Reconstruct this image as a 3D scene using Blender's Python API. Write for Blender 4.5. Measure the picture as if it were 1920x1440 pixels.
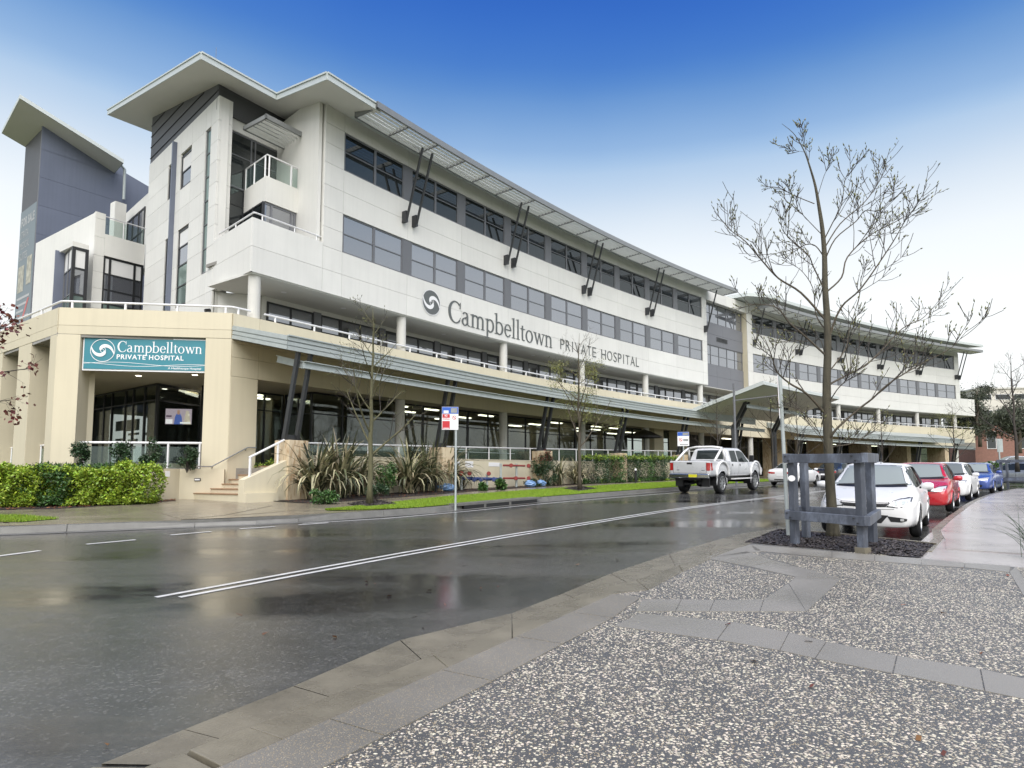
import bpy, bmesh, math, random
import numpy as np
from mathutils import Vector, Matrix
from mathutils.bvhtree import BVHTree
random.seed(7); RNG = np.random.default_rng(7)
for o in list(bpy.data.objects): bpy.data.objects.remove(o)
SC = bpy.context.scene; COL = SC.collection
PI = math.pi; sin, cos, rad = math.sin, math.cos, math.radians

# ------------------------------------------------------------------ camera
FPX, PITCH, SHY, EYE = 1220.0, 0.0817242, 75.07, 1.5
cd = bpy.data.cameras.new('camera'); cam = bpy.data.objects.new('camera', cd); COL.objects.link(cam)
cd.sensor_width = 36.0; cd.lens = FPX / 1920 * 36; cd.shift_y = SHY / 1920
cd.clip_start = 0.05; cd.clip_end = 3000
cam.location = (0, 0, EYE); cam.rotation_euler = (PI / 2 + PITCH, 0, 0); SC.camera = cam

# ------------------------------------------------------------------ world: overcast white horizon running up into blue
SUN_EL, SUN_AZ = rad(52), rad(176)          # azimuth clockwise from +Y: behind the camera
w = bpy.data.worlds.new('World'); SC.world = w; w.use_nodes = True
nt = w.node_tree; nt.nodes.clear()
def N(t, typ, **k):
    n = t.nodes.new(typ)
    for a, b in k.items(): setattr(n, a, b)
    return n
tc = N(nt, 'ShaderNodeTexCoord'); vm = N(nt, 'ShaderNodeVectorMath', operation='DOT_PRODUCT')
ax = Vector((0.03, 0.0, 1.0)).normalized(); vm.inputs[1].default_value = ax
nz = N(nt, 'ShaderNodeTexNoise'); nz.inputs['Scale'].default_value = 1.6; nz.inputs['Detail'].default_value = 4
ma = N(nt, 'ShaderNodeMath', operation='MULTIPLY_ADD'); ma.inputs[1].default_value = 0.06; ma.inputs[2].default_value = -0.03
ad = N(nt, 'ShaderNodeMath', operation='ADD')
rp = N(nt, 'ShaderNodeValToRGB'); rp.color_ramp.interpolation = 'B_SPLINE'
els = rp.color_ramp.elements
stops = [(0.0, (.66, .67, .66)), (.20, (.66, .67, .66)), (.325, (.56, .59, .61)), (.387, (.44, .495, .555)), (.445, (.26, .365, .50)), (.472, (.185, .295, .465)),
         (.524, (.075, .18, .385)), (.56, (.036, .124, .37)), (.62, (.014, .078, .34)), (.72, (.014, .06, .27)), (1.0, (.018, .055, .22))]
els[0].position = 0; els[0].color = (*stops[0][1], 1); els[1].position = 1; els[1].color = (*stops[-1][1], 1)
for p, c in stops[1:-1]:
    e = els.new(p); e.color = (*c, 1)
sky = N(nt, 'ShaderNodeTexSky', sky_type='NISHITA'); sky.sun_disc = False; sky.sun_elevation = SUN_EL; sky.sun_rotation = SUN_AZ
skm = N(nt, 'ShaderNodeMixRGB', blend_type='ADD'); skm.inputs[0].default_value = 0.006
bg = N(nt, 'ShaderNodeBackground'); bg.inputs[1].default_value = 1.0; wo = N(nt, 'ShaderNodeOutputWorld')
L = nt.links.new
L(tc.outputs['Generated'], vm.inputs[0]); L(tc.outputs['Generated'], nz.inputs['Vector']); L(nz.outputs['Fac'], ma.inputs[0])
L(vm.outputs['Value'], ad.inputs[0]); L(ma.outputs[0], ad.inputs[1]); L(ad.outputs[0], rp.inputs[0])
L(rp.outputs[0], skm.inputs[1]); L(sky.outputs[0], skm.inputs[2]); L(skm.outputs[0], bg.inputs[0]); L(bg.outputs[0], wo.inputs[0])
sd = bpy.data.lights.new('sun', 'SUN'); sun = bpy.data.objects.new('sun', sd); COL.objects.link(sun)
sd.energy = 3.5; sd.angle = rad(70); sd.color = (1, .955, .89)
dv = Vector((sin(SUN_AZ) * cos(SUN_EL), cos(SUN_AZ) * cos(SUN_EL), sin(SUN_EL)))
sun.rotation_euler = dv.to_track_quat('Z', 'Y').to_euler()
SC.view_settings.view_transform = 'Standard'; SC.view_settings.look = 'None'; SC.view_settings.gamma = 1
SC.view_settings.exposure = 0.68; SC.view_settings.use_curve_mapping = False
SC.cycles.max_bounces = 8; SC.cycles.transparent_max_bounces = 16; SC.cycles.use_denoising = True
SC.cycles.caustics_reflective = False; SC.cycles.caustics_refractive = False

# ------------------------------------------------------------------ placing: survey of the site from the photograph
CT, ST = cos(PITCH), sin(PITCH)
def ray(u, v):
    a = (u - 960) / FPX; b = (720 + SHY - v) / FPX
    return Vector((a, CT - b * ST, ST + b * CT))
def at(u, v, Y):                       # point on the sight line at distance Y
    d = ray(u, v); return d * (Y / d.y) + Vector((0, 0, EYE))
def atz(u, v, z):
    d = ray(u, v); return d * ((z - EYE) / d.z) + Vector((0, 0, EYE))
SL = 0.025
def gz(x, y): return SL * min(y, 60)   # the street climbs 2.5 %
def G(u, v, dz=0.0):                   # point on the ground (raised dz)
    d = ray(u, v); return d * ((EYE - dz) / (SL * d.y - d.z)) + Vector((0, 0, EYE))
def arcf(x0, y0, ph, k):
    def F(s, o=0.0, z=0.0):
        if s < 0: X = x0 + s * cos(ph); Y = y0 + s * sin(ph); a = ph
        else:
            a = ph + k * s; X = x0 + (sin(a) - sin(ph)) / k; Y = y0 - (cos(a) - cos(ph)) / k
        return Vector((X + o * sin(a), Y - o * cos(a), z))
    return F
PH0 = 0.957268
F0 = arcf(-7.499, 28.034, PH0, -0.006168)      # first wing and the street: s along, o out to the street
F1 = arcf(22.781, 60.780, 0.671679, -0.005281) # second wing
def FG(s, o, dz=0.0):
    p = F0(s, o); p.z = gz(p.x, p.y) + dz; return p
def plane_frame(P, ang):
    c, s_ = cos(rad(ang)), sin(rad(ang)); P = Vector((P[0], P[1], 0))
    def F(s, o=0.0, z=0.0): return Vector((P.x + s * c + o * s_, P.y + s * s_ - o * c, z))
    return F
def interp(x, pts):
    return float(np.interp(x, [p[0] for p in pts], [p[1] for p in pts]))

# ------------------------------------------------------------------ mesh helper
ROOT = {}
def linkobj(o): COL.objects.link(o); return o
def tag(o, label=None, cat=None, group=None, kind=None):
    if label: o['label'] = label
    if cat: o['category'] = cat
    if group: o['group'] = group
    if kind: o['kind'] = kind
    return o
def root(name, loc, label, cat, group=None, rz=0, rx=0, world=True):
    o = linkobj(bpy.data.objects.new(name, None)); o.location = loc; o.rotation_euler = (rx, 0, rz); o.empty_display_size = .3
    if world: ROOT[o.name] = Vector(loc)
    return tag(o, label, cat, group)
class MB:
    def __init__(self): self.v = []; self.f = []
    def add(self, vs, fs):
        n = len(self.v); self.v += [tuple(p) for p in vs]; self.f += [tuple(i + n for i in f) for f in fs]; return self
    def poly(self, *p): return self.add(p, [tuple(range(len(p)))])
    def box8(self, b, t):
        return self.add(list(b) + list(t), [(3, 2, 1, 0), (4, 5, 6, 7), (0, 1, 5, 4), (1, 2, 6, 5), (2, 3, 7, 6), (3, 0, 4, 7)])
    def box(self, x0, x1, y0, y1, z0, z1):
        return self.box8([(x0, y0, z0), (x1, y0, z0), (x1, y1, z0), (x0, y1, z0)], [(x0, y0, z1), (x1, y0, z1), (x1, y1, z1), (x0, y1, z1)])
    def fbox(self, F, s0, s1, o0, o1, z0, z1, n=1):      # box bent along a frame; z may be functions of s
        Z0 = z0 if callable(z0) else (lambda s: z0); Z1 = z1 if callable(z1) else (lambda s: z1)
        vs = []; fs = []
        for i in range(n + 1):
            s = s0 + (s1 - s0) * i / n
            vs += [F(s, o1, Z0(s)), F(s, o1, Z1(s)), F(s, o0, Z1(s)), F(s, o0, Z0(s))]
        for i in range(n):
            for j in range(4): fs.append((i * 4 + j, i * 4 + 4 + j, i * 4 + 4 + (j + 1) % 4, i * 4 + (j + 1) % 4))
        fs += [(0, 1, 2, 3), (n * 4 + 3, n * 4 + 2, n * 4 + 1, n * 4)]
        return self.add(vs, fs)
    def beam(self, p, q, w, h, up=(0, 0, 1)):
        p = Vector(p); q = Vector(q); d = (q - p).normalized(); x = d.cross(Vector(up))
        if x.length < 1e-4: x = d.cross(Vector((1, 0, 0)))
        x.normalize(); y = x.cross(d); x *= w / 2; y *= h / 2
        return self.box8([p - x - y, p + x - y, p + x + y, p - x + y], [q - x - y, q + x - y, q + x + y, q - x + y])
    def tube(self, path, r, n=8, cap=True):
        path = [Vector(p) for p in path]; m = len(path)
        if not hasattr(r, '__len__'): r = [r] * m
        vs = []; fs = []; ref = None
        for i, p in enumerate(path):
            d = (path[min(i + 1, m - 1)] - path[max(i - 1, 0)]); d = d.normalized() if d.length > 1e-9 else Vector((0, 0, 1))
            if ref is None: ref = d.orthogonal().normalized()
            x = (ref - d * ref.dot(d)); x = x.normalized() if x.length > 1e-6 else d.orthogonal().normalized(); ref = x; y = d.cross(x)
            for k in range(n):
                a = 2 * PI * k / n; vs.append(p + (x * cos(a) + y * sin(a)) * r[i])
        for i in range(m - 1):
            for k in range(n): fs.append((i * n + k, i * n + (k + 1) % n, i * n + n + (k + 1) % n, i * n + n + k))
        if cap: fs += [tuple(range(n - 1, -1, -1)), tuple(range((m - 1) * n, m * n))]
        return self.add(vs, fs)
    def prism(self, pl, z0, z1):                          # pl: xy list; z0/z1 numbers or f(x,y)
        Z0 = z0 if callable(z0) else (lambda x, y: z0); Z1 = z1 if callable(z1) else (lambda x, y: z1)
        n = len(pl); b = [(p[0], p[1], Z0(p[0], p[1])) for p in pl]; t = [(p[0], p[1], Z1(p[0], p[1])) for p in pl]
        ar = sum(pl[i][0] * pl[(i + 1) % n][1] - pl[(i + 1) % n][0] * pl[i][1] for i in range(n))
        if ar < 0: b = b[::-1]; t = t[::-1]
        return self.add(b + t, [tuple(range(n - 1, -1, -1)), tuple(range(n, 2 * n))] + [(i, (i + 1) % n, n + (i + 1) % n, n + i) for i in range(n)])
    def lathe(self, prof, n=24, axis='y', c=(0, 0, 0)):   # prof: (radius, along axis)
        vs = []; fs = []; m = len(prof)
        for r, h in prof:
            for k in range(n):
                a = 2 * PI * k / n
                p = (r * cos(a), h, r * sin(a)) if axis == 'y' else (r * cos(a), r * sin(a), h)
                vs.append((p[0] + c[0], p[1] + c[1], p[2] + c[2]))
        for i in range(m - 1):
            for k in range(n): fs.append((i * n + k, i * n + (k + 1) % n, i * n + n + (k + 1) % n, i * n + n + k))
        return self.add(vs, fs)
    def build(self, name, m, parent=None, smooth=False, bevel=0, local=False):
        me = bpy.data.meshes.new(name); off = Vector((0, 0, 0)); r = parent
        while r is not None and r.parent is not None: r = r.parent
        vs = self.v
        if r is not None and r.name in ROOT and not local:
            q = ROOT[r.name]; vs = [(a - q.x, b - q.y, c - q.z) for a, b, c in vs]
        me.from_pydata(vs, [], self.f)
        if smooth: me.polygons.foreach_set('use_smooth', [True] * len(me.polygons))
        if m is not None: me.materials.append(m)
        o = linkobj(bpy.data.objects.new(name, me)); o.parent = parent
        if bevel:
            b = o.modifiers.new('bevel', 'BEVEL'); b.width = bevel; b.segments = 2; b.limit_method = 'ANGLE'
        return o
def npmesh(name, V, Fq, m, parent=None, nper=None):
    """V (n,3) float array, Fq (k,3|4) int array"""
    me = bpy.data.meshes.new(name); V = np.asarray(V, float); r = parent
    while r is not None and r.parent is not None: r = r.parent
    if r is not None and r.name in ROOT: V = V - np.array(ROOT[r.name])
    k, c = Fq.shape
    me.vertices.add(len(V)); me.vertices.foreach_set('co', V.ravel().astype(np.float32))
    me.loops.add(k * c); me.loops.foreach_set('vertex_index', Fq.ravel().astype(np.int32))
    me.polygons.add(k); me.polygons.foreach_set('loop_start', np.arange(0, k * c, c, dtype=np.int32))
    me.update(calc_edges=True); me.materials.append(m)
    o = linkobj(bpy.data.objects.new(name, me)); o.parent = parent; return o
def copy_tree(o, parent=None):
    c = linkobj(o.copy()); c.parent = parent
    for ch in [x for x in CHILD.get(o.name, [])]: copy_tree(ch, c)
    return c
CHILD = {}
def reg(rt):                                              # note the children of a thing before copying it
    for x in bpy.data.objects:
        if x.parent is not None: CHILD.setdefault(x.parent.name, [])
    for k in list(CHILD): CHILD[k] = [x for x in bpy.data.objects if x.parent is not None and x.parent.name == k]

# ------------------------------------------------------------------ materials
def nodes(name):
    m = bpy.data.materials.new(name); m.use_nodes = True; t = m.node_tree
    return m, t, t.nodes['Principled BSDF']
def mat(name, col, rough=.5, var=.0, scale=3.0, bump=0.0, bscale=None, metal=0.0, spec=.5, coat=0.0, island=0.0, streak=0.0, stretch=None, orand=0.0):
    m, t, b = nodes(name)
    b.inputs['Roughness'].default_value = rough; b.inputs['Metallic'].default_value = metal
    b.inputs['Specular IOR Level'].default_value = spec; b.inputs['Coat Weight'].default_value = coat; b.inputs['Coat Roughness'].default_value = .04
    b.inputs['Base Color'].default_value = (*col, 1)
    if var or bump or streak:
        tcn = N(t, 'ShaderNodeTexCoord'); src = tcn.outputs['Object']
        if stretch:
            mp = N(t, 'ShaderNodeMapping'); mp.inputs['Scale'].default_value = stretch; t.links.new(src, mp.inputs[0]); src = mp.outputs[0]
    if var:
        n1 = N(t, 'ShaderNodeTexNoise'); n1.inputs['Scale'].default_value = scale; n1.inputs['Detail'].default_value = 5; n1.inputs['Roughness'].default_value = .6
        t.links.new(src, n1.inputs['Vector'])
        mr = N(t, 'ShaderNodeMapRange'); mr.inputs[1].default_value = .3; mr.inputs[2].default_value = .7; mr.inputs[3].default_value = 1 - var; mr.inputs[4].default_value = 1 + var
        t.links.new(n1.outputs['Fac'], mr.inputs[0])
        mx = N(t, 'ShaderNodeMixRGB', blend_type='MULTIPLY'); mx.inputs[0].default_value = 1; mx.inputs[1].default_value = (*col, 1)
        t.links.new(mr.outputs[0], mx.inputs[2]); last = mx.outputs[0]
        if streak:
            mp2 = N(t, 'ShaderNodeMapping'); mp2.inputs['Scale'].default_value = (3.2, 3.2, .12); t.links.new(tcn.outputs['Object'], mp2.inputs[0])
            n3 = N(t, 'ShaderNodeTexNoise'); n3.inputs['Scale'].default_value = 2.0; n3.inputs['Detail'].default_value = 6; t.links.new(mp2.outputs[0], n3.inputs['Vector'])
            mr3 = N(t, 'ShaderNodeMapRange'); mr3.inputs[1].default_value = .45; mr3.inputs[2].default_value = .75; mr3.inputs[3].default_value = 1; mr3.inputs[4].default_value = 1 - streak
            t.links.new(n3.outputs['Fac'], mr3.inputs[0]); mx3 = N(t, 'ShaderNodeMixRGB', blend_type='MULTIPLY'); mx3.inputs[0].default_value = 1
            t.links.new(last, mx3.inputs[1]); t.links.new(mr3.outputs[0], mx3.inputs[2]); last = mx3.outputs[0]
        if orand:
            oi = N(t, 'ShaderNodeObjectInfo'); mo = N(t, 'ShaderNodeMapRange'); mo.inputs[3].default_value = 1 - orand; mo.inputs[4].default_value = 1 + orand * .6
            t.links.new(oi.outputs['Random'], mo.inputs[0]); mxo = N(t, 'ShaderNodeMixRGB', blend_type='MULTIPLY'); mxo.inputs[0].default_value = 1; t.links.new(last, mxo.inputs[1]); t.links.new(mo.outputs[0], mxo.inputs[2]); last = mxo.outputs[0]
        t.links.new(last, b.inputs['Base Color'])
        r2 = N(t, 'ShaderNodeMapRange'); r2.inputs[3].default_value = max(0, rough - .12); r2.inputs[4].default_value = min(1, rough + .12)
        t.links.new(n1.outputs['Fac'], r2.inputs[0]); t.links.new(r2.outputs[0], b.inputs['Roughness'])
    if island:
        ge = N(t, 'ShaderNodeNewGeometry'); hs = N(t, 'ShaderNodeHueSaturation'); m1 = N(t, 'ShaderNodeMapRange'); m1.inputs[3].default_value = 1 - island; m1.inputs[4].default_value = 1 + island
        m2 = N(t, 'ShaderNodeMath', operation='MULTIPLY_ADD'); m2.inputs[1].default_value = .05; m2.inputs[2].default_value = .475
        t.links.new(ge.outputs['Random Per Island'], m1.inputs[0]); t.links.new(m1.outputs[0], hs.inputs['Value'])
        fr = N(t, 'ShaderNodeMath', operation='FRACT'); mu = N(t, 'ShaderNodeMath', operation='MULTIPLY'); mu.inputs[1].default_value = 7.31
        t.links.new(ge.outputs['Random Per Island'], mu.inputs[0]); t.links.new(mu.outputs[0], fr.inputs[0]); t.links.new(fr.outputs[0], m2.inputs[0]); t.links.new(m2.outputs[0], hs.inputs['Hue'])
        hs.inputs['Color'].default_value = (*col, 1)
        if b.inputs['Base Color'].links: t.links.new(b.inputs['Base Color'].links[0].from_socket, hs.inputs['Color'])
        t.links.new(hs.outputs[0], b.inputs['Base Color'])
    if bump:
        n2 = N(t, 'ShaderNodeTexNoise'); n2.inputs['Scale'].default_value = bscale or scale * 8; n2.inputs['Detail'].default_value = 4
        t.links.new(src, n2.inputs['Vector']); bp = N(t, 'ShaderNodeBump'); bp.inputs['Strength'].default_value = bump; bp.inputs['Distance'].default_value = .02
        t.links.new(n2.outputs['Fac'], bp.inputs['Height']); t.links.new(bp.outputs[0], b.inputs['Normal'])
    return m
def emis(name, col, strength):
    m, t, b = nodes(name); b.inputs['Base Color'].default_value = (*col, 1); b.inputs['Emission Color'].default_value = (*col, 1); b.inputs['Emission Strength'].default_value = strength
    return m
def glass(name, tint, refl=.25, trans=.0, dark=(.02, .022, .025), rough=.02, top=.9, pane=(.75, .80, .78)):
    """window glass: a fresnel reflection over a dark or see-through body"""
    m, t, b = nodes(name); t.nodes.remove(b); out = t.nodes['Material Output']
    gl = N(t, 'ShaderNodeBsdfGlossy'); gl.inputs['Roughness'].default_value = rough; gl.inputs['Color'].default_value = (*tint, 1)
    df = N(t, 'ShaderNodeBsdfDiffuse'); df.inputs['Color'].default_value = (*dark, 1)
    oi = N(t, 'ShaderNodeObjectInfo'); mo = N(t, 'ShaderNodeMapRange'); mo.inputs[3].default_value = .65; mo.inputs[4].default_value = 1.35; t.links.new(oi.outputs['Random'], mo.inputs[0])
    mxo = N(t, 'ShaderNodeMixRGB', blend_type='MULTIPLY'); mxo.inputs[0].default_value = 1; mxo.inputs[1].default_value = (*dark, 1); t.links.new(mo.outputs[0], mxo.inputs[2]); t.links.new(mxo.outputs[0], df.inputs['Color'])
    tr = N(t, 'ShaderNodeBsdfTransparent'); tr.inputs['Color'].default_value = (*pane, 1)
    m1 = N(t, 'ShaderNodeMixShader'); m1.inputs[0].default_value = trans; t.links.new(df.outputs[0], m1.inputs[1]); t.links.new(tr.outputs[0], m1.inputs[2])
    lw = N(t, 'ShaderNodeLayerWeight'); lw.inputs['Blend'].default_value = .5; pw = N(t, 'ShaderNodeMath', operation='POWER'); pw.inputs[1].default_value = 3.5; t.links.new(lw.outputs['Facing'], pw.inputs[0])
    mr = N(t, 'ShaderNodeMapRange'); mr.inputs[3].default_value = refl; mr.inputs[4].default_value = top; t.links.new(pw.outputs[0], mr.inputs[0])
    tcn = N(t, 'ShaderNodeTexCoord'); nn = N(t, 'ShaderNodeTexNoise'); nn.inputs['Scale'].default_value = .8; nn.inputs['Detail'].default_value = 1; t.links.new(tcn.outputs['Object'], nn.inputs['Vector'])
    bp = N(t, 'ShaderNodeBump'); bp.inputs['Strength'].default_value = .06; bp.inputs['Distance'].default_value = .05; t.links.new(nn.outputs['Fac'], bp.inputs['Height']); t.links.new(bp.outputs[0], gl.inputs['Normal'])
    mx = N(t, 'ShaderNodeMixShader'); t.links.new(mr.outputs[0], mx.inputs[0]); t.links.new(m1.outputs[0], mx.inputs[1]); t.links.new(gl.outputs[0], mx.inputs[2])
    t.links.new(mx.outputs[0], out.inputs[0]); return m
M = {}
M['white'] = mat('white_panel', (.70, .695, .65), .55, .04, .6, .04, 40, streak=.045, orand=.045)
M['cream'] = mat('cream_render', (.60, .545, .40), .7, .035, .5, .10, 60, streak=.05, orand=.04)
M['creamd'] = mat('cream_soffit', (.60, .54, .41), .75, .03, .6)
M['soffit'] = mat('soffit_lining', (.64, .635, .59), .7, .03, .5)
M['blue'] = mat('blue_grey_cladding', (.135, .155, .205), .5, .06, .4, .03, 30, streak=.07, orand=.06)
M['charcoal'] = mat('charcoal_cladding', (.085, .088, .095), .55, .08, .6, .03, 30)
M['linkgrey'] = mat('mid_grey_cladding', (.17, .175, .19), .5, .05, .5, .03, 30)
M['frame'] = mat('grey_window_frame', (.14, .145, .155), .4, .03, 2)
M['frame_dark'] = mat('dark_window_frame', (.022, .023, .025), .4, .03, 2)
M['strut'] = mat('dark_strut_steel', (.045, .048, .052), .38, .08, 4, metal=.3)
M['galv'] = mat('galvanised_steel', (.40, .44, .43), .45, .10, 5, metal=.15)
M['louvre'] = mat('louvre_blade', (.78, .79, .78), .4, .05, 3, metal=.2)
M['louvre_frame'] = mat('louvre_frame_steel', (.26, .27, .27), .4, .05, 3, metal=.3)
M['roofedge'] = mat('roof_fascia', (.55, .59, .57), .45, .04, 1.0, metal=.1)
M['rail'] = mat('white_rail', (.72, .72, .72), .35, .03, 3)
M['steel'] = mat('brushed_steel', (.45, .45, .43), .3, .05, 8, metal=.9)
M['concol'] = mat('concrete_column', (.58, .57, .52), .7, .05, 2, .08, 30)
M['glass_up'] = glass('upper_window_glass', (.80, .82, .86), .36, 0, (.105, .110, .122))  # body greyed so part of the sky reflection sits in the colour
M['glass_dk'] = glass('top_window_glass', (.50, .52, .52), .14, 0, (.016, .019, .020))  # darker, duller copy: dim soffit and louvre reflections put into the colour
M['glass_gf'] = glass('shopfront_glass', (.60, .63, .62), .10, .92, (.02, .02, .02), pane=(.80, .84, .82))
M['glass_rail'] = glass('railing_glass', (.75, .85, .82), .05, .95, (.20, .25, .23), pane=(.88, .94, .92))
M['frost'] = glass('frosted_green_glass', (.55, .62, .60), .15, 0, (.14, .19, .17), .08)
M['blind'] = mat('roller_blind', (.70, .70, .68), .7, .02, 2)
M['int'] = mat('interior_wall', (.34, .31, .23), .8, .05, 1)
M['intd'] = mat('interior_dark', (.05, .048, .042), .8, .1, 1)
M['strip'] = emis('fluorescent_tube', (1, .96, .78), 3.4)
M['downl'] = emis('downlight_lamp', (1, .96, .85), 2.5)
M['tiles'] = mat('terracotta_tread', (.33, .20, .12), .35, .15, 6, .06, 60)
M['black'] = mat('black_plastic', (.012, .012, .013), .45)
M['redpaint'] = mat('red_enamel', (.25, .035, .03), .4, .12, 9)
M['teal'] = mat('teal_sign_face', (.035, .21, .26), .4, .03, 1)
M['signw'] = mat('sign_white', (.80, .80, .80), .4)
M['letter'] = mat('dark_letter', (.105, .115, .112), .4)
def stone():
    m, t, b = nodes('sandstone'); tcn = N(t, 'ShaderNodeTexCoord'); mp = N(t, 'ShaderNodeMapping'); mp.inputs['Scale'].default_value = (1.2, 1.2, .35); mp.inputs['Rotation'].default_value = (.5, .9, .3)
    wv = N(t, 'ShaderNodeTexNoise'); wv.inputs['Scale'].default_value = 5; wv.inputs['Detail'].default_value = 7; wv.inputs['Distortion'].default_value = 1.6
    cr = N(t, 'ShaderNodeValToRGB'); cr.color_ramp.elements[0].color = (.40, .27, .15, 1); cr.color_ramp.elements[1].color = (.62, .52, .36, 1); cr.color_ramp.elements[0].position = .33; cr.color_ramp.elements[1].position = .55
    t.links.new(tcn.outputs['Object'], mp.inputs[0]); t.links.new(mp.outputs[0], wv.inputs['Vector']); t.links.new(wv.outputs['Fac'], cr.inputs[0]); t.links.new(cr.outputs[0], b.inputs['Base Color']); b.inputs['Roughness'].default_value = .7
    return m
M['stone'] = stone()
def asphalt():
    m, t, b = nodes('wet_asphalt'); tcn = N(t, 'ShaderNodeTexCoord'); P = tcn.outputs['Object']
    def noise(sc, det=5, rough=.6, st=None):
        n = N(t, 'ShaderNodeTexNoise'); n.inputs['Scale'].default_value = sc; n.inputs['Detail'].default_value = det; n.inputs['Roughness'].default_value = rough
        if st:
            mp = N(t, 'ShaderNodeMapping'); mp.inputs['Scale'].default_value = st; mp.inputs['Rotation'].default_value = (0, 0, -PH0); t.links.new(P, mp.inputs[0]); t.links.new(mp.outputs[0], n.inputs['Vector'])
        else: t.links.new(P, n.inputs['Vector'])
        return n.outputs['Fac']
    def rng(x, a, b_, c, d):
        r = N(t, 'ShaderNodeMapRange'); r.inputs[1].default_value = a; r.inputs[2].default_value = b_; r.inputs[3].default_value = c; r.inputs[4].default_value = d; t.links.new(x, r.inputs[0]); return r.outputs[0]
    big = noise(.35, 6, .6, (.35, 1.0, 1)); fine = noise(55, 4, .75); mid = noise(5, 6, .65); vo = N(t, 'ShaderNodeTexVoronoi'); vo.inputs['Scale'].default_value = 62; t.links.new(P, vo.inputs['Vector'])
    pud = rng(big, .44, .56, 0, 1)                                   # 1 = standing water
    base = N(t, 'ShaderNodeMixRGB'); base.inputs[1].default_value = (.042, .043, .042, 1); base.inputs[2].default_value = (.100, .100, .096, 1)
    t.links.new(rng(mid, .35, .7, 0, .6), base.inputs[0])
    sp = N(t, 'ShaderNodeMixRGB'); sp.inputs[2].default_value = (.22, .21, .19, 1); t.links.new(rng(vo.outputs['Color'], .70, .95, 0, .60), sp.inputs[0]); t.links.new(base.outputs[0], sp.inputs[1])
    dk = N(t, 'ShaderNodeMixRGB', blend_type='MULTIPLY'); dk.inputs[2].default_value = (.62, .62, .63, 1); t.links.new(pud, dk.inputs[0]); t.links.new(sp.outputs[0], dk.inputs[1]); t.links.new(dk.outputs[0], b.inputs['Base Color'])
    rr = N(t, 'ShaderNodeMath', operation='MULTIPLY_ADD'); rr.inputs[1].default_value = -.085; t.links.new(pud, rr.inputs[0]); t.links.new(rng(mid, .3, .7, .11, .21), rr.inputs[2]); t.links.new(rr.outputs[0], b.inputs['Roughness'])
    cv = N(t, 'ShaderNodeTexVoronoi'); cv.feature = 'DISTANCE_TO_EDGE'; cv.inputs['Scale'].default_value = .42; wn = N(t, 'ShaderNodeTexNoise'); wn.inputs['Scale'].default_value = 2.2; wn.inputs['Detail'].default_value = 6; t.links.new(P, wn.inputs['Vector'])
    wa = N(t, 'ShaderNodeMixRGB', blend_type='ADD'); wa.inputs[0].default_value = .55; t.links.new(P, wa.inputs[1]); t.links.new(wn.outputs['Color'], wa.inputs[2]); t.links.new(wa.outputs[0], cv.inputs['Vector'])
    ck = N(t, 'ShaderNodeMixRGB', blend_type='MULTIPLY'); ck.inputs[2].default_value = (.55, .55, .55, 1); mk = N(t, 'ShaderNodeMath', operation='MULTIPLY'); t.links.new(rng(cv.outputs['Distance'], .0, .010, 1, 0), mk.inputs[0]); t.links.new(rng(noise(.5, 2), .5, .6, 0, .8), mk.inputs[1]); t.links.new(mk.outputs[0], ck.inputs[0]); t.links.new(dk.outputs[0], ck.inputs[1])
    tr2 = N(t, 'ShaderNodeMixRGB', blend_type='MULTIPLY'); tr2.inputs[0].default_value = 1; t.links.new(ck.outputs[0], tr2.inputs[1]); t.links.new(rng(noise(1.0, 3, .5, (.04, .9, 1)), .35, .65, .82, 1.2), tr2.inputs[2]); t.links.new(tr2.outputs[0], b.inputs['Base Color'])
    b.inputs['Specular IOR Level'].default_value = .85
    bp = N(t, 'ShaderNodeBump'); bp.inputs['Distance'].default_value = .006; t.links.new(rng(pud, 0, 1, .50, .10), bp.inputs['Strength']); t.links.new(fine, bp.inputs['Height']); t.links.new(bp.outputs[0], b.inputs['Normal'])
    return m
M['road'] = asphalt()
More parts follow.
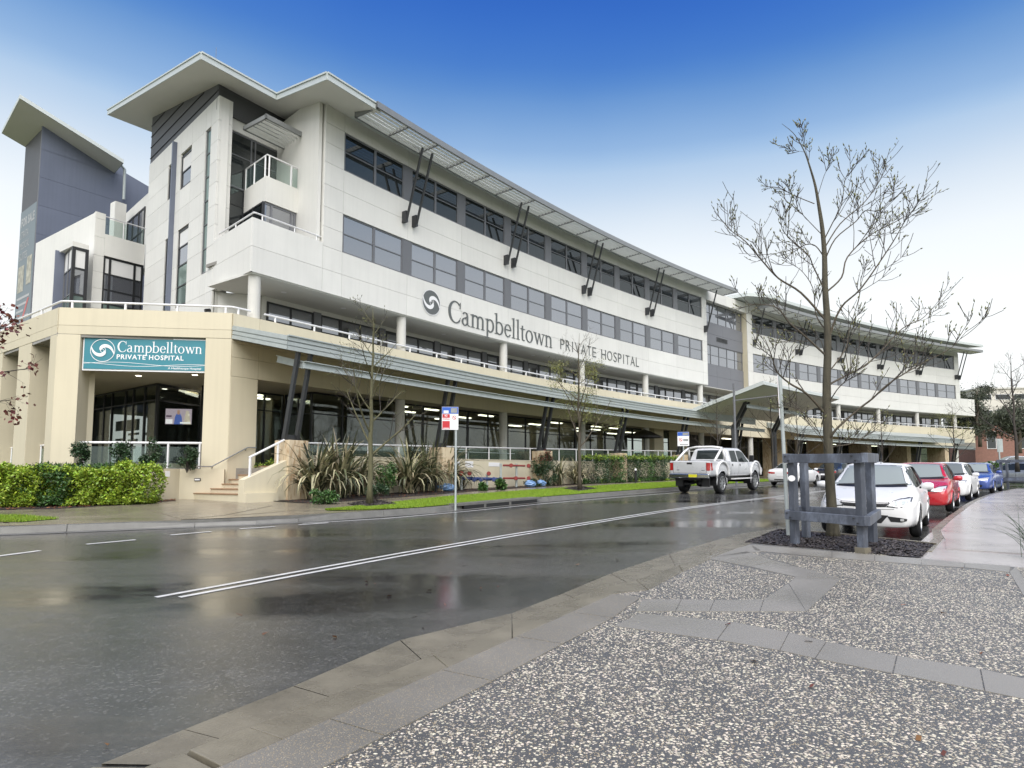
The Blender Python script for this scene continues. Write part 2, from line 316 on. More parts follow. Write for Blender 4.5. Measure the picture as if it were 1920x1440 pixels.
def aggregate(name, stone_c, matrix_c, sc, thr, rough, bump=.5):
    m, t, b = nodes(name); tcn = N(t, 'ShaderNodeTexCoord'); v = N(t, 'ShaderNodeTexVoronoi'); v.inputs['Scale'].default_value = sc; v.inputs['Randomness'].default_value = 1
    nzz = N(t, 'ShaderNodeTexNoise'); nzz.inputs['Scale'].default_value = 1.3; nzz.inputs['Detail'].default_value = 4
    t.links.new(tcn.outputs['Object'], v.inputs['Vector']); t.links.new(tcn.outputs['Object'], nzz.inputs['Vector'])
    sep = N(t, 'ShaderNodeSeparateColor'); t.links.new(v.outputs['Color'], sep.inputs[0])
    gt = N(t, 'ShaderNodeMath', operation='GREATER_THAN'); gt.inputs[1].default_value = thr; t.links.new(sep.outputs[0], gt.inputs[0])
    lt = N(t, 'ShaderNodeMapRange'); lt.inputs[1].default_value = .50; lt.inputs[2].default_value = .38; t.links.new(v.outputs['Distance'], lt.inputs[0])
    fa = N(t, 'ShaderNodeMath', operation='MULTIPLY'); t.links.new(gt.outputs[0], fa.inputs[0]); t.links.new(lt.outputs[0], fa.inputs[1])
    sc_ = N(t, 'ShaderNodeValToRGB'); e = sc_.color_ramp.elements; e[0].color = (*[c * .55 for c in stone_c], 1); e[1].color = (*stone_c, 1); e2 = e.new(.5); e2.color = (stone_c[0] * .9, stone_c[1] * .78, stone_c[2] * .6, 1); t.links.new(sep.outputs[1], sc_.inputs[0])
    mm = N(t, 'ShaderNodeMixRGB', blend_type='MULTIPLY'); mm.inputs[0].default_value = 1; mm.inputs[1].default_value = (*matrix_c, 1); mr = N(t, 'ShaderNodeMapRange'); mr.inputs[3].default_value = .7; mr.inputs[4].default_value = 1.3; t.links.new(nzz.outputs['Fac'], mr.inputs[0]); t.links.new(mr.outputs[0], mm.inputs[2])
    mx = N(t, 'ShaderNodeMixRGB'); t.links.new(fa.outputs[0], mx.inputs[0]); t.links.new(mm.outputs[0], mx.inputs[1]); t.links.new(sc_.outputs[0], mx.inputs[2]); t.links.new(mx.outputs[0], b.inputs['Base Color'])
    ro = N(t, 'ShaderNodeMapRange'); ro.inputs[1].default_value = .35; ro.inputs[2].default_value = .65; ro.inputs[3].default_value = rough - .15; ro.inputs[4].default_value = rough + .1; t.links.new(nzz.outputs['Fac'], ro.inputs[0]); t.links.new(ro.outputs[0], b.inputs['Roughness'])
    bp = N(t, 'ShaderNodeBump'); bp.inputs['Strength'].default_value = bump; bp.inputs['Distance'].default_value = .006; t.links.new(v.outputs['Distance'], bp.inputs['Height']); bp.invert = True; t.links.new(bp.outputs[0], b.inputs['Normal'])
    return m
M['agg'] = aggregate('dark_exposed_aggregate', (.50, .45, .34), (.092, .092, .088), 105, .68, .42)
M['aggfine'] = aggregate('fine_grey_aggregate', (.42, .37, .27), (.185, .174, .148), 140, .70, .46, .3)
M['pebble'] = mat('cream_pebble', (.52, .47, .365), .36, island=.40)
M['paver'] = aggregate('grey_paver', (.33, .315, .275), (.225, .212, .185), 170, .90, .36, .15)
M['kerb'] = mat('wet_kerb_concrete', (.165, .147, .108), .28, .32, 2.2, .15, 60)
M['kerb2'] = mat('grey_kerb_concrete', (.15, .148, .135), .40, .22, 3, .15, 60)
M['path'] = mat('wet_path_concrete', (.235, .205, .15), .24, .20, .9, .08, 60)
M['slab'] = mat('pale_wet_slab', (.37, .345, .33), .20, .14, .8, .05, 60)
M['paint'] = mat('road_paint', (.62, .62, .60), .35, .16, 7, .1, 80)
M['grass'] = mat('lawn_blade', (.19, .30, .015), .6, island=.35)
M['soil'] = mat('lawn_soil', (.10, .15, .015), .9, .3, 6)
M['mulch'] = mat('dark_bark_chip', (.070, .060, .054), .5, island=.65)
M['mulchbed'] = mat('bark_bed', (.026, .020, .017), .8, .4, 14, .6, 30)
M['leaflit'] = mat('red_brown_litter', (.17, .065, .028), .6, island=.5)
M['lime'] = mat('lime_leaf', (.23, .33, .028), .5, island=.55)
M['green'] = mat('green_leaf', (.045, .105, .022), .5, island=.55)
M['dkgreen'] = mat('dark_green_leaf', (.028, .060, .022), .45, island=.5)
M['flax'] = mat('flax_leaf', (.060, .072, .034), .45, island=.8)
M['flaxp'] = mat('flax_pale_leaf', (.34, .31, .19), .5, island=.55)
M['gum'] = mat('gum_leaf', (.060, .072, .042), .6, island=.6)
M['maple'] = mat('red_maple_leaf', (.13, .030, .018), .5, island=.5)
M['bud'] = mat('spring_bud', (.15, .155, .06), .55, island=.45)
M['yg'] = mat('yellow_green_leaf', (.17, .18, .05), .55, island=.5)
M['bark'] = mat('grey_brown_bark', (.085, .070, .048), .8, .35, 5, .5, 40, stretch=(3, 3, .6))
M['barkd'] = mat('dark_twig_bark', (.050, .042, .034), .8, .3, 6, .4, 40)
M['barkolive'] = mat('olive_grey_bark', (.070, .062, .040), .8, .40, 5, .6, 40, stretch=(3, 3, .6))
M['barkmoss'] = mat('mossy_bark', (.105, .10, .050), .8, .35, 5, .5, 40, stretch=(3, 3, .6))
def timber():
    m, t, b = nodes('worn_grey_blue_paint'); tcn = N(t, 'ShaderNodeTexCoord'); mp = N(t, 'ShaderNodeMapping'); mp.inputs['Scale'].default_value = (1, 1, .45)
    n1 = N(t, 'ShaderNodeTexNoise'); n1.inputs['Scale'].default_value = 3.0; n1.inputs['Detail'].default_value = 8; n1.inputs['Roughness'].default_value = .7
    t.links.new(tcn.outputs['Object'], mp.inputs[0]); t.links.new(mp.outputs[0], n1.inputs['Vector'])
    cr = N(t, 'ShaderNodeValToRGB'); e = cr.color_ramp.elements; e[0].position = .40; e[0].color = (.060, .068, .085, 1); e[1].position = .62; e[1].color = (.150, .172, .215, 1); e3 = e.new(.50); e3.color = (.082, .092, .114, 1)
    t.links.new(n1.outputs['Fac'], cr.inputs[0]); t.links.new(cr.outputs[0], b.inputs['Base Color']); b.inputs['Roughness'].default_value = .45
    n2 = N(t, 'ShaderNodeTexNoise'); n2.inputs['Scale'].default_value = 60; bp = N(t, 'ShaderNodeBump'); bp.inputs['Strength'].default_value = .15; t.links.new(tcn.outputs['Object'], n2.inputs['Vector']); t.links.new(n2.outputs['Fac'], bp.inputs['Height']); t.links.new(bp.outputs[0], b.inputs['Normal'])
    return m
M['timber'] = timber()
# ================================================================== SETTING
def structure(name, mb, m, parent=None):
    o = mb.build(name, m, parent); o['kind'] = 'structure' if parent is None else o.get('kind', 'structure')
    if parent is not None and 'kind' in o: del o['kind']
    return o
def zf(dz): return lambda x, y: gz(x, y) + dz
def sheet(pl, dz):
    mb = MB(); mb.poly(*[(p[0], p[1], gz(p[0], p[1]) + dz) for p in pl]); return mb
def strip(ss, lo, hi, dz, n=1):
    mb = MB(); vs = []; fs = []
    for s in ss:
        a, b = (f(s) if callable(f) else f for f in (lo, hi))
        for j in range(n + 1): vs.append(FG(s, a + (b - a) * j / n, dz))
    for i in range(len(ss) - 1):
        for j in range(n):
            q = i * (n + 1) + j; fs.append((q, q + n + 1, q + n + 2, q + 1))
    return mb.add(vs, fs)
def fr(a, b, d): 
    n = max(1, int(round((b - a) / d))); return [a + (b - a) * i / n for i in range(n + 1)]
# far terrain: one sheet to the horizon, lifting into a low hill on the right behind the second wing
def hillz(x, y):
    h = gz(x, y) - .06
    d = max(0, (x * .75 + y * .35) - 62); h += min(d * .10, 9) * (1 if x > 20 else max(0, (x - 5) / 15))
    return h
xs = np.unique(np.concatenate([np.linspace(-900, -90, 8), np.linspace(-80, 220, 61), np.linspace(240, 900, 8)])); ys = np.unique(np.concatenate([np.linspace(-200, -25, 5), np.linspace(-20, 60, 17), np.linspace(65, 300, 40), np.linspace(330, 1500, 8)]))
V = [(x, y, hillz(x, y)) for y in ys for x in xs]; nx = len(xs)
mb = MB(); mb.add(V, [(j * nx + i, j * nx + i + 1, (j + 1) * nx + i + 1, (j + 1) * nx + i) for j in range(len(ys) - 1) for i in range(nx - 1)])
M['terrain'] = mat('rough_grass_terrain', (.085, .10, .04), .9, .4, .15, .3, 2)
structure('ground', mb, M['terrain'])
structure('road', strip(fr(-60, 0, 6) + fr(2, 70, 2), -1.0, 21.95, 0.0, 6), M['road'])

# --- far kerb, lay-back, drain
K_far = [G(-700, 1043), G(0, 1002), G(125, 997), G(250, 992), G(365, 987.5), G(480, 983), G(560, 978.5), G(640, 973), G(720, 967.5), G(800, 962)]
kfar = lambda s: interp(s, [(-4.55, 9.37), (1.35, 9.22), (10.25, 9.33), (60, 9.33)])
K_far += [FG(s, kfar(s)) for s in fr(-3.5, 62, 1.5)]
def offs(pl, d):                                   # offset polyline in plan, positive = left of travel
    out = []
    for i, p in enumerate(pl):
        t = (pl[min(i + 1, len(pl) - 1)] - pl[max(i - 1, 0)]); t = Vector((t.x, t.y, 0)).normalized(); q = p + Vector((-t.y, t.x, 0)) * d
        out.append(Vector((q.x, q.y, gz(q.x, q.y))))
    return out
def kerb_run(name, pl, prof, m, seg=2, parent=None, gap=.012, hs=None):
    """kerb stones cast along a line: profile (offset, height) pairs, one object per cast length"""
    rt = None; lines = [offs(pl, p[0]) for p in prof]
    for i in range(0, len(pl) - 1, seg):
        j = min(i + seg, len(pl) - 1); mb = MB(); vs = []; fs = []; k = len(prof)
        for a in range(i, j + 1):
            for b in range(k):
                p = lines[b][a].copy(); sc = hs(a) if hs else 1
                if a == i or a == j:
                    nb = lines[b][min(a + 1, len(pl) - 1)] if a == i else lines[b][a - 1]; dd = (nb - p)
                    if dd.length > .05: p += dd.normalized() * gap / 2
                vs.append((p.x, p.y, p.z + prof[b][1] * (sc if prof[b][1] > 0 else 1)))
        m_ = j - i
        for a in range(m_):
            for b in range(k - 1): fs.append((a * k + b, a * k + k + b, a * k + k + b + 1, a * k + b + 1))
        fs += [tuple(range(k)), tuple(range(m_ * k + k - 1, m_ * k - 1, -1))]
        mb.add(vs, fs); o = mb.build(name, m, rt)
        if rt is None: rt = o; o['kind'] = 'structure'
    return rt
def lay(a):                                        # the crossing where the kerb is laid flat
    p = K_far[a]
    return .55 if -7.6 < p.x < -5.2 and p.y < 17 else (.35 if p.x < -11.5 else 1)
kerb_run('far_kerb', K_far, [(-.30, .006), (0, .012), (.035, .14), (.18, .15), (.18, -.05)], M['kerb2'], 2, hs=lay)
# --- near kerb and gutter
def px(pl, dz): return [G(u, v, dz) for u, v in pl]
g_road = px([(190, 1437), (345, 1372), (550, 1290), (750, 1203), (960, 1152), (1055, 1115), (1145, 1077), (1255, 1040), (1330, 1018), (1385, 1002), (1460, 992)], 0)
k_bot = px([(330, 1437), (440, 1395), (640, 1315), (800, 1247), (960, 1181), (1085, 1125), (1185, 1098), (1270, 1070), (1330, 1045), (1400, 1017), (1460, 997)], 0)
k_out = px([(415, 1437), (530, 1387), (720, 1305), (840, 1252), (960, 1198), (1150, 1114), (1215, 1106), (1280, 1072), (1335, 1046), (1410, 1018), (1466, 995)], .12)
def extrap(l, d): 
    return [l[0] + xd * d] + l
xd = (k_out[0] - k_out[4]).normalized()
g_road, k_bot, k_out = (extrap(l, 9) for l in (g_road, k_bot, k_out))
gut = None
for i in range(len(g_road) - 1):
    a, b, c, d = g_road[i], g_road[i + 1], k_bot[i + 1], k_bot[i]; e, f = k_out[i + 1], k_out[i]
    def lerp(p, q, t): return p + (q - p) * t
    g0, g1 = .004, .996
    A, B_, Cc, D = lerp(a, b, g0), lerp(a, b, g1), lerp(d, c, g1), lerp(d, c, g0); E, Fp = lerp(f, e, g1), lerp(f, e, g0)
    up = lambda p, h: (p.x, p.y, gz(p.x, p.y) + h)
    ki = lambda p, q: p + (q - p) * .30
    mb = MB(); mb.poly(up(A, .012), up(B_, .012), up(Cc, .006), up(D, .006)); mb.poly(up(A, -.05), up(B_, -.05), up(B_, .012), up(A, .012))
    o = mb.build('gutter', M['kerb'], gut)
    if gut is None: gut = o; o['kind'] = 'structure'
    mb = MB(); K1, K2 = ki(D, Fp), ki(Cc, E)
    mb.add([up(D, .0), up(Cc, .0), up(K2, .115), up(K1, .115), up(E, .125), up(Fp, .125), up(E, -.02), up(Fp, -.02)],
           [(0, 1, 2, 3), (3, 2, 4, 5), (5, 4, 6, 7), (0, 3, 5, 7), (1, 6, 4, 2)])
    mb.build('near_kerb', M['kerb'], gut, bevel=.006)

# --- plaza: dark exposed aggregate cut by bands of grey pavers
pk = [(p.x, p.y) for p in k_out]
P_ = lambda *pts: [tuple(G(u, v, .12)[:2]) for u, v in pts]
plz = pk + P_((1728, 1056), (1895, 1062)) + [(7.5, 7.6), (9, 0), (9, -9), (-3, -9)]
plaza = structure('plaza', sheet(plz, .118), M['agg'])
def slab(parent, name, pts, m, top=.1225, th=.03, gap=.006):
    c = Vector((sum(p[0] for p in pts) / len(pts), sum(p[1] for p in pts) / len(pts)))
    q = []
    for p in pts:
        v = Vector((p[0], p[1])); d = (c - v); q.append(tuple(v + d.normalized() * gap))
    mb = MB(); mb.prism(q, zf(top - th), zf(top)); o = mb.build(name, m, parent)
    return o
# border of fine grey aggregate behind the kerb
inn = [Vector((*p, 0)) for p in P_((520, 1497), (640, 1440), (700, 1420), (960, 1262), (1145, 1172), (1192, 1147))]
def along(pl, n):
    L_ = [0]
    for i in range(1, len(pl)): L_.append(L_[-1] + (pl[i] - pl[i - 1]).length)
    out = []
    for k in range(n + 1):
        t = L_[-1] * k / n; i = max(j for j in range(len(pl)) if L_[j] <= t + 1e-9); i = min(i, len(pl) - 2)
        f = (t - L_[i]) / max(1e-9, L_[i + 1] - L_[i]); out.append(pl[i] + (pl[i + 1] - pl[i]) * f)
    return out
ko = [Vector((p.x, p.y, 0)) for p in k_out]
dk = (ko[0] - ko[1]).normalized(); off_n = Vector((-dk.y, dk.x, 0)) * .42
A_ = along([ko[0] + dk * 0, *ko[1:7]], 14); B2 = []
for i, p in enumerate(A_):
    t = (A_[min(i + 1, 14)] - A_[max(i - 1, 0)]).normalized(); B2.append(p + Vector((t.y, -t.x, 0)) * (.40 if i < 14 else .30))
for i in range(14): slab(plaza, 'border_slab', [A_[i], A_[i + 1], B2[i + 1], B2[i]], M['aggfine'], .1235)
# long cross band
t_top = [Vector((*p, 0)) for p in P_((1200, 1150), (1370, 1166), (1480, 1186), (1550, 1203), (1682, 1230), (1838, 1254), (1990, 1288))]
t_bot = [Vector((*p, 0)) for p in P_((1150, 1174), (1345, 1200), (1462, 1220), (1528, 1235), (1674, 1263), (1846, 1296), (2010, 1330))]
t_top.append(t_top[-1] + (t_top[-1] - t_top[-2]) * 2); t_bot.append(t_bot[-1] + (t_bot[-1] - t_bot[-2]) * 2)
for i in range(len(t_top) - 1): slab(plaza, 'paver', [t_bot[i], t_bot[i + 1], t_top[i + 1], t_top[i]], M['paver'])
# square loop by the kerb
for q in (((1192, 1147), (1204, 1124), (1278, 1124), (1266, 1147)), ((1266, 1147), (1278, 1124), (1340, 1125), (1330, 1147)), ((1330, 1147), (1340, 1125), (1432, 1124), (1425, 1147)), ((1425, 1147), (1432, 1124), (1478, 1094), (1512, 1147)),
          ((1512, 1147), (1478, 1094), (1492, 1082), (1578, 1085)), ((1578, 1085), (1492, 1082), (1405, 1062), (1455, 1052)), ((1455, 1052), (1405, 1062), (1322, 1047), (1400, 1034)), 
          ((1322, 1047), (1338, 1040), (1408, 1021), (1430, 1034)), ((1408, 1021), (1415, 1032), (1560, 1046), (1560, 1034)), ((1560, 1046), (1640, 1052), (1640, 1041), (1560, 1034)), ((1640, 1052), (1728, 1059), (1728, 1047), (1640, 1041)),
          ((1728, 1059), (1808, 1064), (1810, 1055), (1728, 1047)), ((1808, 1064), (1893, 1073), (1895, 1061), (1810, 1055)), ((1893, 1073), (1926, 1128), (1946, 1128), (1905, 1062))):
    slab(plaza, 'paver', P_(*q), M['paver'])
# loose-looking cream pebbles set in the aggregate (nearest part of the plaza)
def pip(pt, pl):
    x, y = pt; c = False; n = len(pl)
    for i in range(n):
        x0, y0 = pl[i]; x1, y1 = pl[(i + 1) % n]
        if (y0 > y) != (y1 > y) and x < (x1 - x0) * (y - y0) / (y1 - y0) + x0: c = not c
    return c
def pip_np(X, Y, pl):
    c = np.zeros(len(X), bool); n = len(pl)
    for i in range(n):
        x0, y0 = pl[i]; x1, y1 = pl[(i + 1) % n]
        if y0 == y1: continue
        c ^= ((y0 > Y) != (y1 > Y)) & (X < (x1 - x0) * (Y - y0) / (y1 - y0) + x0)
    return c
n = 140000; X = RNG.uniform(-1.5, 7.4, n); Y = RNG.uniform(1.9, 10.0, n)
vis = (np.abs(X) < Y * .80 + .4) & (RNG.uniform(0, 1, n) < np.clip(5.2 / Y, .35, 1) * (.70 + .30 * np.sin(X * 2.3 + 1.7 * Y) ** 2))
ok = pip_np(X, Y, plz) & vis
cut = [[(p.x, p.y) for p in (t_bot + t_top[::-1])], [(p.x, p.y) for p in (A_ + B2[::-1])], P_((1192, 1147), (1204, 1124), (1432, 1124), (1492, 1082), (1322, 1047), (1408, 1021), (1900, 1062), (1946, 1128), (1926, 1128), (1893, 1073), (1400, 1034), (1578, 1085), (1512, 1147)), P_((1400, 1018), (1725, 1046), (1760, 1020), (1465, 990))]
for c in cut: ok &= ~pip_np(X, Y, c)
X, Y = X[ok], Y[ok]; n = len(X); r = RNG.uniform(.0038, .0098, n); el = RNG.uniform(.7, 1.35, n); an = RNG.uniform(0, 2 * PI, n)
ring = np.array([(cos(2 * PI * k / 6), sin(2 * PI * k / 6)) for k in range(6)])
V = np.zeros((n, 7, 3)); jit = RNG.uniform(.8, 1.2, (n, 6)); px_ = ring[None, :, 0] * jit * el[:, None] * r[:, None]; py_ = ring[None, :, 1] * jit / el[:, None] * r[:, None]
V[:, :6, 0] = X[:, None] + px_ * np.cos(an)[:, None] - py_ * np.sin(an)[:, None]; V[:, :6, 1] = Y[:, None] + px_ * np.sin(an)[:, None] + py_ * np.cos(an)[:, None]
V[:, :6, 2] = SL * V[:, :6, 1] + .1182; V[:, 6, 0] = X; V[:, 6, 1] = Y; V[:, 6, 2] = SL * Y + .1182 + r * .42
Fq = np.array([[k, (k + 1) % 6, 6] for k in range(6)])[None] + (np.arange(n) * 7)[:, None, None]
o = npmesh('pebbles', V.reshape(-1, 3), Fq.reshape(-1, 3), M['pebble'], plaza); o['kind'] = 'stuff'
# --- mulch bed under the guarded tree
bed_pl = P_((1396, 1017), (1725, 1046), (1752, 1020), (1462, 991))
bedm = structure('mulch_bed', sheet(bed_pl, .122), M['mulchbed'])
def chips(name, pl, n, size, dz, m, parent=None, label=None, cat=None, dens=None):
    xs_ = [p[0] for p in pl]; ys_ = [p[1] for p in pl]; X = RNG.uniform(min(xs_), max(xs_), n); Y = RNG.uniform(min(ys_), max(ys_), n); ok = pip_np(X, Y, pl); X, Y = X[ok], Y[ok]; n = len(X)
    a = RNG.uniform(0, 2 * PI, n); l = RNG.uniform(.5, 1.3, n) * size; ww = l * RNG.uniform(.25, .6, n); tl = RNG.uniform(-.32, .32, (n, 2)); V = np.zeros((n, 4, 3))
    for k, (i, j) in enumerate(((-1, -1), (1, -1), (1, 1), (-1, 1))):
        dx = i * l / 2; dy = j * ww / 2; V[:, k, 0] = X + dx * np.cos(a) - dy * np.sin(a); V[:, k, 1] = Y + dx * np.sin(a) + dy * np.cos(a)
        V[:, k, 2] = SL * Y + dz + np.abs(RNG.uniform(0, size * .32, n)) + i * tl[:, 0] * l / 2 + j * tl[:, 1] * ww / 2
    o = npmesh(name, V.reshape(-1, 3), np.arange(n * 4).reshape(-1, 4), m, parent); o['kind'] = 'stuff'
    if label: tag(o, label, cat)
    return o
chips('bark_chips', bed_pl, 15000, .042, .122, M['mulch'], bedm)
# kerb round the back of the bed, by the parked car
bb = px([(1462, 992), (1560, 1000), (1650, 1009), (1756, 1020)], .13); mb = MB()
for a, b in zip(bb, bb[1:]): mb.box8([(a.x, a.y, gz(0, a.y) - .02), (b.x, b.y, gz(0, b.y) - .02), (b.x + .05, b.y + .12, gz(0, b.y) - .02), (a.x + .05, a.y + .12, gz(0, a.y) - .02)], [(a.x, a.y, a.z + .012), (b.x, b.y, b.z + .012), (b.x + .05, b.y + .12, b.z + .012), (a.x + .05, a.y + .12, a.z + .012)])
structure('bed_kerb', mb, M['kerb'])
# --- footpath on the right, kerb and pale slabs
rk = [G(1728, 1047), G(1752, 1020), *[FG(s, interp(s, [(-3.2, 21.55), (4, 21.85), (16, 22.0), (26, 22.1)])) for s in fr(-2.8, 26, 1.6)]]
kerb_run('parking_kerb', rk, [(.02, -.03), (.01, .11), (-.14, .125), (-.14, -.05)], M['kerb'], 2)
fp = structure('footpath', strip([-12, -8, -6.9] + fr(-5.5, 27, 1.6), lambda s: interp(s, [(-12, 22), (-6.9, 21.45), (-5, 21.5), (-3.2, 21.58), (4, 21.95), (16, 22.10), (26, 22.2)]), 29, .110), M['slab'])
lo_r = lambda s: interp(s, [(-6.9, 21.9), (-5, 21.85), (-3.2, 21.70), (4, 21.99), (16, 22.14), (26, 22.24)])
for s0 in fr(-6.2, 25.0, 1.5)[:-1]:
    s1 = s0 + 1.5
    for a, b in ((None, 23.6), (23.6, 25.3), (25.3, 27)):
        q = [FG(s0, a or lo_r(s0)), FG(s1, a or lo_r(s1)), FG(s1, b), FG(s0, b)]
        slab(fp, 'path_slab', [(p.x, p.y) for p in q], M['slab'], .1235, .02, .014)
# --- far side: footpath, lawn strip, garden bed
lawn_o = lambda s: interp(s, [(-6.8, 7.8), (-5.1, 7.35), (-.45, 6.15), (7, 5.4), (20, 4.9), (40, 4.8)])
gard_o = lambda s: interp(s, [(-6.7, 4.0), (-4.75, 5.2), (.45, 4.75), (4.7, 4.1), (15, 3.2), (30, 3.0)])
ff = structure('far_footpath', strip(fr(-40, 0, 4) + fr(1.5, 60, 1.5), -4.0, lambda s: interp(s, [(-40, -4), (-16, 3.8), (-13.65, 5.7), (-11.55, 6.85), (-9.35, 8.05), (-7.25, 8.60), (-4.55, 9.12), (1.35, 9.0), (10, 9.1), (60, 9.1)]), .140), M['path'])
for s0 in fr(-6.6, 30, 1.8)[:-1]:
    q = [FG(s0, gard_o(s0) + .02), FG(s0 + 1.8, gard_o(s0 + 1.8) + .02), FG(s0 + 1.8, lawn_o(s0 + 1.8) - .02), FG(s0, lawn_o(s0) - .02)]
    slab(ff, 'path_slab', [(p.x, p.y) for p in q], M['path'], .152, .02, .010)
for q in (((0, 960), (230, 944), (340, 977), (160, 983), (20, 987)), ((232, 944), (345, 937), (520, 948), (420, 968), (342, 976)), ((523, 948), (640, 944), (600, 955), (560, 958), (440, 968)), ((-260, 985), (-20, 962), (12, 987), (-240, 998))):
    slab(ff, 'path_slab', P_(*[(u, v) for u, v in q]), M['path'], .150, .02, .012)
lawn_ss = fr(-6.9, 33, 1.2)
lawn = structure('lawn', strip(lawn_ss, lawn_o, lambda s: min(kfar(s) - .2, interp(s, [(-6.9, 7.9), (-6, 8.6), (-4.8, 9.1), (0, 9.0), (40, 9.1)])), .160), M['soil'])
n = 150000; s = -6.9 + 40 * RNG.uniform(0, 1, n) ** 1.35; uu = RNG.uniform(0, 1, n)
hi = np.interp(s, [-6.9, -6, -4.8, 0, 40], [7.9, 8.6, 9.1, 9.0, 9.1]); lo = np.interp(s, [-6.8, -5.1, -.45, 7, 20, 40], [7.8, 7.35, 6.15, 5.4, 4.9, 4.8]); oo = lo + (hi - lo) * uu
k0 = -0.006168; a = PH0 + k0 * np.maximum(s, 0); Xc = np.where(s < 0, -7.499 + s * cos(PH0), -7.499 + (np.sin(a) - sin(PH0)) / k0); Yc = np.where(s < 0, 28.034 + s * sin(PH0), 28.034 - (np.cos(a) - cos(PH0)) / k0)
X = Xc + oo * np.sin(a); Y = Yc - oo * np.cos(a)
def blades(name, X, Y, h, wd, dz, m, parent=None):
    n = len(X); a = RNG.uniform(0, 2 * PI, n); hh = h * RNG.uniform(.5, 1.3, n); lx = RNG.normal(0, .35, n) * hh; ly = RNG.normal(0, .35, n) * hh; V = np.zeros((n, 3, 3))
    V[:, 0, 0] = X - wd * np.cos(a); V[:, 0, 1] = Y - wd * np.sin(a); V[:, 1, 0] = X + wd * np.cos(a); V[:, 1, 1] = Y + wd * np.sin(a); V[:, 2, 0] = X + lx; V[:, 2, 1] = Y + ly
    V[:, :, 2] = SL * Y[:, None] + dz; V[:, 2, 2] += hh
    o = npmesh(name, V.reshape(-1, 3), np.arange(n * 3).reshape(-1, 3), m, parent); o['kind'] = 'stuff'; return o
sq = [[FG(a_, b_) for a_, b_ in ((-5.6, 6.8), (-4.2, 5.9), (-3.4, 7.1), (-5.0, 8.3))], [FG(7.0 + a_, 6.7 + b_) for a_, b_ in ((-.7, 0), (0, -.7), (.8, .1), (.1, .8))]]
sq = [[(p.x, p.y) for p in q] for q in sq]; sqb = P_((650, 947), (702, 939), (748, 948), (688, 954)); sq2 = P_((1052, 918), (1088, 913), (1122, 918), (1086, 923))
ok = ~(pip_np(X, Y, sqb) | pip_np(X, Y, sq2)); blades('grass_blades', X[ok], Y[ok], .05, .006, .158, M['grass'], lawn)
for q in (sqb, sq2):
    o = sheet(q, .172).build('tree_pit_mulch', M['mulchbed']); o['kind'] = 'structure'; chips('bark_chips', q, 1600, .06, .175, M['leaflit'] if False else M['mulch'], o)
mb = MB(); sk = [(-40, -4), (-16, 3.8), (-13.65, 5.7), (-11.55, 6.85), (-9.35, 8.05), (-7.25, 8.60), (-4.55, 9.12), (1.35, 9.0), (10, 9.1), (60, 9.1)]
for s0, s1 in zip(fr(-40, 0, 2) + fr(1, 60, 2), (fr(-40, 0, 2) + fr(1, 60, 2))[1:]):
    a_, b_ = FG(s0, interp(s0, sk)), FG(s1, interp(s1, sk)); mb.poly(*[(p.x, p.y, gz(p.x, p.y) + d) for p, d in ((a_, -.02), (b_, -.02), (b_, .141), (a_, .141))])
mb.build('path_edge', M['kerb2'], ff)
# a bit of lawn at the far left
gl = P_((-120, 982), (-60, 972), (35, 970), (110, 976), (40, 982)); o = sheet(gl, .162).build('verge_grass', M['soil']); o['kind'] = 'structure'
xs_ = [p[0] for p in gl]; ys_ = [p[1] for p in gl]; X = RNG.uniform(min(xs_), max(xs_), 9000); Y = RNG.uniform(min(ys_), max(ys_), 9000); ok = pip_np(X, Y, gl); blades('grass_blades', X[ok], Y[ok], .06, .007, .16, M['grass'], o)
gb = structure('garden_bed', strip(fr(-5.2, 30, 1.6), 2.0, lambda s: gard_o(s) - .02, .158), M['mulchbed'])
pl = [FG(s, 2.2) for s in fr(-5.2, 26, 2)] + [FG(s, gard_o(s)) for s in fr(-5.2, 26, 2)[::-1]]
chips('leaf_litter', [(p.x, p.y) for p in pl], 12000, .06, .16, M['leaflit'], gb)
hb = P_((-20, 958), (95, 957), (150, 954), (330, 941), (322, 930), (150, 925), (-60, 930)); o = sheet(hb, .154).build('hedge_bed', M['mulchbed']); o['kind'] = 'structure'
chips('leaf_litter', hb, 6000, .07, .16, M['leaflit'], o)
# fallen leaves scattered along the gutters
lv = [FG(s, o) for s, o in ((-16, 15.5), (-9, 16.5), (-4, 18.2), (-7, 18.4), (-13, 18.6), (-17, 18.6))]; chips('fallen_leaves', [(p.x, p.y) for p in lv], 70, .05, .006, M['leaflit'], bpy.data.objects['road'])
chips('fallen_leaves', [(1.0, 2.5), (6, 2.5), (6, 9.5), (2.5, 8.5)], 40, .045, .125, M['leaflit'], plaza)
lv = [FG(s, kfar(s) + d) for s, d in ((-4.5, .05), (4, .05), (12, .05), (12, .5), (4, .5), (-4.5, .5))]; chips('fallen_leaves', [(p.x, p.y) for p in lv], 90, .06, .012, M['leaflit'], bpy.data.objects['road'])
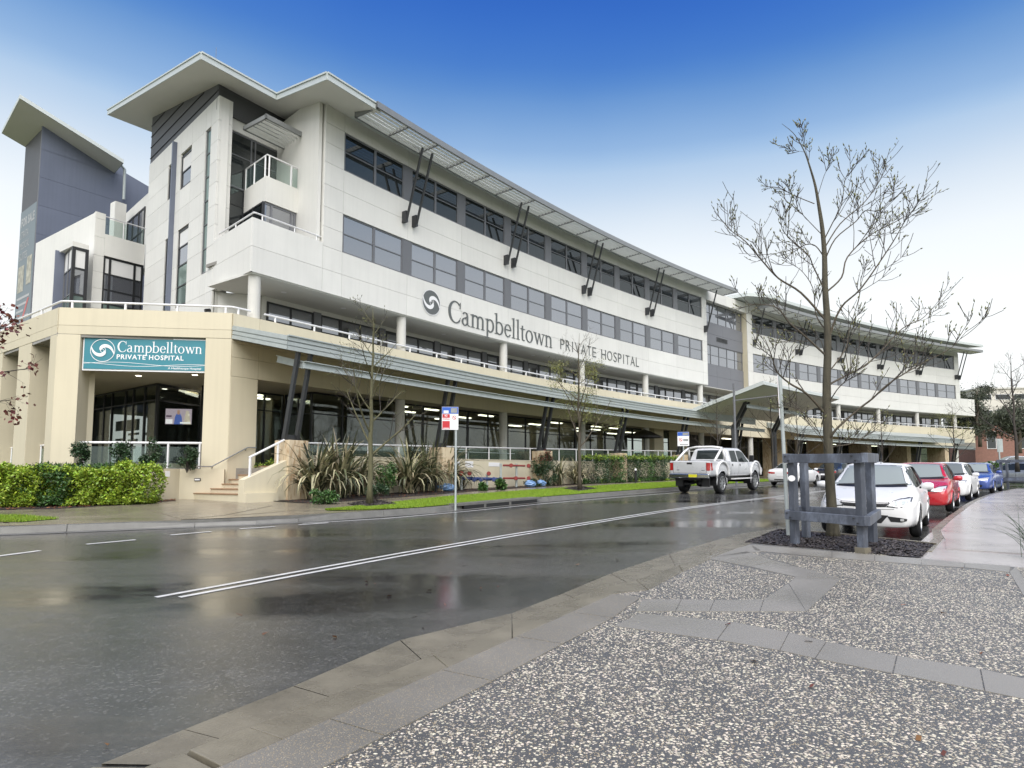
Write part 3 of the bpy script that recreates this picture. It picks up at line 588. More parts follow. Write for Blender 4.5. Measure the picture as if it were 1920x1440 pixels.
# painted lines
def paint(name, s0, s1, o0, w_, dz=.005, parent=None):
    oo_ = o0 if callable(o0) else (lambda s: o0)
    o = strip(fr(s0, s1, 1.0), lambda s: oo_(s) - w_ / 2, lambda s: oo_(s) + w_ / 2, dz).build(name, M['paint'], parent); 
    if parent is None: o['kind'] = 'structure'
    return o
c_o = lambda s: interp(s, [(-15, 14.98), (-11, 14.72), (-7.8, 14.62), (-.3, 14.68), (11.7, 15.2), (60, 15.2)])
dl = paint('double_centre_line', -14.9, 45, lambda s: c_o(s) - .10, .085); paint('double_centre_line', -14.75, 45, lambda s: c_o(s) + .12, .085, parent=dl)
e_o = lambda s: interp(s, [(-8.8, 9.0), (-6.5, 9.75), (-3, 9.95), (.1, 9.9), (10.6, 10.4), (30, 10.6)])
paint('edge_line', -8.6, 40, e_o, .09)
dash = None
for (a0, a1), (b0, b1) in (((-40, 1048), (75, 1033)), ((162, 1021), (254, 1012.5)), ((320, 1003.5), (396, 997)), ((450, 992), (516, 987.5)), ((560, 984.5), (616, 980.5))):
    p, q = G(a0, a1), G(b0, b1); t = (q - p).normalized(); nn = Vector((-t.y, t.x, 0)) * .055; mb = MB(); f = lambda p: (p.x, p.y, gz(p.x, p.y) + .007); mb.poly(f(p - nn), f(q - nn), f(q + nn), f(p + nn)); o = mb.build('lane_dash', M['paint'], dash)
    if dash is None: dash = o; o['kind'] = 'structure'
# drain inlet in the far kerb
dr = root('kerb_drain', FG(-.9, 9.1), 'grey kerb drain with a dark slot under a concrete lintel', 'drain')
mb = MB(); mb.fbox(F0, -3.2, 1.6, 8.85, 9.42, lambda s: gz(0, F0(s, 9.1).y) + .12, lambda s: gz(0, F0(s, 9.1).y) + .185, 4); mb.build('lintel', M['kerb2'], dr)
mb = MB(); mb.fbox(F0, -2.9, 1.3, 9.2, 9.405, lambda s: gz(0, F0(s, 9.1).y) + .01, lambda s: gz(0, F0(s, 9.1).y) + .118, 4); mb.build('slot', M['black'], dr)
for s_ in (-1.9, -.5):
    mb = MB(); mb.fbox(F0, s_, s_ + .12, 9.25, 9.412, lambda s: gz(0, F0(s, 9.1).y) + .0, lambda s: gz(0, F0(s, 9.1).y) + .119, 1); mb.build('support', M['kerb2'], dr)
# ================================================================== THE HOSPITAL
HOSP = root('hospital_building', (0, 45, 1), 'long curved four storey white and cream hospital with louvred sunshades and street awnings', 'hospital')
def part(name, mb, m, parent=HOSP, **k): return mb.build(name, m, parent, **k)
def window(F, s0, s1, o, z0, z1, cols=2, rows=2, fw=.06, gm='glass_up', fm='frame', parent=HOSP, depth=.10, name='window', mull=None, rowz=None, gms=None, blinds=None):
    """frame with mullions as one part, every pane a sub-part; cols: number or list of fractions"""
    cf = cols if hasattr(cols, '__len__') else [i / cols for i in range(cols + 1)]
    rz = rowz if rowz else [z0 + (z1 - z0) * i / rows for i in range(rows + 1)]
    mb = MB(); mw = mull or fw
    sx = [s0 + (s1 - s0) * f for f in cf]
    for i, s in enumerate(sx):
        a, b = (s, s + fw) if i == 0 else ((s - fw, s) if i == len(sx) - 1 else (s - mw / 2, s + mw / 2)); mb.fbox(F, a, b, o - depth, o, z0, z1)
    for i, z in enumerate(rz):
        a, b = (z, z + fw) if i == 0 else ((z - fw, z) if i == len(rz) - 1 else (z - fw * .35, z + fw * .35)); mb.fbox(F, s0 + fw * .9, s1 - fw * .9, o - depth * .9, o - .008, a, b, 2)
    w = part(name, mb, M[fm], parent)
    for i in range(len(sx) - 1):
        for j in range(len(rz) - 1):
            g = gms[j] if gms else gm; mb = MB(); a, b = sx[i] + mw * .4, sx[i + 1] - mw * .4
            mb.fbox(F, a, b, o - .055, o - .035, rz[j] + fw * .3, rz[j + 1] - fw * .3, 2); mb.build('pane', M[g], w)
    return w
def panels(F, cols, rows, o=0, th=.06, gap=.012, m='white', holes=(), parent=HOSP, name='wall_panel', n=None):
    for i in range(len(cols) - 1):
        for j in range(len(rows) - 1):
            c, r = (cols[i] + cols[i + 1]) / 2, (rows[j] + rows[j + 1]) / 2
            if any(h[0] < c < h[1] and h[2] < r < h[3] for h in holes): continue
            mb = MB(); mb.fbox(F, cols[i] + gap / 2, cols[i + 1] - gap / 2, o - th, o, rows[j] + gap / 2, rows[j + 1] - gap / 2, n or max(1, int((cols[i + 1] - cols[i]) / 2)))
            part(name, mb, M[m], parent)
ZR = [9.4, 10.41, 11.42]; ZM = [13.17, 14.17, 15.17]; ZT = [16.95, 18.0]
def wing(F, nb, s_lo, s_hi, skip=()):
    S = nb * 4
    mb = MB(); mb.fbox(F, s_lo + .02, s_hi - .02, -.40, -.16, 9.45, 17.9, nb * 2); part('wall', mb, M['charcoal'])
    cols = [s_lo] + [4 * n for n in range(0, nb + 1)] + [s_hi]
    cols = sorted(set(round(c, 3) for c in cols))
    panels(F, cols, ZR); panels(F, cols, ZM); panels(F, cols, ZT)
    for z0, z1 in ((11.42, 13.17), (15.17, 16.95)):
        for a, b in ((s_lo, 0), (S, s_hi)):
            if b - a > .05: panels(F, [a, b], [z0, (z0 + z1) / 2, z1])
        for n in range(nb + 1):
            if 0 < n < nb: mb = MB(); mb.fbox(F, 4 * n - .27, 4 * n + .27, -.12, -.03, z0, z1); part('pilaster', mb, M['frame'])
        for n in range(nb):
            a = 4 * n + (.03 if n == 0 else .27); b = 4 * n + 4 - (.03 if n == nb - 1 else .27)
            window(F, a, b, -.045, z0, z1, 2, 2, .07, 'glass_up' if z0 < 12 else 'glass_dk', 'frame', mull=.13)
wing(F0, 9, -1.05, 36.72); wing(F1, 10, -.85, 40.85)
# soffits over the first floor verandah, its window wall, and round columns
for F, a, b, n in ((F0, -4.3, 36.7, 20), (F1, -.85, 43.9, 22)):
    mb = MB(); mb.fbox(F, a, b, -3.2, -.07, 9.36, 9.44, n); part('soffit', mb, M['soffit'])
    mb = MB(); mb.fbox(F, max(a, -2.2), b - (3 if F is F1 else 0), -2.75, -2.5, 6.6, 9.36, n); part('wall', mb, M['white'])
def verandah(F, s0, n):
    for k in range(n):
        a = s0 + 4 * k
        window(F, a + .1, a + 2.55, -2.44, 6.75, 9.14, 2, rowz=[6.75, 7.7, 8.32, 9.14], gm='glass_up', fm='frame_dark', fw=.08)
        mb = MB(); mb.fbox(F, a + 2.55, a + 2.95, -2.5, -2.42, 6.7, 9.2); part('pilaster', mb, M['linkgrey'])
        if k % 2: window(F, a + 2.95, a + 4.1, -2.44, 6.75, 9.14, 1, rowz=[6.75, 8.6, 9.14], fm='frame_dark', fw=.14, name='door')
        else: window(F, a + 2.95, a + 4.1, -2.44, 6.75, 9.14, 1, rowz=[6.75, 7.7, 8.32, 9.14], fm='frame_dark', fw=.08)
verandah(F0, -2.1, 10); verandah(F1, .2, 10)
def column(F, s, z0, z1, o=-.36, r=.235):
    p = F(s, o); mb = MB(); mb.lathe([(0, z0), (r, z0), (r, z1), (0, z1)], 20, 'z', (p.x, p.y, 0)); part('column', mb, M['concol'], smooth=False)
    for f in bpy.data.objects[HOSP.name].children[-1:]: pass
for s in (-4.0, 4, 12, 20, 28, 36): column(F0, s, 6.6, 9.37)
for s in (4, 12, 20, 28, 36): column(F0, s, 1.2, 5.35)
for s in (-.3, 8, 16, 24, 32, 40): column(F1, s, 6.6, 9.37); column(F1, s, 1.0, 5.35)
for F, ss in ((F0, [-2, 1.2, 8, 16, 24, 32]), (F1, [4, 12, 20, 28, 36])):
    for s in ss:
        p = F(s, -1.3, 9.352); mb = MB(); mb.lathe([(0, -.012), (.11, -.012), (.13, 0)], 12, 'z', p); part('downlight', mb, M['signw'])
# --- recessed link between the two wings
pL = F0(36.72, 0); qL = F1(-.85, 0); LL = (qL - pL).length; FL = plane_frame(pL, math.degrees(math.atan2(qL.y - pL.y, qL.x - pL.x)))
mb = MB(); mb.fbox(FL, .02, LL - .02, -.9, -.62, 9.4, 18.0); part('wall', mb, M['charcoal'])
panels(FL, [0, LL / 3, 2 * LL / 3, LL], [9.4, 10.41, 11.42], -.5, m='linkgrey'); panels(FL, [0, LL / 2, LL], [13.17, 14.17, 15.17], -.5, m='linkgrey'); panels(FL, [0, LL / 2, LL], [16.95, 17.9], -.1, .55)
mb = MB(); mb.fbox(F1, -.84, -.60, -1.2, -.065, 9.42, 17.95); part('wall', mb, M['cream'])
for z0, z1 in ((11.42, 13.17), (15.17, 16.95)): window(FL, .05, LL - .05, -.54, z0, z1, 5, 2, .06, 'glass_up', 'frame')
mb = MB(); mb.fbox(FL, 2.4, 4.3, -.5, -.47, 13.62, 14.02); vt = part('wall_vent', mb, M['frame'])
for k in range(4): mb = MB(); mb.fbox(FL, 2.45, 4.25, -.47, -.445, 13.66 + k * .09, 13.71 + k * .09); mb.build('vent_slat', M['black'], vt)
mb = MB(); mb.fbox(FL, 0, LL, -2.6, -.5, 9.36, 9.44); part('soffit', mb, M['soffit'])
mb = MB(); mb.fbox(FL, 0, LL, -2.75, -2.5, 6.6, 9.36); part('wall', mb, M['white']); window(FL, .2, LL - .2, -2.44, 6.75, 9.14, 5, rowz=[6.75, 7.7, 8.32, 9.14], fm='frame_dark')
# end wall and terrace upstand of the far wing
pe = F1(40.85, 0); mb = MB(); mb.fbox(F1, 40.85, 40.93, -12, 0, 9.4, 17.3); part('wall', mb, M['white'])
panels(F1, [40.95, 42.4, 43.9], [9.4, 10.41, 11.55], 0); mb = MB(); mb.fbox(F1, 43.84, 43.9, -10, -.02, 9.4, 11.55); part('wall', mb, M['white'])
# --- sunshades at the eaves
def sunshade(F, s0, s1, o0, o1, z0, z1, n, per):
    mb = MB(); mb.fbox(F, s0, s1, o1 - .10, o1, z0, z1, n); mb.fbox(F, s0, s1, o0, o0 + .08, z0, z1 - .05, n)
    for s in (s0, s1 - .08): mb.fbox(F, s, s + .08, o0, o1, z0, z1 - .02)
    k = s0 + per
    while k < s1 - .5: mb.fbox(F, k - .04, k + .04, o0 + .08, o1 - .1, z0 + .01, z1 - .06); k += per
    sh = part('sunshade', mb, M['louvre_frame'])
    nb = 6
    for i in range(nb):
        o = o0 + .14 + (o1 - o0 - .28) * i / (nb - 1); mb = MB(); mm = n; vs = []; fs = []
        for j in range(mm + 1):
            s = s0 + .08 + (s1 - s0 - .16) * j / mm; vs += [F(s, o - .065, z0 + .03), F(s, o + .045, z0 + .10), F(s, o + .055, z0 + .09), F(s, o - .06, z0 + .02)]
        for j in range(mm):
            for q in range(4): fs.append((j * 4 + q, j * 4 + 4 + q, j * 4 + 4 + (q + 1) % 4, j * 4 + (q + 1) % 4))
        mb.add(vs, fs); mb.build('louvre_blade', M['louvre'], sh)
    return sh
sunshade(F0, -.1, 38.2, .75, 2.2, 17.32, 17.6, 26, 2.0); sunshade(F1, -.3, 42.2, .75, 2.3, 17.22, 17.5, 26, 2.0)
def bracket(F, s, one=False):
    mb = MB()
    for d in ((0,) if one else (-.34, .34)):
        mb.beam(F(s + d, .26, 14.0), F(s + d, 1.3, 17.36), .10, .075)
        mb.fbox(F, s + d - .07, s + d + .07, .0, .30, 13.92, 14.48)
    part('sunshade_bracket', mb, M['strut'])
for s in (4, 12, 20, 28): bracket(F0, s)
bracket(F0, 36.3, True); bracket(F1, .1, True)
for s in (8, 16, 24, 32, 40.3): bracket(F1, s)
# --- roof: one raking plane, stepped in plan
RS = .23
def o_of(x, y): return (x + 7.499) * sin(PH0) - (y - 28.034) * cos(PH0)
def so(s, o): p = F0(s, o) if s < 0 else plane_frame(F0(0, 0), math.degrees(PH0))(s, o); return (p.x, p.y)
zs = lambda d: (lambda x, y: 17.75 + d - RS * o_of(x, y))
out = [(-5.45, -2.3), (-1.95, -2.3), (-2.65, 2.04), (.2, 2.04), (.2, -15.2), (-3.4, -15.6)]
pl = [so(*p) for p in out]
mb = MB(); mb.prism(pl, zs(0), zs(.03)); part('roof_soffit', mb, M['soffit'])
mb = MB(); ins = [so(*p) for p in ((-5.40, -2.35), (-1.90, -2.35), (-2.58, 1.98), (.2, 1.98), (.2, -15.15), (-3.35, -15.5))]; mb.prism(ins, zs(.03), zs(.26)); part('roof', mb, M['roofedge'])
mb = MB()
for a, b in zip(out, out[1:4] + []):
    p, q = so(*a), so(*b); mb.beam((*p, zs(.12)(*p)), (*q, zs(.12)(*q)), .05, .24); mb.beam((*p, zs(.28)(*p)), (*q, zs(.28)(*q)), .14, .07)
p, q = so(*out[5]), so(*out[0]); mb.beam((*p, zs(.12)(*p)), (*q, zs(.12)(*q)), .05, .24); mb.beam((*p, zs(.27)(*p)), (*q, zs(.27)(*q)), .12, .06)
part('roof_fascia', mb, M['roofedge'])
for F, a, b, oe, zz in ((F0, .2, 37.2, 1.0, 17.75), (F1, -.6, 42.4, 2.25, 17.95)):
    mb = MB(); n = 22; vs = []; fs = []
    for i in range(n + 1):
        s = a + (b - a) * i / n
        for o, d in ((oe, 0), (oe, .28), (-14, .28), (-14, 0)): vs.append(F(s, o, zz + d - RS * (o - (0 if F is F0 else 2.0)) * (1 if F is F0 else .55)))
    for i in range(n):
        for q in range(4): fs.append((i * 4 + q, i * 4 + 4 + q, i * 4 + 4 + (q + 1) % 4, i * 4 + (q + 1) % 4))
    fs += [(0, 1, 2, 3), (n * 4 + 3, n * 4 + 2, n * 4 + 1, n * 4)]; mb.add(vs, fs); part('roof', mb, M['roofedge'])
mb = MB(); p = F1(-2.2, 3.2); mb.prism([tuple(F1(-2.6, 1.2)[:2]), tuple(F1(.0, 2.4)[:2]), tuple(F1(.6, -6)[:2]), tuple(F1(-4.6, -6)[:2])], 18.0, 18.3); part('roof', mb, M['roofedge'])
mb = MB(); mb.tube([F0(-3.6, -4.5, 19.0), F0(-3.6, -4.5, 20.7)], .010, 5); part('lightning_rod', mb, M['frame'])
# --- tall gable block at the left end
A0 = F0(-4.41, 0); B0 = (A0.x + 12.8 * cos(rad(136)), A0.y + 12.8 * sin(rad(136))); FA = plane_frame(B0, -44)
zr = [6.6, 7.5, 8.45, 9.4, 10.35, 11.42, 12.3, 13.17, 14.17, 15.15, 16.05, 16.95, 18.05]
holes = [(4.7, 6.05, 15.15, 16.95), (3.0, 3.9, 15.15, 16.95), (4.7, 6.05, 9.4, 13.17), (3.0, 3.9, 9.4, 13.17), (7.7, 8.3, 10.35, 16.95)]
panels(FA, [0, 3.0, 3.9, 4.7, 6.05, 7.7, 8.3, 9.1], zr, 0, .08, holes=holes)
mb = MB(); mb.fbox(FA, .02, 9.08, -.45, -.13, 6.6, 18.0); part('wall', mb, M['white'])
gb_ = ['frost', 'glass_up', 'glass_up', 'blind']
window(FA, 4.7, 6.05, -.04, 15.17, 16.82, 1, 2, .09, fm='frame_dark', gms=['glass_up', 'blind']); window(FA, 3.0, 3.9, -.04, 15.17, 16.8, 1, 2, .09, fm='frame_dark')
window(FA, 4.7, 6.05, -.04, 9.42, 13.14, 1, rowz=[9.42, 10.4, 11.4, 12.3, 13.14], fw=.09, fm='frame_dark', gms=['frost', 'frost', 'glass_up', 'blind'])
window(FA, 3.0, 3.9, -.04, 9.42, 13.14, 1, rowz=[9.42, 10.4, 11.4, 13.14], fw=.09, fm='frame_dark', gms=['frost', 'frost', 'glass_up'])
window(FA, 7.72, 8.28, -.04, 10.4, 16.93, 1, 6, .05, gm='frost', fm='frame')
mb = MB(); mb.fbox(FA, 3.98, 4.12, -.05, .20, 9.4, 17.75); part('blade_fin', mb, M['blue'])
mb = MB(); a_, b_ = FA(9.0, -.25), F0(-2.2, -2.62); mb.beam((a_.x, a_.y, 8.0), (b_.x, b_.y, 8.0), .12, 2.75); part('wall', mb, M['white'])
mb = MB(); mb.beam(FA(9.0, .02, 8.55), FA(9.0, .22, 8.5), .16, .12); part('camera_housing', mb, M['black'])
panels(FA, [9.1, 12.8], [9.4, 10.41, 11.55], 0, .08); mb = MB(); mb.fbox(FA, 9.1, 12.72, -.3, -.1, 9.4, 11.54); part('wall', mb, M['white'])
pc = FA(9.1, 0); FP = plane_frame(pc, 54.85)
panels(FP, [0, .65], [9.4] + zr[4:], 0, .08); mb = MB(); mb.fbox(FP, .57, .65, -.5, -.085, 10.5, 18.0); part('wall', mb, M['white'])
panels(F0, [-4.41, -1.05], [9.4, 10.41, 11.55], 0, .08); mb = MB(); mb.fbox(F0, -4.3, -1.1, -.3, -.1, 9.42, 11.54); part('wall', mb, M['white'])
# dark upper wall under the raking soffit
cor = Vector((-12.80, 27.12, 0)); bk = Vector((-19.2, 33.3, 0)); rt_ = Vector((*so(.2, -3.95), 0)); mb = MB()
zt = lambda p: 17.75 - RS * o_of(p.x, p.y) + .01
for a, b in ((bk, cor), (cor, rt_)):
    n_ = 6
    d = (b - a).normalized(); nv = Vector((-d.y, d.x, 0)) * .12
    mb.box8([(a.x, a.y, 17.5), (b.x, b.y, 17.5), (b.x + nv.x, b.y + nv.y, 17.5), (a.x + nv.x, a.y + nv.y, 17.5)], [(a.x, a.y, zt(a)), (b.x, b.y, zt(b)), (b.x + nv.x, b.y + nv.y, zt(b)), (a.x + nv.x, a.y + nv.y, zt(a))])
part('upper_wall', mb, M['charcoal'])
d = (cor - bk).normalized(); nv = Vector((d.y, -d.x, 0)) * .02; mb = MB()          # cover strips over the cladding joints
for z in (18.35, 18.95, 19.55, 20.15):
    p0, p1 = bk, cor
    lo_, hi_ = 0.0, 1.0
    while zt(p0 + (p1 - p0) * hi_) < z + .05 and hi_ > .02: hi_ -= .01
    mb.beam((p0 + nv).to_3d() + Vector((0, 0, z)), p0 + (p1 - p0) * hi_ + nv + Vector((0, 0, z)), .03, .035)
part('cladding_strip', mb, M['black'])
# back wall of the recess with its glazing
window(F0, -3.2, .1, -4.0, 14.4, 16.95, [0, .36, .42, 1], rowz=[14.4, 15.9, 16.95], fw=.06, gm='glass_dk', fm='frame')
window(F0, -3.2, -2.3, -4.0, 10.6, 14.4, 1, rowz=[10.6, 11.7, 12.7, 13.6, 14.4], fw=.05, gm='glass_dk', fm='frame_dark')
mb = MB(); mb.fbox(F0, -3.25, .15, -4.3, -4.08, 10.5, 18.0); part('wall', mb, M['white']); panels(F0, [-3.2, .1], [16.97, 17.75], -3.98, .08)
mb = MB(); mb.fbox(F0, -1.045, -.85, -.45, -.062, 9.42, 18.1); part('wall', mb, M['white'])
FRt = plane_frame(F0(-1.05, -.02), 136)
mb = MB(); mb.fbox(FRt, .09, 4.0, -.25, -.10, 10.6, 18.2); part('wall', mb, M['white'])
FR2 = plane_frame(FRt(4.0, 0), -44); panels(FR2, [0, 1.4, 3.98], [10.6] + zr[5:], 0, .08)
mb = MB(); mb.fbox(FR2, 3.15, 3.8, 0, .03, 12.5, 13.25); vt = part('wall_vent', mb, M['frame_dark'])
for k in range(6): mb = MB(); mb.fbox(FR2, 3.2, 3.75, .03, .05, 12.56 + k * .11, 12.61 + k * .11); mb.build('vent_slat', M['linkgrey'], vt)
# corner glazing below the balcony
window(F0, -2.68, -.1, -1.95, 10.6, 13.28, [0, .16, .55, .62, 1], rowz=[10.6, 13.28], fw=.08, gm='glass_up', fm='linkgrey')
FW2 = plane_frame(F0(-2.40, -3.95), -44); window(FW2, 0, 2.02, 0, 10.6, 13.28, 2, rowz=[10.6, 13.28], fw=.07, gm='glass_dk', fm='frame_dark')
mb = MB(); mb.fbox(F0, -3.9, .0, -4.1, -.08, 10.45, 10.58); part('terrace_floor', mb, M['paver'])
def rail_path(pts, z, r=.035, posts=None, parent=HOSP, name='rail', m='rail', bz=None):
    mb = MB(); mb.tube([(p.x, p.y, z(p) if callable(z) else z) for p in pts], r, 8)
    if posts:
        for p in posts: mb.beam((p.x, p.y, bz(p) if callable(bz) else bz), (p.x, p.y, (z(p) if callable(z) else z)), .045, .045)
    return part(name, mb, M[m], parent)
rail_path([FA(9.4, -.1), FA(12.65, -.12), F0(-4.2, -.12), F0(-1.1, -.12)], 11.80, .035, [F0(-3.9, -.12), F0(-2.4, -.12), F0(-1.3, -.12), FA(11, -.12)], bz=11.5)
# balcony with glass railing
bp_ = [so(-2.62, -1.9), so(-.04, -1.9), so(-.02, -3.98), so(-2.32, -3.98)]
mb = MB(); mb.prism(bp_, 13.3, 14.42); bal = part('balcony', mb, M['white'])
mb = MB(); c_ = [Vector((*so(-2.30, -3.9), 0)), Vector((*so(-2.56, -1.96), 0)), Vector((*so(-.10, -1.96), 0))]
mb.tube([(p.x, p.y, 15.4) for p in c_], .035, 8)
for p in (c_[0], c_[0].lerp(c_[1], .42), c_[0].lerp(c_[1], .93), c_[1].lerp(c_[2], .05), c_[1].lerp(c_[2], .5), c_[2].lerp(c_[1], .03)): mb.beam((p.x, p.y, 14.4), (p.x, p.y, 15.4), .06, .05)
mb.build('balcony_rail', M['rail'], bal)
for a, b in ((.02, .38), (.46, .88)): mb = MB(); p, q = c_[0].lerp(c_[1], a), c_[0].lerp(c_[1], b); mb.beam((p.x, p.y, 14.9), (q.x, q.y, 14.9), .015, .85); mb.build('glass_panel', M['glass_rail'], bal)
for a, b in ((.09, .47), (.53, .95)): mb = MB(); p, q = c_[1].lerp(c_[2], a), c_[1].lerp(c_[2], b); mb.beam((p.x, p.y, 14.9), (q.x, q.y, 14.9), .015, .85); mb.build('glass_panel', M['glass_rail'], bal)
sunshade(F0, -2.88, -.30, -3.35, -1.65, 16.80, 17.0, 2, 3.0)
# --- blocks set back at the far left
FB = plane_frame((-21.95, 33.29), 54.85)     # street-parallel face, s from its left corner
panels(FB, [0, .5], [6.6] + zr[1:10] + [15.5], 0, .08); mb = MB(); mb.fbox(FB, 0.02, .48, -8.0, -.09, 6.6, 15.45); part('wall', mb, M['white'])
FB2 = plane_frame(Vector((-21.95, 33.29, 0)) + Vector((8 * cos(rad(136)), 8 * sin(rad(136)), 0)), -44); panels(FB2, [0, 2.6, 5.3, 7.97], [6.6] + zr[1:10] + [15.5], 0.0, .08)
mb = MB(); mb.fbox(FB, .5, 2.55, -.2, 0, 13.25, 14.42); part('balcony_upstand', mb, M['white'])
mb = MB(); mb.fbox(FB, .5, 2.55, -6, -.2, 13.25, 13.4); part('terrace_floor', mb, M['soffit'])
window(FB, .5, 2.55, -.06, 9.5, 13.25, [0, .17, .78, 1], rowz=[9.5, 10.7, 11.45, 12.3, 13.25], fw=.11, gms=['frost', 'glass_up', 'glass_up', 'blind'], fm='frame_dark')
mb = MB(); mb.fbox(FB, .55, 2.5, -.12, -.1, 14.42, 15.3); gp = part('glass_panel', mb, M['glass_rail'])
rail_path([FB(.5, -.1), FB(2.6, -.1)], 15.4, .03, [FB(1.45, -.1)], bz=14.4)
FBW = plane_frame(FB(.5 - 1.62, .40), 54.85)
mb = MB(); mb.fbox(FBW, 0, .75, -1.6, -.02, 13.2, 13.45); part('bay_window_cap', mb, M['white'])
window(FBW, 0, .75, 0, 9.0, 13.2, 1, rowz=[9.0, 10.75, 12.1, 13.2], fw=.15, fm='frame_dark', gms=['frost', 'glass_up', 'blind'])
FBX = plane_frame(FBW(0, 0) + Vector((1.7 * cos(rad(136)), 1.7 * sin(rad(136)), 0)), -44); window(FBX, 0, 1.68, 0, 9.0, 13.2, 2, rowz=[9.0, 10.75, 12.1, 13.2], fw=.08, fm='frame', gms=['frost', 'glass_up', 'blind'])
mb = MB(); mb.fbox(FBX, -.1, .02, .0, .40, 9.0, 13.3); part('blade_fin', mb, M['blue'])
FBK = plane_frame((-25.2, 40.2), -44); mb = MB(); mb.fbox(FBK, 0, 7.2, -.4, 0, 13.3, 17.65); part('wall', mb, M['white'])
window(FBK, 2.6, 5.9, .06, 14.2, 16.95, 3, 2, .11, fm='frame_dark', gms=['glass_up', 'glass_up'])
mb = MB(); mb.fbox(FB, 2.13, 2.75, -3.5, -2.9, 13.3, 17.55); part('wall', mb, M['white'])
# --- podium: cream parapet with joints, left wing, chamfer, street side
D = Vector((-16.35, 23.05, 0)); C = F0(-5.08, 0); FCH = plane_frame(D, 8); LC = (C - D).length
FLP = plane_frame(D + Vector((24 * cos(rad(143)), 24 * sin(rad(143)), 0)), -37)
PZ = [5.25, 5.97, 6.49, 7.62]; PZ2 = [6.65, 6.97, 7.62]
def cream(F, cols, rows, **k): panels(F, cols, rows, m='cream', gap=.010, name='parapet_panel', **k)
cream(F0, [-5.06, -3.95, 0, 4, 8, 12, 16, 20, 24, 28, 32, 36, 37.5], PZ, th=.22)
cream(FL, [.7, LL], [5.25, 7.62], th=.22); cream(F1, [-.8, 0] + [4 * k for k in range(1, 11)] + [43.6], [5.25, 5.9, 6.6, 7.62], th=.22)
cream(FCH, [.02, LC - .02], PZ2, th=.22); cream(FLP, [0, 8, 16, 23.98], PZ2, th=.22)
def pier(F, s0, s1, o0, o1, z1, z0=0.4): mb = MB(); mb.fbox(F, s0, s1, o0, o1, z0, z1); part('pier', mb, M['cream'], bevel=.01)
pier(FCH, 0.0, .78, -.85, 0, 6.64); pier(FCH, 5.06, LC - .005, -.9, 0, 6.64); pier(F0, -5.07, -3.95, -.9, 0, 5.245)
for a in (23.35,): pier(FLP, a, 24.0, -1.3, 0, 6.64)
for k in range(6): a = 21.4 - 3.35 * k; pier(FLP, a - 1.4, a, -1.3, 0, 6.64)
mb = MB(); mb.fbox(FLP, 2, 21.0, -2.1, -2.0, 5.2, 6.62); part('bulkhead', mb, M['linkgrey']); mb = MB(); mb.fbox(FLP, 0, 23.4, -3.0, -.25, 6.62, 6.66); part('soffit', mb, M['creamd'])
mb = MB(); mb.fbox(FLP, 0, 15.5, -4.3, -4.2, .5, 6.6); part('wall', mb, M['intd'])
for k in range(3):
    a = 21.4 - 3.35 * k
    mb = MB(); mb.tube([FLP(a, -.5, 2.72), FLP(a + 1.95, -.5, 2.72)], .035, 8)
    for s in (a + .08, a + .95, a + 1.8): mb.beam(FLP(s, -.5, 1.6), FLP(s, -.5, 2.72), .05, .05)
    rl = part('rail', mb, M['rail']); mb = MB(); mb.fbox(FLP, a + .1, a + 1.9, -.51, -.49, 1.75, 2.6); mb.build('glass_panel', M['glass_rail'], rl)
    mb = MB(); mb.fbox(FLP, a, a + 1.95, -1.3, -.1, .4, 1.7); part('sill_wall', mb, M['cream'])
deck = [tuple(FLP(0, -.2)[:2]), tuple(D[:2]), tuple(FCH(LC, -.2)[:2])] + [tuple(F0(s, -.2)[:2]) for s in fr(-4.9, 37, 3)] + [tuple(F0(37, -14)[:2]), tuple(F0(18, -16)[:2]), tuple(F0(0, -16)[:2]), (-30, 48)]
mb = MB(); mb.prism(deck, 6.55, 6.70); part('podium_deck', mb, M['paver'])
ceil_ = [tuple(FCH(.2, -.2)[:2]), tuple(FCH(LC - .1, -.2)[:2])] + [tuple(F0(s, -.23)[:2]) for s in fr(-4.8, 37, 3)] + [tuple(F0(37, -12)[:2]), tuple(F0(18, -12)[:2]), tuple(F0(0, -12)[:2]), (-24, 36)]
mb = MB(); mb.prism(ceil_, 5.46, 5.52); part('ceiling', mb, M['creamd'])
mb = MB(); mb.fbox(F1, -.5, 43.4, -8, -.23, 5.46, 5.52, 12); part('ceiling', mb, M['creamd']); mb = MB(); mb.fbox(F1, -1, 43.4, -10, -.2, 6.55, 6.70, 12); part('podium_deck', mb, M['paver'])
tz = lambda s: 1.80 + .023 * max(s, -8)
flo = [tuple(FCH(.6, -.1)[:2]), tuple(FCH(LC - .1, -.1)[:2]), tuple(F0(-4.5, .1)[:2]), tuple(F0(-4.0, 2.1)[:2])] + [tuple(F0(s, 2.1)[:2]) for s in fr(0, 37, 3)] + [tuple(F0(37, -12)[:2]), tuple(F0(18, -12)[:2]), tuple(F0(0, -12)[:2]), (-24, 36)]
mb = MB(); mb.prism(flo, 1.0, lambda x, y: 1.85 + .018 * (y - 25)); part('terrace_floor', mb, M['paver'])
mb = MB(); mb.fbox(F1, -.8, 43.4, -.8, -.3, 5.53, 6.54, 12); part('wall', mb, M['creamd'])
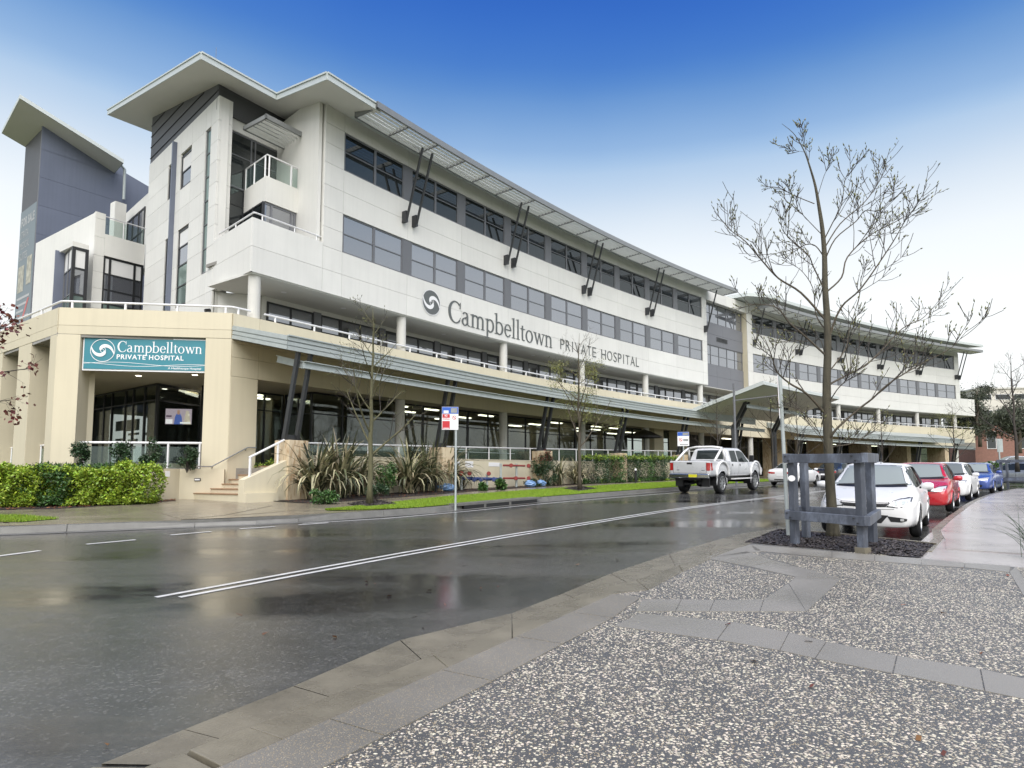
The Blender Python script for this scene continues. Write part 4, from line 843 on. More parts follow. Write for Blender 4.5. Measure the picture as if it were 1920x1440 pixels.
# parapet rails
def brk(pts, z0, z1):
    mb = MB()
    for p in pts: mb.beam((p.x, p.y, z0), (p.x, p.y, z1), .05, .07)
    return mb
for pts, br in (([FLP(8, -.1), FLP(23.9, -.1), FCH(.1, -.1), FCH(LC - .1, -.1), F0(-4.95, -.1), F0(-4.3, -.1)], [FLP(s, -.1) for s in (10, 13, 16, 19, 22)] + [FCH(s, -.1) for s in (.4, 2.2, 4.0, 5.7)] + [F0(-4.8, -.1)]),
                ([F0(s, -.1) for s in fr(-3.7, 37, 2)], [F0(s, -.1) for s in fr(-3.2, 36.5, 1.9)]), ([F1(s, -.1) for s in fr(.2, 43.5, 2)], [F1(s, -.1) for s in fr(1, 43, 1.9)])):
    mb = brk(br, 7.6, 7.86); mb.tube([(p.x, p.y, 7.87) for p in pts], .04, 8); part('parapet_rail', mb, M['rail'])
# --- street awnings: raking roof, ribbed fascia, strut pairs, outrigger channel
def awning(F, s0, s1, oe, n, ztop=7.15):
    rk_ = .24; vs = []; fs = []; mb = MB()
    for i in range(n + 1):
        s = s0 + (s1 - s0) * i / n
        for o, d in ((0.02, 0), (oe, 0), (oe, -.49), (0.02, -.49)): vs.append(F(s, o, ztop + d - rk_ * o))
    for i in range(n):
        for q in range(4): fs.append((i * 4 + q, i * 4 + 4 + q, i * 4 + 4 + (q + 1) % 4, i * 4 + (q + 1) % 4))
    fs += [(3, 2, 1, 0), (n * 4, n * 4 + 1, n * 4 + 2, n * 4 + 3)]; mb.add(vs, fs); aw = part('awning', mb, M['galv'])
    mb = MB(); zf_ = ztop - rk_ * oe
    for a, b, d in ((-.17, -.02, .05), (-.33, -.21, .035), (-.50, -.37, .05)): mb.fbox(F, s0, s1, oe, oe + d, zf_ + a, zf_ + b, n)
    mb.fbox(F, s0, s1, oe, oe + .10, zf_ - .02, zf_ + .02, n)
    for o_ in (0,):
        for a, b, d in ((-.17, -.02, .05), (-.33, -.21, .035), (-.50, -.37, .05)):
            P0, P1 = F(s0 - d / 2, .02, ztop + (a + b) / 2), F(s0 - d / 2, oe + d, ztop + (a + b) / 2 - rk_ * oe); mb.beam(P0, P1, d, b - a)
    mb.build('awning_fascia', M['galv'], aw)
    vs = []; fs = []; mb = MB()
    for i in range(n + 1):
        s = s0 + .1 + (s1 - s0 - .2) * i / n
        for o, d in ((.05, -.495), (oe - .06, -.495), (oe - .06, -.51), (.05, -.51)): vs.append(F(s, o, ztop + d - rk_ * o))
    for i in range(n):
        for q in range(4): fs.append((i * 4 + q, i * 4 + 4 + q, i * 4 + 4 + (q + 1) % 4, i * 4 + (q + 1) % 4))
    mb.add(vs, fs); mb.build('awning_soffit', M['creamd'], aw)
    return aw
def channel(F, s0, s1, oe, z, n, ret=1.5):
    mb = MB(); mb.fbox(F, s0, s1, oe, oe + .03, z, z + .21, n); mb.fbox(F, s0, s1, oe - .02, oe + .13, z + .21, z + .235, n); mb.fbox(F, s0, s1, oe - .02, oe + .10, z - .02, z, n)
    if ret:
        a, b = F(s0 + .02, oe, z + .105), F(s0 + .02, oe - ret, z + .105 + ret * .25); mb.beam(a, b, .03, .21); mb.beam(a + Vector((0, 0, .115)), b + Vector((0, 0, .115)), .14, .025); mb.beam(a - Vector((0, 0, .115)), b - Vector((0, 0, .115)), .12, .02)
    return part('outrigger_channel', mb, M['galv'])
awning(F0, -5.05, 38.4, 3.3, 24); channel(F0, -4.35, 40.0, 3.26, 5.33, 24)
awning(F1, 2.0, 35.0, 3.3, 18, 6.75); channel(F1, 1.0, 37.0, 3.26, 4.92, 18, 0)
def struts(F, s, z0, zt_, d=.26):
    mb = MB()
    for k in (-d, d):
        a, b = F(s + k, 2.45, z0), F(s + k, 3.15, zt_); mb.beam(a, b, .11, .17, F(s, 1) - F(s, 0))
        mb.beam(F(s + k, 2.45, z0 - .0), F(s + k, 2.45, z0 + .03), .3, .3)
    mb.beam(F(s - .3, 2.42, z0 + .1), F(s + .3, 2.42, z0 + .1), .10, .22); part('awning_strut', mb, M['strut'])
def stone_pier(F, s, zt_, hw=.40):
    mb = MB(); z0 = gz(0, F(s, 2.5).y) - .1; hh = (zt_ + z0) / 2 + .25
    p1 = part('stone_pier', mb.fbox(F, s - hw, s + hw, 2.12, 2.95, hh + .006, zt_), M['stone'], bevel=.01)
    MB().fbox(F, s - hw, s + hw, 2.12, 2.95, z0, hh - .006).build('stone_block', M['stone'], p1)
for k in range(5): s = -4.2 + 8.05 * k; z = 2.80 + .012 * max(0, s); stone_pier(F0, s, z); struts(F0, s, z, 5.98)
struts(F0, 36.3, 2.0, 5.98)
for s in (2.6, 10, 18, 26, 33.6): struts(F1, s, 2.2, 5.5); stone_pier(F1, s, 2.2)
mb = MB(); mb.fbox(F1, 39.5, 43.6, -.3, -.05, 5.0, 5.9)
for k in range(9): mb.fbox(F1, 39.4, 43.55, -.04, .02, 5.03 + k * .10, 5.09 + k * .10)
part('louvre_panel', mb, M['frame'])
# --- ground floor glazing with a dim interior behind it
GH = 5.44
def shop(F, s0, s1, o, step, head=GH, bar=4.45, fm='frame_dark', base=1.75):
    s = s0
    while s < s1 - .1:
        e = min(s + step, s1); window(F, s, e, o, base, head, 2, rowz=[base, bar, head], fw=.07, gm='glass_gf', fm=fm, name='shopfront'); s = e
shop(F0, .45, 36.4, -2.45, 3.6)
FJ = plane_frame(F0(.45, -4.5), math.degrees(PH0) - 90); window(FJ, .02, 2.0, 0, 1.75, GH, 2, rowz=[1.75, 4.45, GH], fw=.08, gm='glass_gf', fm='frame_dark', name='shopfront')
window(F0, -3.6, .42, -4.5, 1.75, GH, 4, rowz=[1.75, 4.6, GH], fw=.07, gm='glass_gf', fm='frame_dark', name='shopfront')
gc = Vector((-14.87, 27.05, 0)); FG1 = plane_frame(gc + Vector((8.2 * cos(rad(142)), 8.2 * sin(rad(142)), 0)), -38); FG2 = plane_frame(gc, 75)
window(FG1, 0, 8.15, 0, 2.1, GH, [0, .18, .33, .44, .62, .72, .86, 1], rowz=[2.1, 4.75, GH], fw=.07, gm='glass_gf', fm='frame_dark', name='shopfront')
window(FG2, .05, 2.75, 0, 2.1, GH, [0, .93, 1], rowz=[2.1, 4.75, GH], fw=.10, gm='glass_gf', fm='frame_dark', name='shopfront'); window(plane_frame(FG2(2.75, 0), 75), 0, 1.6, 0, 2.1, GH, 1, rowz=[2.1, 4.75, GH], fw=.1, gm='glass_gf', fm='frame_dark', name='shopfront')
mb = MB(); mb.fbox(FG1, 0, 8.2, -.12, .04, 1.2, 2.1); mb.fbox(FG2, 0, 4.3, -.12, .05, 1.2, 2.1); part('sill_wall', mb, M['cream'])
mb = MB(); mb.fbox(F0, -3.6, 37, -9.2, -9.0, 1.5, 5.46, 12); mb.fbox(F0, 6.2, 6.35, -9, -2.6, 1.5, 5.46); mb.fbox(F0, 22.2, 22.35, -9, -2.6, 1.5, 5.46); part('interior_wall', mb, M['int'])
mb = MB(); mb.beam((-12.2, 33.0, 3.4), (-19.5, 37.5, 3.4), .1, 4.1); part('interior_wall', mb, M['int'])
mb = MB()
for s in fr(1.5, 35, 2.4):
    for o in (-3.6, -5.6, -7.6):
        if int(s * 7 + o * 3) % 2: mb.fbox(F0, s, s + 1.2, o - .11, o + .11, 5.40, 5.455)
for s, o in ((-2.8, -5.6), (-1.2, -5.6), (-.2, -6.6)): mb.fbox(F0, s, s + 1.2, o - .12, o + .12, 5.40, 5.455)
mb.beam((-13.7, 29.3, 5.35), (-12.9, 30.4, 5.35), .3, .05); part('ceiling_light', mb, M['strip'])
for p in ((-14.6, 25.2), (-12.3, 25.0), (-15.6, 29.0)): mb = MB(); mb.lathe([(0, -.012), (.09, -.012), (.11, 0)], 12, 'z', (*p, 5.455)); part('downlight', mb, M['downl'])
# furniture shapes inside the shopfront
rr = random.Random(3); mb = MB()
for s in fr(2.5, 34, 1.9):
    h = rr.uniform(.7, 1.3); o = rr.uniform(-7, -3.6); mb.fbox(F0, s, s + rr.uniform(.6, 1.4), o - .5, o, tz(s), tz(s) + h)
part('interior_furniture', mb, M['intd'])
# ground floor of the far wing and under the link: dark glazing and cream piers
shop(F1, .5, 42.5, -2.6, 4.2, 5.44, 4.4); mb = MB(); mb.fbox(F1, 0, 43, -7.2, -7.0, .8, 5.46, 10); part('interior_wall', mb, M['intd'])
mb = MB()
for s in (2, 9, 16, 22, 30, 36): mb.fbox(F1, s, s + 1.3, -5.0, -4.8, 5.40, 5.455)
part('ceiling_light', mb, M['strip'])
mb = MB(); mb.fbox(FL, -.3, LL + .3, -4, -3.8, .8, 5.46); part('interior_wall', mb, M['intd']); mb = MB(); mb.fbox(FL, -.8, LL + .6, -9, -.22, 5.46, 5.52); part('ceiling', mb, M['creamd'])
for a, b in ((30.4, 31.7), (34.3, 35.2)): mb = MB(); mb.fbox(F0, a, b, -2.4, -1.2, .9, 5.46); part('pier', mb, M['cream'])
for s in (5.2, 13.2, 21.4, 29.5, 37.5): mb = MB(); mb.fbox(F1, s, s + .8, -2.5, -.3, .9, 5.46); part('pier', mb, M['stone'])
# --- raised entry canopy
def cz(d): return lambda x, y: d + 6.42 + .285 * max(0, min(5.2, (lambda p: p)(0)))
mb = MB(); vs = []; fs = []; n = 6
for i in range(n + 1):
    s = 29.0 + 13.5 * i / n
    for o, z in ((3.1, 6.32), (8.5, 7.83), (8.5, 8.03), (8.42, 8.08), (3.1, 6.60)): vs.append(F0(s, o, z))
for i in range(n):
    for q in range(5): fs.append((i * 5 + q, i * 5 + (q + 1) % 5, i * 5 + 5 + (q + 1) % 5, i * 5 + 5 + q))
fs += [(4, 3, 2, 1, 0), tuple(n * 5 + q for q in range(5))]; mb.add(vs, fs); cn = part('entry_canopy', mb, M['roofedge'])
mb = MB(); mb.beam(F0(29.1, 3.2, 6.31), F0(29.1, 8.4, 7.8), .04, .02)
vs = [F0(s, o, z) for s in (29.15, 33.5, 38, 42.3) for o, z in ((3.2, 6.325), (8.42, 7.785))]; mb = MB(); mb.add(vs, [(0, 1, 3, 2), (2, 3, 5, 4), (4, 5, 7, 6)]); mb.build('canopy_soffit', M['soffit'], cn)
for s in (32.0, 38.5):
    mb = MB()
    for d in (-.25, .25): mb.beam(F0(s + d, 4.8, 5.2), F0(s + d, 5.9, 7.1), .14, .2); mb.beam(F0(s + d, 4.8, 1.0), F0(s + d, 4.8, 5.3), .14, .2)
    part('canopy_strut', mb, M['strut'])
channel(F0, 31.0, 41.5, 6.3, 6.55, 4, 0)
# --- terrace wall, stairs, planter
tw = root('terrace_wall', F0(10, 2.2, 1), 'long low cream rendered retaining wall under the terrace railing', 'wall')
gzs = lambda s: gz(0, F0(s, 2.3).y) + .05
mb = MB(); mb.fbox(F0, -3.78, 31, 1.95, 2.2, gzs, lambda s: 2.30 + .008 * s, 18); mb.build('wall', M['cream'], tw)
mb = MB(); mb.fbox(F0, -3.78, 31, 1.93, 2.22, lambda s: 2.30 + .008 * s, lambda s: 2.34 + .008 * s, 18); mb.build('coping', M['creamd'], tw)
tr = root('terrace_railing', F0(10, 2.1, 2), 'pale metal railing with glass panels along the terrace edge', 'railing')
rz_ = lambda s: 2.81 + .021 * (s + 1.5)
mb = MB(); mb.tube([F0(s, 2.08, rz_(s)) for s in fr(-3.78, 31, 1.6)], .035, 8); mb.build('handrail', M['rail'], tr)
for k in range(4):
    a, b = -4.2 + 8.05 * k + .45, -4.2 + 8.05 * (k + 1) - .45
    for i in range(5):
        s = a + .05 + (b - a - .1) * i / 4; mb = MB(); p = F0(s, 2.08); mb.beam((p.x, p.y, 2.2), (p.x, p.y, rz_(s)), .05, .05); mb.build('post', M['rail'], tr)
        if i < 4: mb = MB(); s2 = a + .05 + (b - a - .1) * (i + 1) / 4; mb.fbox(F0, s + .06, s2 - .06, 2.07, 2.085, 2.36 + .008 * s, rz_(s) - .06, 1); mb.build('glass_panel', M['glass_rail'], tr)
st = root('entry_stairs', F0(-5.6, 1.2, .7), 'short flight of terracotta edged steps up to the terrace', 'stairs')
for i in range(7):
    s = -6.05 + .35 * i; z = .95 + .163 * i; o0 = -1.15 if i == 0 else .02
    mb = MB(); mb.fbox(F0, s, s + 1.2 if i == 6 else s + .40, o0, 2.5, .3, z - .03); o = mb.build('step', M['cream'], st)
    mb = MB(); mb.fbox(F0, s - .03, s + .42 if i < 6 else s + 1.2, o0 - .0, 2.5, z - .03, z); mb.build('tread', M['tiles'], o)
mb = MB(); mb.fbox(F0, -6.2, -4.6, 2.52, 2.85, .4, lambda s: 1.42 + .42 * (s + 6.2)); mb.fbox(F0, -6.22, -5.0, 2.86, 3.0, .4, .98); mb.build('cheek_wall', M['cream'], st)
mb = MB(); mb.tube([F0(-5.95, 2.68, 2.15), F0(-4.62, 2.68, 2.80)], .04, 8); mb.beam(F0(-5.9, 2.68, 1.5), F0(-5.9, 2.68, 2.15), .09, .06); mb.beam(F0(-4.85, 2.68, 1.9), F0(-4.85, 2.68, 2.68), .07, .06); mb.build('handrail', M['rail'], st)
mb = MB(); mb.tube([F0(-6.3, .10, 1.88), F0(-5.75, .10, 1.88), F0(-4.35, .10, 2.62), F0(-4.0, .10, 2.62)], .025, 8); mb.beam(F0(-5.7, .02, 1.8), F0(-5.7, .1, 1.88), .03, .03); mb.beam(F0(-4.4, .02, 2.5), F0(-4.4, .1, 2.6), .03, .03); mb.build('wall_handrail', M['steel'], st)
pw = root('planter_wall', (-11.5, 22.8, .7), 'cream planter wall beside the stairs with a recessed step light', 'wall')
mb = MB(); a, b, c_ = Vector((-12.7, 20.9, 0)), Vector((-11.90, 23.30, 0)), Vector((-10.42, 23.66, 0))
for p, q in ((a, b), (b, c_)): mb.beam((p.x, p.y, 1.05), (q.x, q.y, 1.05), .2, 1.5)
p_, q_ = Vector((-17.5, 20.5, 0)), a; mb.beam((p_.x, p_.y, 1.05), (q_.x, q_.y, 1.05), .2, 1.44); mb.build('wall', M['cream'], pw)
mb = MB(); mb.beam((-11.34, 23.315, 1.42), (-11.14, 23.365, 1.42), .03, .10); o = mb.build('step_light', M['frame_dark'], pw); mb = MB(); mb.beam((-11.32, 23.30, 1.42), (-11.16, 23.34, 1.42), .03, .05); mb.build('lens', M['signw'], o)
mb = MB(); mb.beam((-12.02, 22.62, 1.62), (-11.96, 22.80, 1.62), .02, .2); mb.build('notice_plate', M['signw'], pw)
ps = [(-17.4, 20.6), (-12.75, 21.0), (-11.95, 23.25), (-16.4, 22.9)]; o = MB().prism(ps, 1.2, 1.68).build('planter_soil', M['mulchbed'], pw)
cr = root('terrace_corner_railing', FCH(3, -.3, 2), 'white railing with clear panels in the opening under the teal sign', 'railing')
mb = MB(); mb.tube([FCH(.78, -.35, 2.76), FCH(5.06, -.35, 2.76)], .045, 8)
for s in (.95, 3.8, 4.9): mb.beam(FCH(s, -.35, 1.6), FCH(s, -.35, 2.76), .08, .06)
mb.build('handrail', M['rail'], cr); MB().fbox(FCH, 1.0, 4.85, -.36, -.345, 1.75, 2.62).build('glass_panel', M['glass_rail'], cr)
# ================================================================== LETTERING
def ringq(cx, cy, ax, ay, bx, by, a0, a1, n=14, icx=0):
    out = []
    for i in range(n):
        t0 = rad(a0 + (a1 - a0) * i / n); t1 = rad(a0 + (a1 - a0) * (i + 1) / n)
        out.append([(cx + ax * cos(t0), cy + ay * sin(t0)), (cx + ax * cos(t1), cy + ay * sin(t1)), (cx + icx + bx * cos(t1), cy + by * sin(t1)), (cx + icx + bx * cos(t0), cy + by * sin(t0))])
    return out
def R_(x0, y0, x1, y1): return [[(x0, y0), (x1, y0), (x1, y1), (x0, y1)]]
def serif(x, y, w=.15, t=.025): return R_(x - w, y - t / 2 if y else 0, x + w, y + t)
XH = .62
def arch(x0, x1, st=.10):          # n-shaped arch between two stems
    c = (x0 + x1) / 2 + st / 2; r = (x1 - x0) / 2
    return ringq(c, XH - .19, r + st / 2, .20, r - st / 2 - .0, .135, 0, 165, 10) + R_(x1, 0, x1 + st, XH - .19) + serif(x1 + st / 2, 0, .12)
def stem(x, y1, st=.10, y0=0): return R_(x, y0, x + st, y1) + [[(x - .09, y1 - .05), (x + st, y1 - .01), (x + st, y1 + .03), (x - .09, y1 - .02)]] + serif(x + st / 2, y0, .13)
SERIF = {
 'C': (.86, ringq(.47, .5, .44, .52, .31, .47, 48, 318, 26, .02) + [[(.74, .70), (.80, .70), (.80, 1.0), (.77, 1.0)], [(.74, .19), (.80, .24), (.80, .30), (.72, .17)]]),
 'a': (.60, ringq(.22, .17, .20, .185, .10, .14, 60, 330, 14) + ringq(.24, XH - .17, .20, .18, .10, .135, 0, 150, 10) + R_(.34, .05, .44, XH - .16) + ringq(.50, .08, .10, .08, .06, .05, 180, 320, 6) + [[(.22, .34), (.36, .38), (.36, .43), (.20, .37)]]),
 'm': (1.00, stem(.09, XH) + arch(.09, .43) + arch(.43, .77)), 'n': (.68, stem(.09, XH) + arch(.09, .45)),
 'p': (.66, stem(.09, XH, y0=-.30) + ringq(.33, XH / 2, .28, .33, .17, .275, -130, 130, 20)), 'b': (.66, stem(.07, 1.02) + ringq(.31, XH / 2, .30, .33, .19, .275, -130, 130, 20)),
 'e': (.56, ringq(.29, XH / 2, .26, .33, .16, .285, 8, 325, 22) + R_(.10, XH / 2 + .02, .54, XH / 2 + .065)), 'l': (.33, stem(.11, 1.02)),
 't': (.40, R_(.12, .08, .22, XH + .16) + R_(.02, XH - .04, .36, XH) + ringq(.26, .10, .14, .11, .04, .06, 180, 320, 8)), 'o': (.64, ringq(.31, XH / 2, .29, .33, .18, .285, 0, 360, 28)),
 'w': (.92, [[(.06, XH), (.18, XH), (.36, 0), (.28, 0)], [(.42, XH), (.47, XH), (.34, 0), (.28, 0)], [(.40, XH), (.52, XH), (.68, 0), (.61, 0)], [(.80, XH), (.85, XH), (.68, 0), (.61, 0)]] + serif(.12, XH - .02, .12) + serif(.80, XH - .02, .12)),
}
def poly_word(mbs, word, to3, th, sx, sy, x0=0.0, y0=0.0):
    """to3(x,y,d) -> point; returns one MB per letter"""
    x = x0; k = 0
    for ch in word:
        wd, polys = SERIF[ch]; mb = MB()
        for p in polys:
            k += 1; e = (k % 7) * .0004
            n = len(p); a = sum(p[i][0] * p[(i + 1) % n][1] - p[(i + 1) % n][0] * p[i][1] for i in range(n)); p = p if a > 0 else p[::-1]
            f = [to3(x + q[0] * sx, y0 + q[1] * sy, th + e) for q in p]; b = [to3(x + q[0] * sx, y0 + q[1] * sy, 0) for q in p]
            mb.add(f + b, [tuple(range(n))] + [(i, n + i, n + (i + 1) % n, (i + 1) % n) for i in range(n)])
        mbs.append((ch, mb)); x += wd * sx
    return x
_dg = None
def text_geo(txt, size=1.0, bold=0.0, spacing=1.0, extr=0.0):
    """outline of a word in the built-in sans face as flat triangles/quads"""
    c = bpy.data.curves.new('t', 'FONT'); c.body = txt; c.size = size; c.space_character = spacing; c.offset = bold; c.extrude = extr; c.resolution_u = 3
    o = bpy.data.objects.new('t', c); COL.objects.link(o); bpy.context.view_layer.update()
    me = o.evaluated_get(bpy.context.evaluated_depsgraph_get()).to_mesh(); v = [tuple(p.co) for p in me.vertices]; f = [tuple(p.vertices) for p in me.polygons]
    o.evaluated_get(bpy.context.evaluated_depsgraph_get()).to_mesh_clear(); bpy.data.objects.remove(o); bpy.data.curves.remove(c); return v, f
def text_on(mb, txt, to3, h, width=None, x0=0, y0=0, th=.004, bold=0.0, spacing=1.0, extr=0.0):
    v, f = text_geo(txt, 1.0, bold, spacing, extr); xs = [p[0] for p in v]; ys = [p[1] for p in v]; x_, X_ = min(xs), max(xs); y_, Y_ = min(ys), max(ys)
    sy = h / (.70 if Y_ - y_ < .95 else .70); sx = width / (X_ - x_) if width else sy
    mb.add([to3(x0 + (p[0] - x_) * sx, y0 + p[1] * sy, th + p[2]) for p in v], f)
def swirl(mbw, mbd, to3, r, cx, cy, dsgn=1):
    """round emblem: disc, rim and two curling crescents"""
    n = 40
    def disc(mb, rr, d):
        vs = [to3(cx + rr * cos(2 * PI * i / n), cy + rr * sin(2 * PI * i / n), d) for i in range(n)]; mb.add(vs, [tuple(range(n))])
    if mbd is not None: disc(mbd, r, .012)
    def arm(a0):
        pts_o, pts_i = [], []; m = 26
        for i in range(m + 1):
            t = i / m; a = a0 + 3.9 * t; ro = r * (1.0 - .86 * t ** .8); wd = r * .34 * sin(PI * min(1, t * 1.05 + .03)) ** .8
            pts_o.append((cx + ro * cos(a), cy + ro * sin(a))); ri = max(.02 * r, ro - wd); pts_i.append((cx + ri * cos(a), cy + ri * sin(a)))
        for i in range(m): mbw.poly(*[to3(*p, .020) for p in (pts_o[i + 1], pts_o[i], pts_i[i], pts_i[i + 1])])
    arm(rad(160)); arm(rad(-20))
    for i in range(n):
        a, b = 2 * PI * i / n, 2 * PI * (i + 1) / n; mbw.poly(*[to3(cx + q * cos(t), cy + q * sin(t), .016) for q, t in ((r * .95, a), (r, a), (r, b), (r * .95, b))])
    for i in range(18):
        a, b = 2 * PI * i / 14, 2 * PI * (i + 1) / 14; q0 = r * (.05 + .012 * i); mbw.poly(*[to3(cx + q * cos(t), cy + q * sin(t), .022) for q, t in ((q0, a), (q0 + .04 * r, a), (q0 + .052 * r, b), (q0 + .012 * r, b))])
t3f = lambda x, y, d: F0(x, .012 + d, y)
LET = root('facade_lettering', F0(12, 0, 9.7), 'large dark serif letters spelling Campbelltown followed by small PRIVATE HOSPITAL capitals on the white facade', 'lettering')
mbs = []; wtot = sum(SERIF[c][0] for c in 'Campbelltown'); poly_word(mbs, 'Campbelltown', t3f, .02, 9.45 / wtot, 1.16, 6.93, 9.70)
for ch, mb in mbs: mb.build('letter', M['letter'], LET)
def caps(txt, s0, s1, y, h, tot=None):
    wds = {'I': .34, 'V': .72, 'A': .76, 'T': .62, 'P': .60, 'R': .64, 'E': .58, 'H': .74, 'O': .86, 'S': .56, 'L': .52}; tt = sum(wds[c] for c in txt) + .22 * (len(txt) - 1); k = (s1 - s0) / tt; x = s0
    for c in txt:
        mb = MB(); text_on(mb, c, t3f, h, wds[c] * k * (.28 if c == 'I' else 1), x + (wds[c] * k * .36 if c == 'I' else 0), y, .012, -.012, extr=.01); mb.build('letter', M['letter'], LET); x += (wds[c] + .22) * k
caps('PRIVATE', 17.17, 21.2, 9.76, .72); caps('HOSPITAL', 21.85, 26.6, 9.76, .72)
EM = root('facade_emblem', F0(5.7, 0, 10.4), 'dark round emblem with white swirl beside the facade lettering', 'emblem')
mw, md = MB(), MB(); swirl(mw, md, t3f, .66, 5.70, 10.40); md.build('disc', M['letter'], EM); mw.build('swirl', M['signw'], EM)
# teal hospital sign in the corner opening
HS = root('hospital_sign', FCH(2.95, -.1, 6), 'teal sign board with white hospital name and swirl over the corner opening', 'sign')
mb = MB(); mb.fbox(FCH, .82, 5.08, -.24, -.13, 5.36, 6.60); mb.build('sign_frame', M['signw'], HS)
mb = MB(); mb.fbox(FCH, .87, 5.03, -.13, -.11, 5.42, 6.56); mb.build('sign_face', M['teal'], HS)
t3s = lambda x, y, d: FCH(x, -.11 + d, y)
mbs = []; poly_word(mbs, 'Campbelltown', t3s, .006, 2.95 / wtot, .40, 1.98, 6.06)
mb = MB()
for ch, q in mbs: mb.add(q.v, q.f)
text_on(mb, 'PRIVATE HOSPITAL', t3s, .17, 2.3, 1.98, 5.80, .006, .02, 1.15); text_on(mb, 'A Healthscope Hospital', t3s, .075, 1.15, 3.75, 5.465, .006, .012)
for ph, y_ in ((0, 5.62), (1.4, 5.59)):
    for i in range(24):
        f = lambda q: y_ + .055 * sin((q - 1) * 1.55 + ph * 1.5); a, b = .87 + 4.16 * i / 24, .87 + 4.16 * (i + 1) / 24; mb.poly(*[t3s(x, y, .004 + ph * .001) for x, y in ((a, f(a)), (b, f(b)), (b, f(b) + .014), (a, f(a) + .014))])
swirl(mb, None, t3s, .42, 1.50, 6.10); mb.build('sign_lettering', M['signw'], HS)
# ================================================================== BLUE CLAD BUILDING WITH SALE BANNER
BT = root('blue_office_building', (-29.3, 39, 1), 'blue grey panel clad building with raking roof at the left edge', 'building')
K = Vector((-29.32, 39.0, 0)); FK = plane_frame(K, 53); FK2 = plane_frame(K + Vector((3.5 * cos(rad(142)), 3.5 * sin(rad(142)), 0)), -38)
zrow = [6, 9.3, 11.1, 12.9, 14.7, 16.5, 18.3, 20.1, 21.9]
panels(FK, [0, 4.75], zrow, 0, .06, m='blue', parent=BT, name='cladding_panel')
mb = MB(); vs = [FK(0, 0, 21.912), FK(4.75, 0, 21.912), FK(4.75, 0, 22.55), FK(0, 0, 23.72)]; vb = [FK(p, -.06, z) for p, z in ((0, 21.912), (4.75, 21.912), (4.75, 22.55), (0, 23.72))]; mb.add(vs + vb, [(0, 1, 2, 3), (7, 6, 5, 4), (0, 3, 7, 4), (1, 5, 6, 2), (3, 2, 6, 7)]); mb.build('cladding_panel', M['blue'], BT)
mb = MB(); mb.prism([tuple(FK(.05, -.08)[:2]), tuple(FK(4.7, -.08)[:2]), tuple(FK(4.7, -9)[:2]), tuple(FK2(.3, -.3)[:2]), tuple(FK2(3.4, -.35)[:2])], 1, 22.4); mb.build('wall', M['blue'], BT)
mb = MB(); mb.fbox(FK2, 0, 3.38, -.35, -.08, 1, 23.6); mb.build('wall', M['charcoal'], BT); mb = MB(); mb.fbox(FK2, 3.38, 3.46, -.3, .02, 1, 23.75); mb.build('corner_trim', M['linkgrey'], BT)
FK3 = plane_frame(FK(4.9, -.9), 53); mb = MB(); a, b = FK3(0, 0), FK3(6.5, 0); mb.box8([(a.x, a.y, 6), (b.x, b.y, 6), (b.x - 2, b.y + 2, 6), (a.x - 2, a.y + 2, 6)], [(a.x, a.y, 22.7), (b.x, b.y, 21.0), (b.x - 2, b.y + 2, 21.0), (a.x - 2, a.y + 2, 22.7)]); mb.build('wall', M['blue'], BT)
T_, R2_, L2_ = at(37, 184, 37.0), at(232, 306, 41.2), at(3, 250, 40.4); Bk = L2_ + R2_ - T_; mb = MB(); u = Vector((0, 0, .24)); q = lambda p: T_ + (p - T_) * .985 + (Bk - T_) * .006
mb.box8([T_, R2_, Bk, L2_], [T_ + u, R2_ + u, Bk + u, L2_ + u]); mb.build('roof', M['roofedge'], BT); mb = MB(); d = Vector((0, 0, -.012)); mb.poly(*[q(p) + d for p in (T_, L2_, Bk, R2_)]); mb.build('roof_soffit', M['soffit'], BT)
mb = MB(); mb.tube([at(229, 302, 41.35), at(225, 307, 41.7), at(234, 318, 42.0), at(232, 374, 42.2)], .09, 8); mb.build('downpipe', M['galv'], BT)
mb = MB(); mb.fbox(plane_frame(FK2(-2.4, -3.5), -38), 0, 1.6, -.4, 0, 1, 14.2); mb.build('wall', M['concol'], BT)
BN = root('sale_banner', FK2(1.8, .1, 14), 'tall grey FOR SALE banner hung on the blue building', 'banner')
mb = MB(); mb.fbox(FK2, .25, 3.25, -.06, .0, 8.4, 18.6); mb.build('banner_sheet', mat('banner_grey', (.17, .21, .23), .5, .05, 1), BN)
M['bprint'] = mat('faded_banner_white', (.42, .43, .43), .6)
t3b = lambda x, y, dd: FK2(x, .004 + dd, y); mb = MB()
text_on(mb, 'FOR SALE', t3b, .55, 2.5, .5, 17.55, .004, .03); mb.build('banner_print', M['bprint'], BN)
for i, (t_, w_) in enumerate((('STRATA', 1.5), ('MEDICAL', 1.75), ('SUITES', 1.5))): mb = MB(); text_on(mb, t_, t3b, .48, w_, .5, 16.75 - .72 * i, .004, 0); mb.build('banner_print', M['bprint'], BN)
for i in range(9): mb = MB(); mb.poly(*[t3b(x, y, .004) for x, y in ((.5, 12.7 - .42 * i), (2.9 - (i % 3) * .5, 12.7 - .42 * i), (2.9 - (i % 3) * .5, 12.85 - .42 * i), (.5, 12.85 - .42 * i))]); mb.build('banner_print', M['bprint'], BN)
mb = MB(); mb.poly(*[t3b(x, y, .004) for x, y in ((.4, 8.55), (1.5, 8.55), (1.5, 9.3), (.4, 9.3))]); mb.build('banner_print', M['bprint'], BN)
mb = MB(); mb.poly(*[t3b(x, y, .006) for x, y in ((.6, 9.9), (.95, 9.9), (2.9, 12.6), (2.6, 12.6))]); mb.build('banner_stripe', mat('banner_red', (.50, .12, .11), .5), BN)
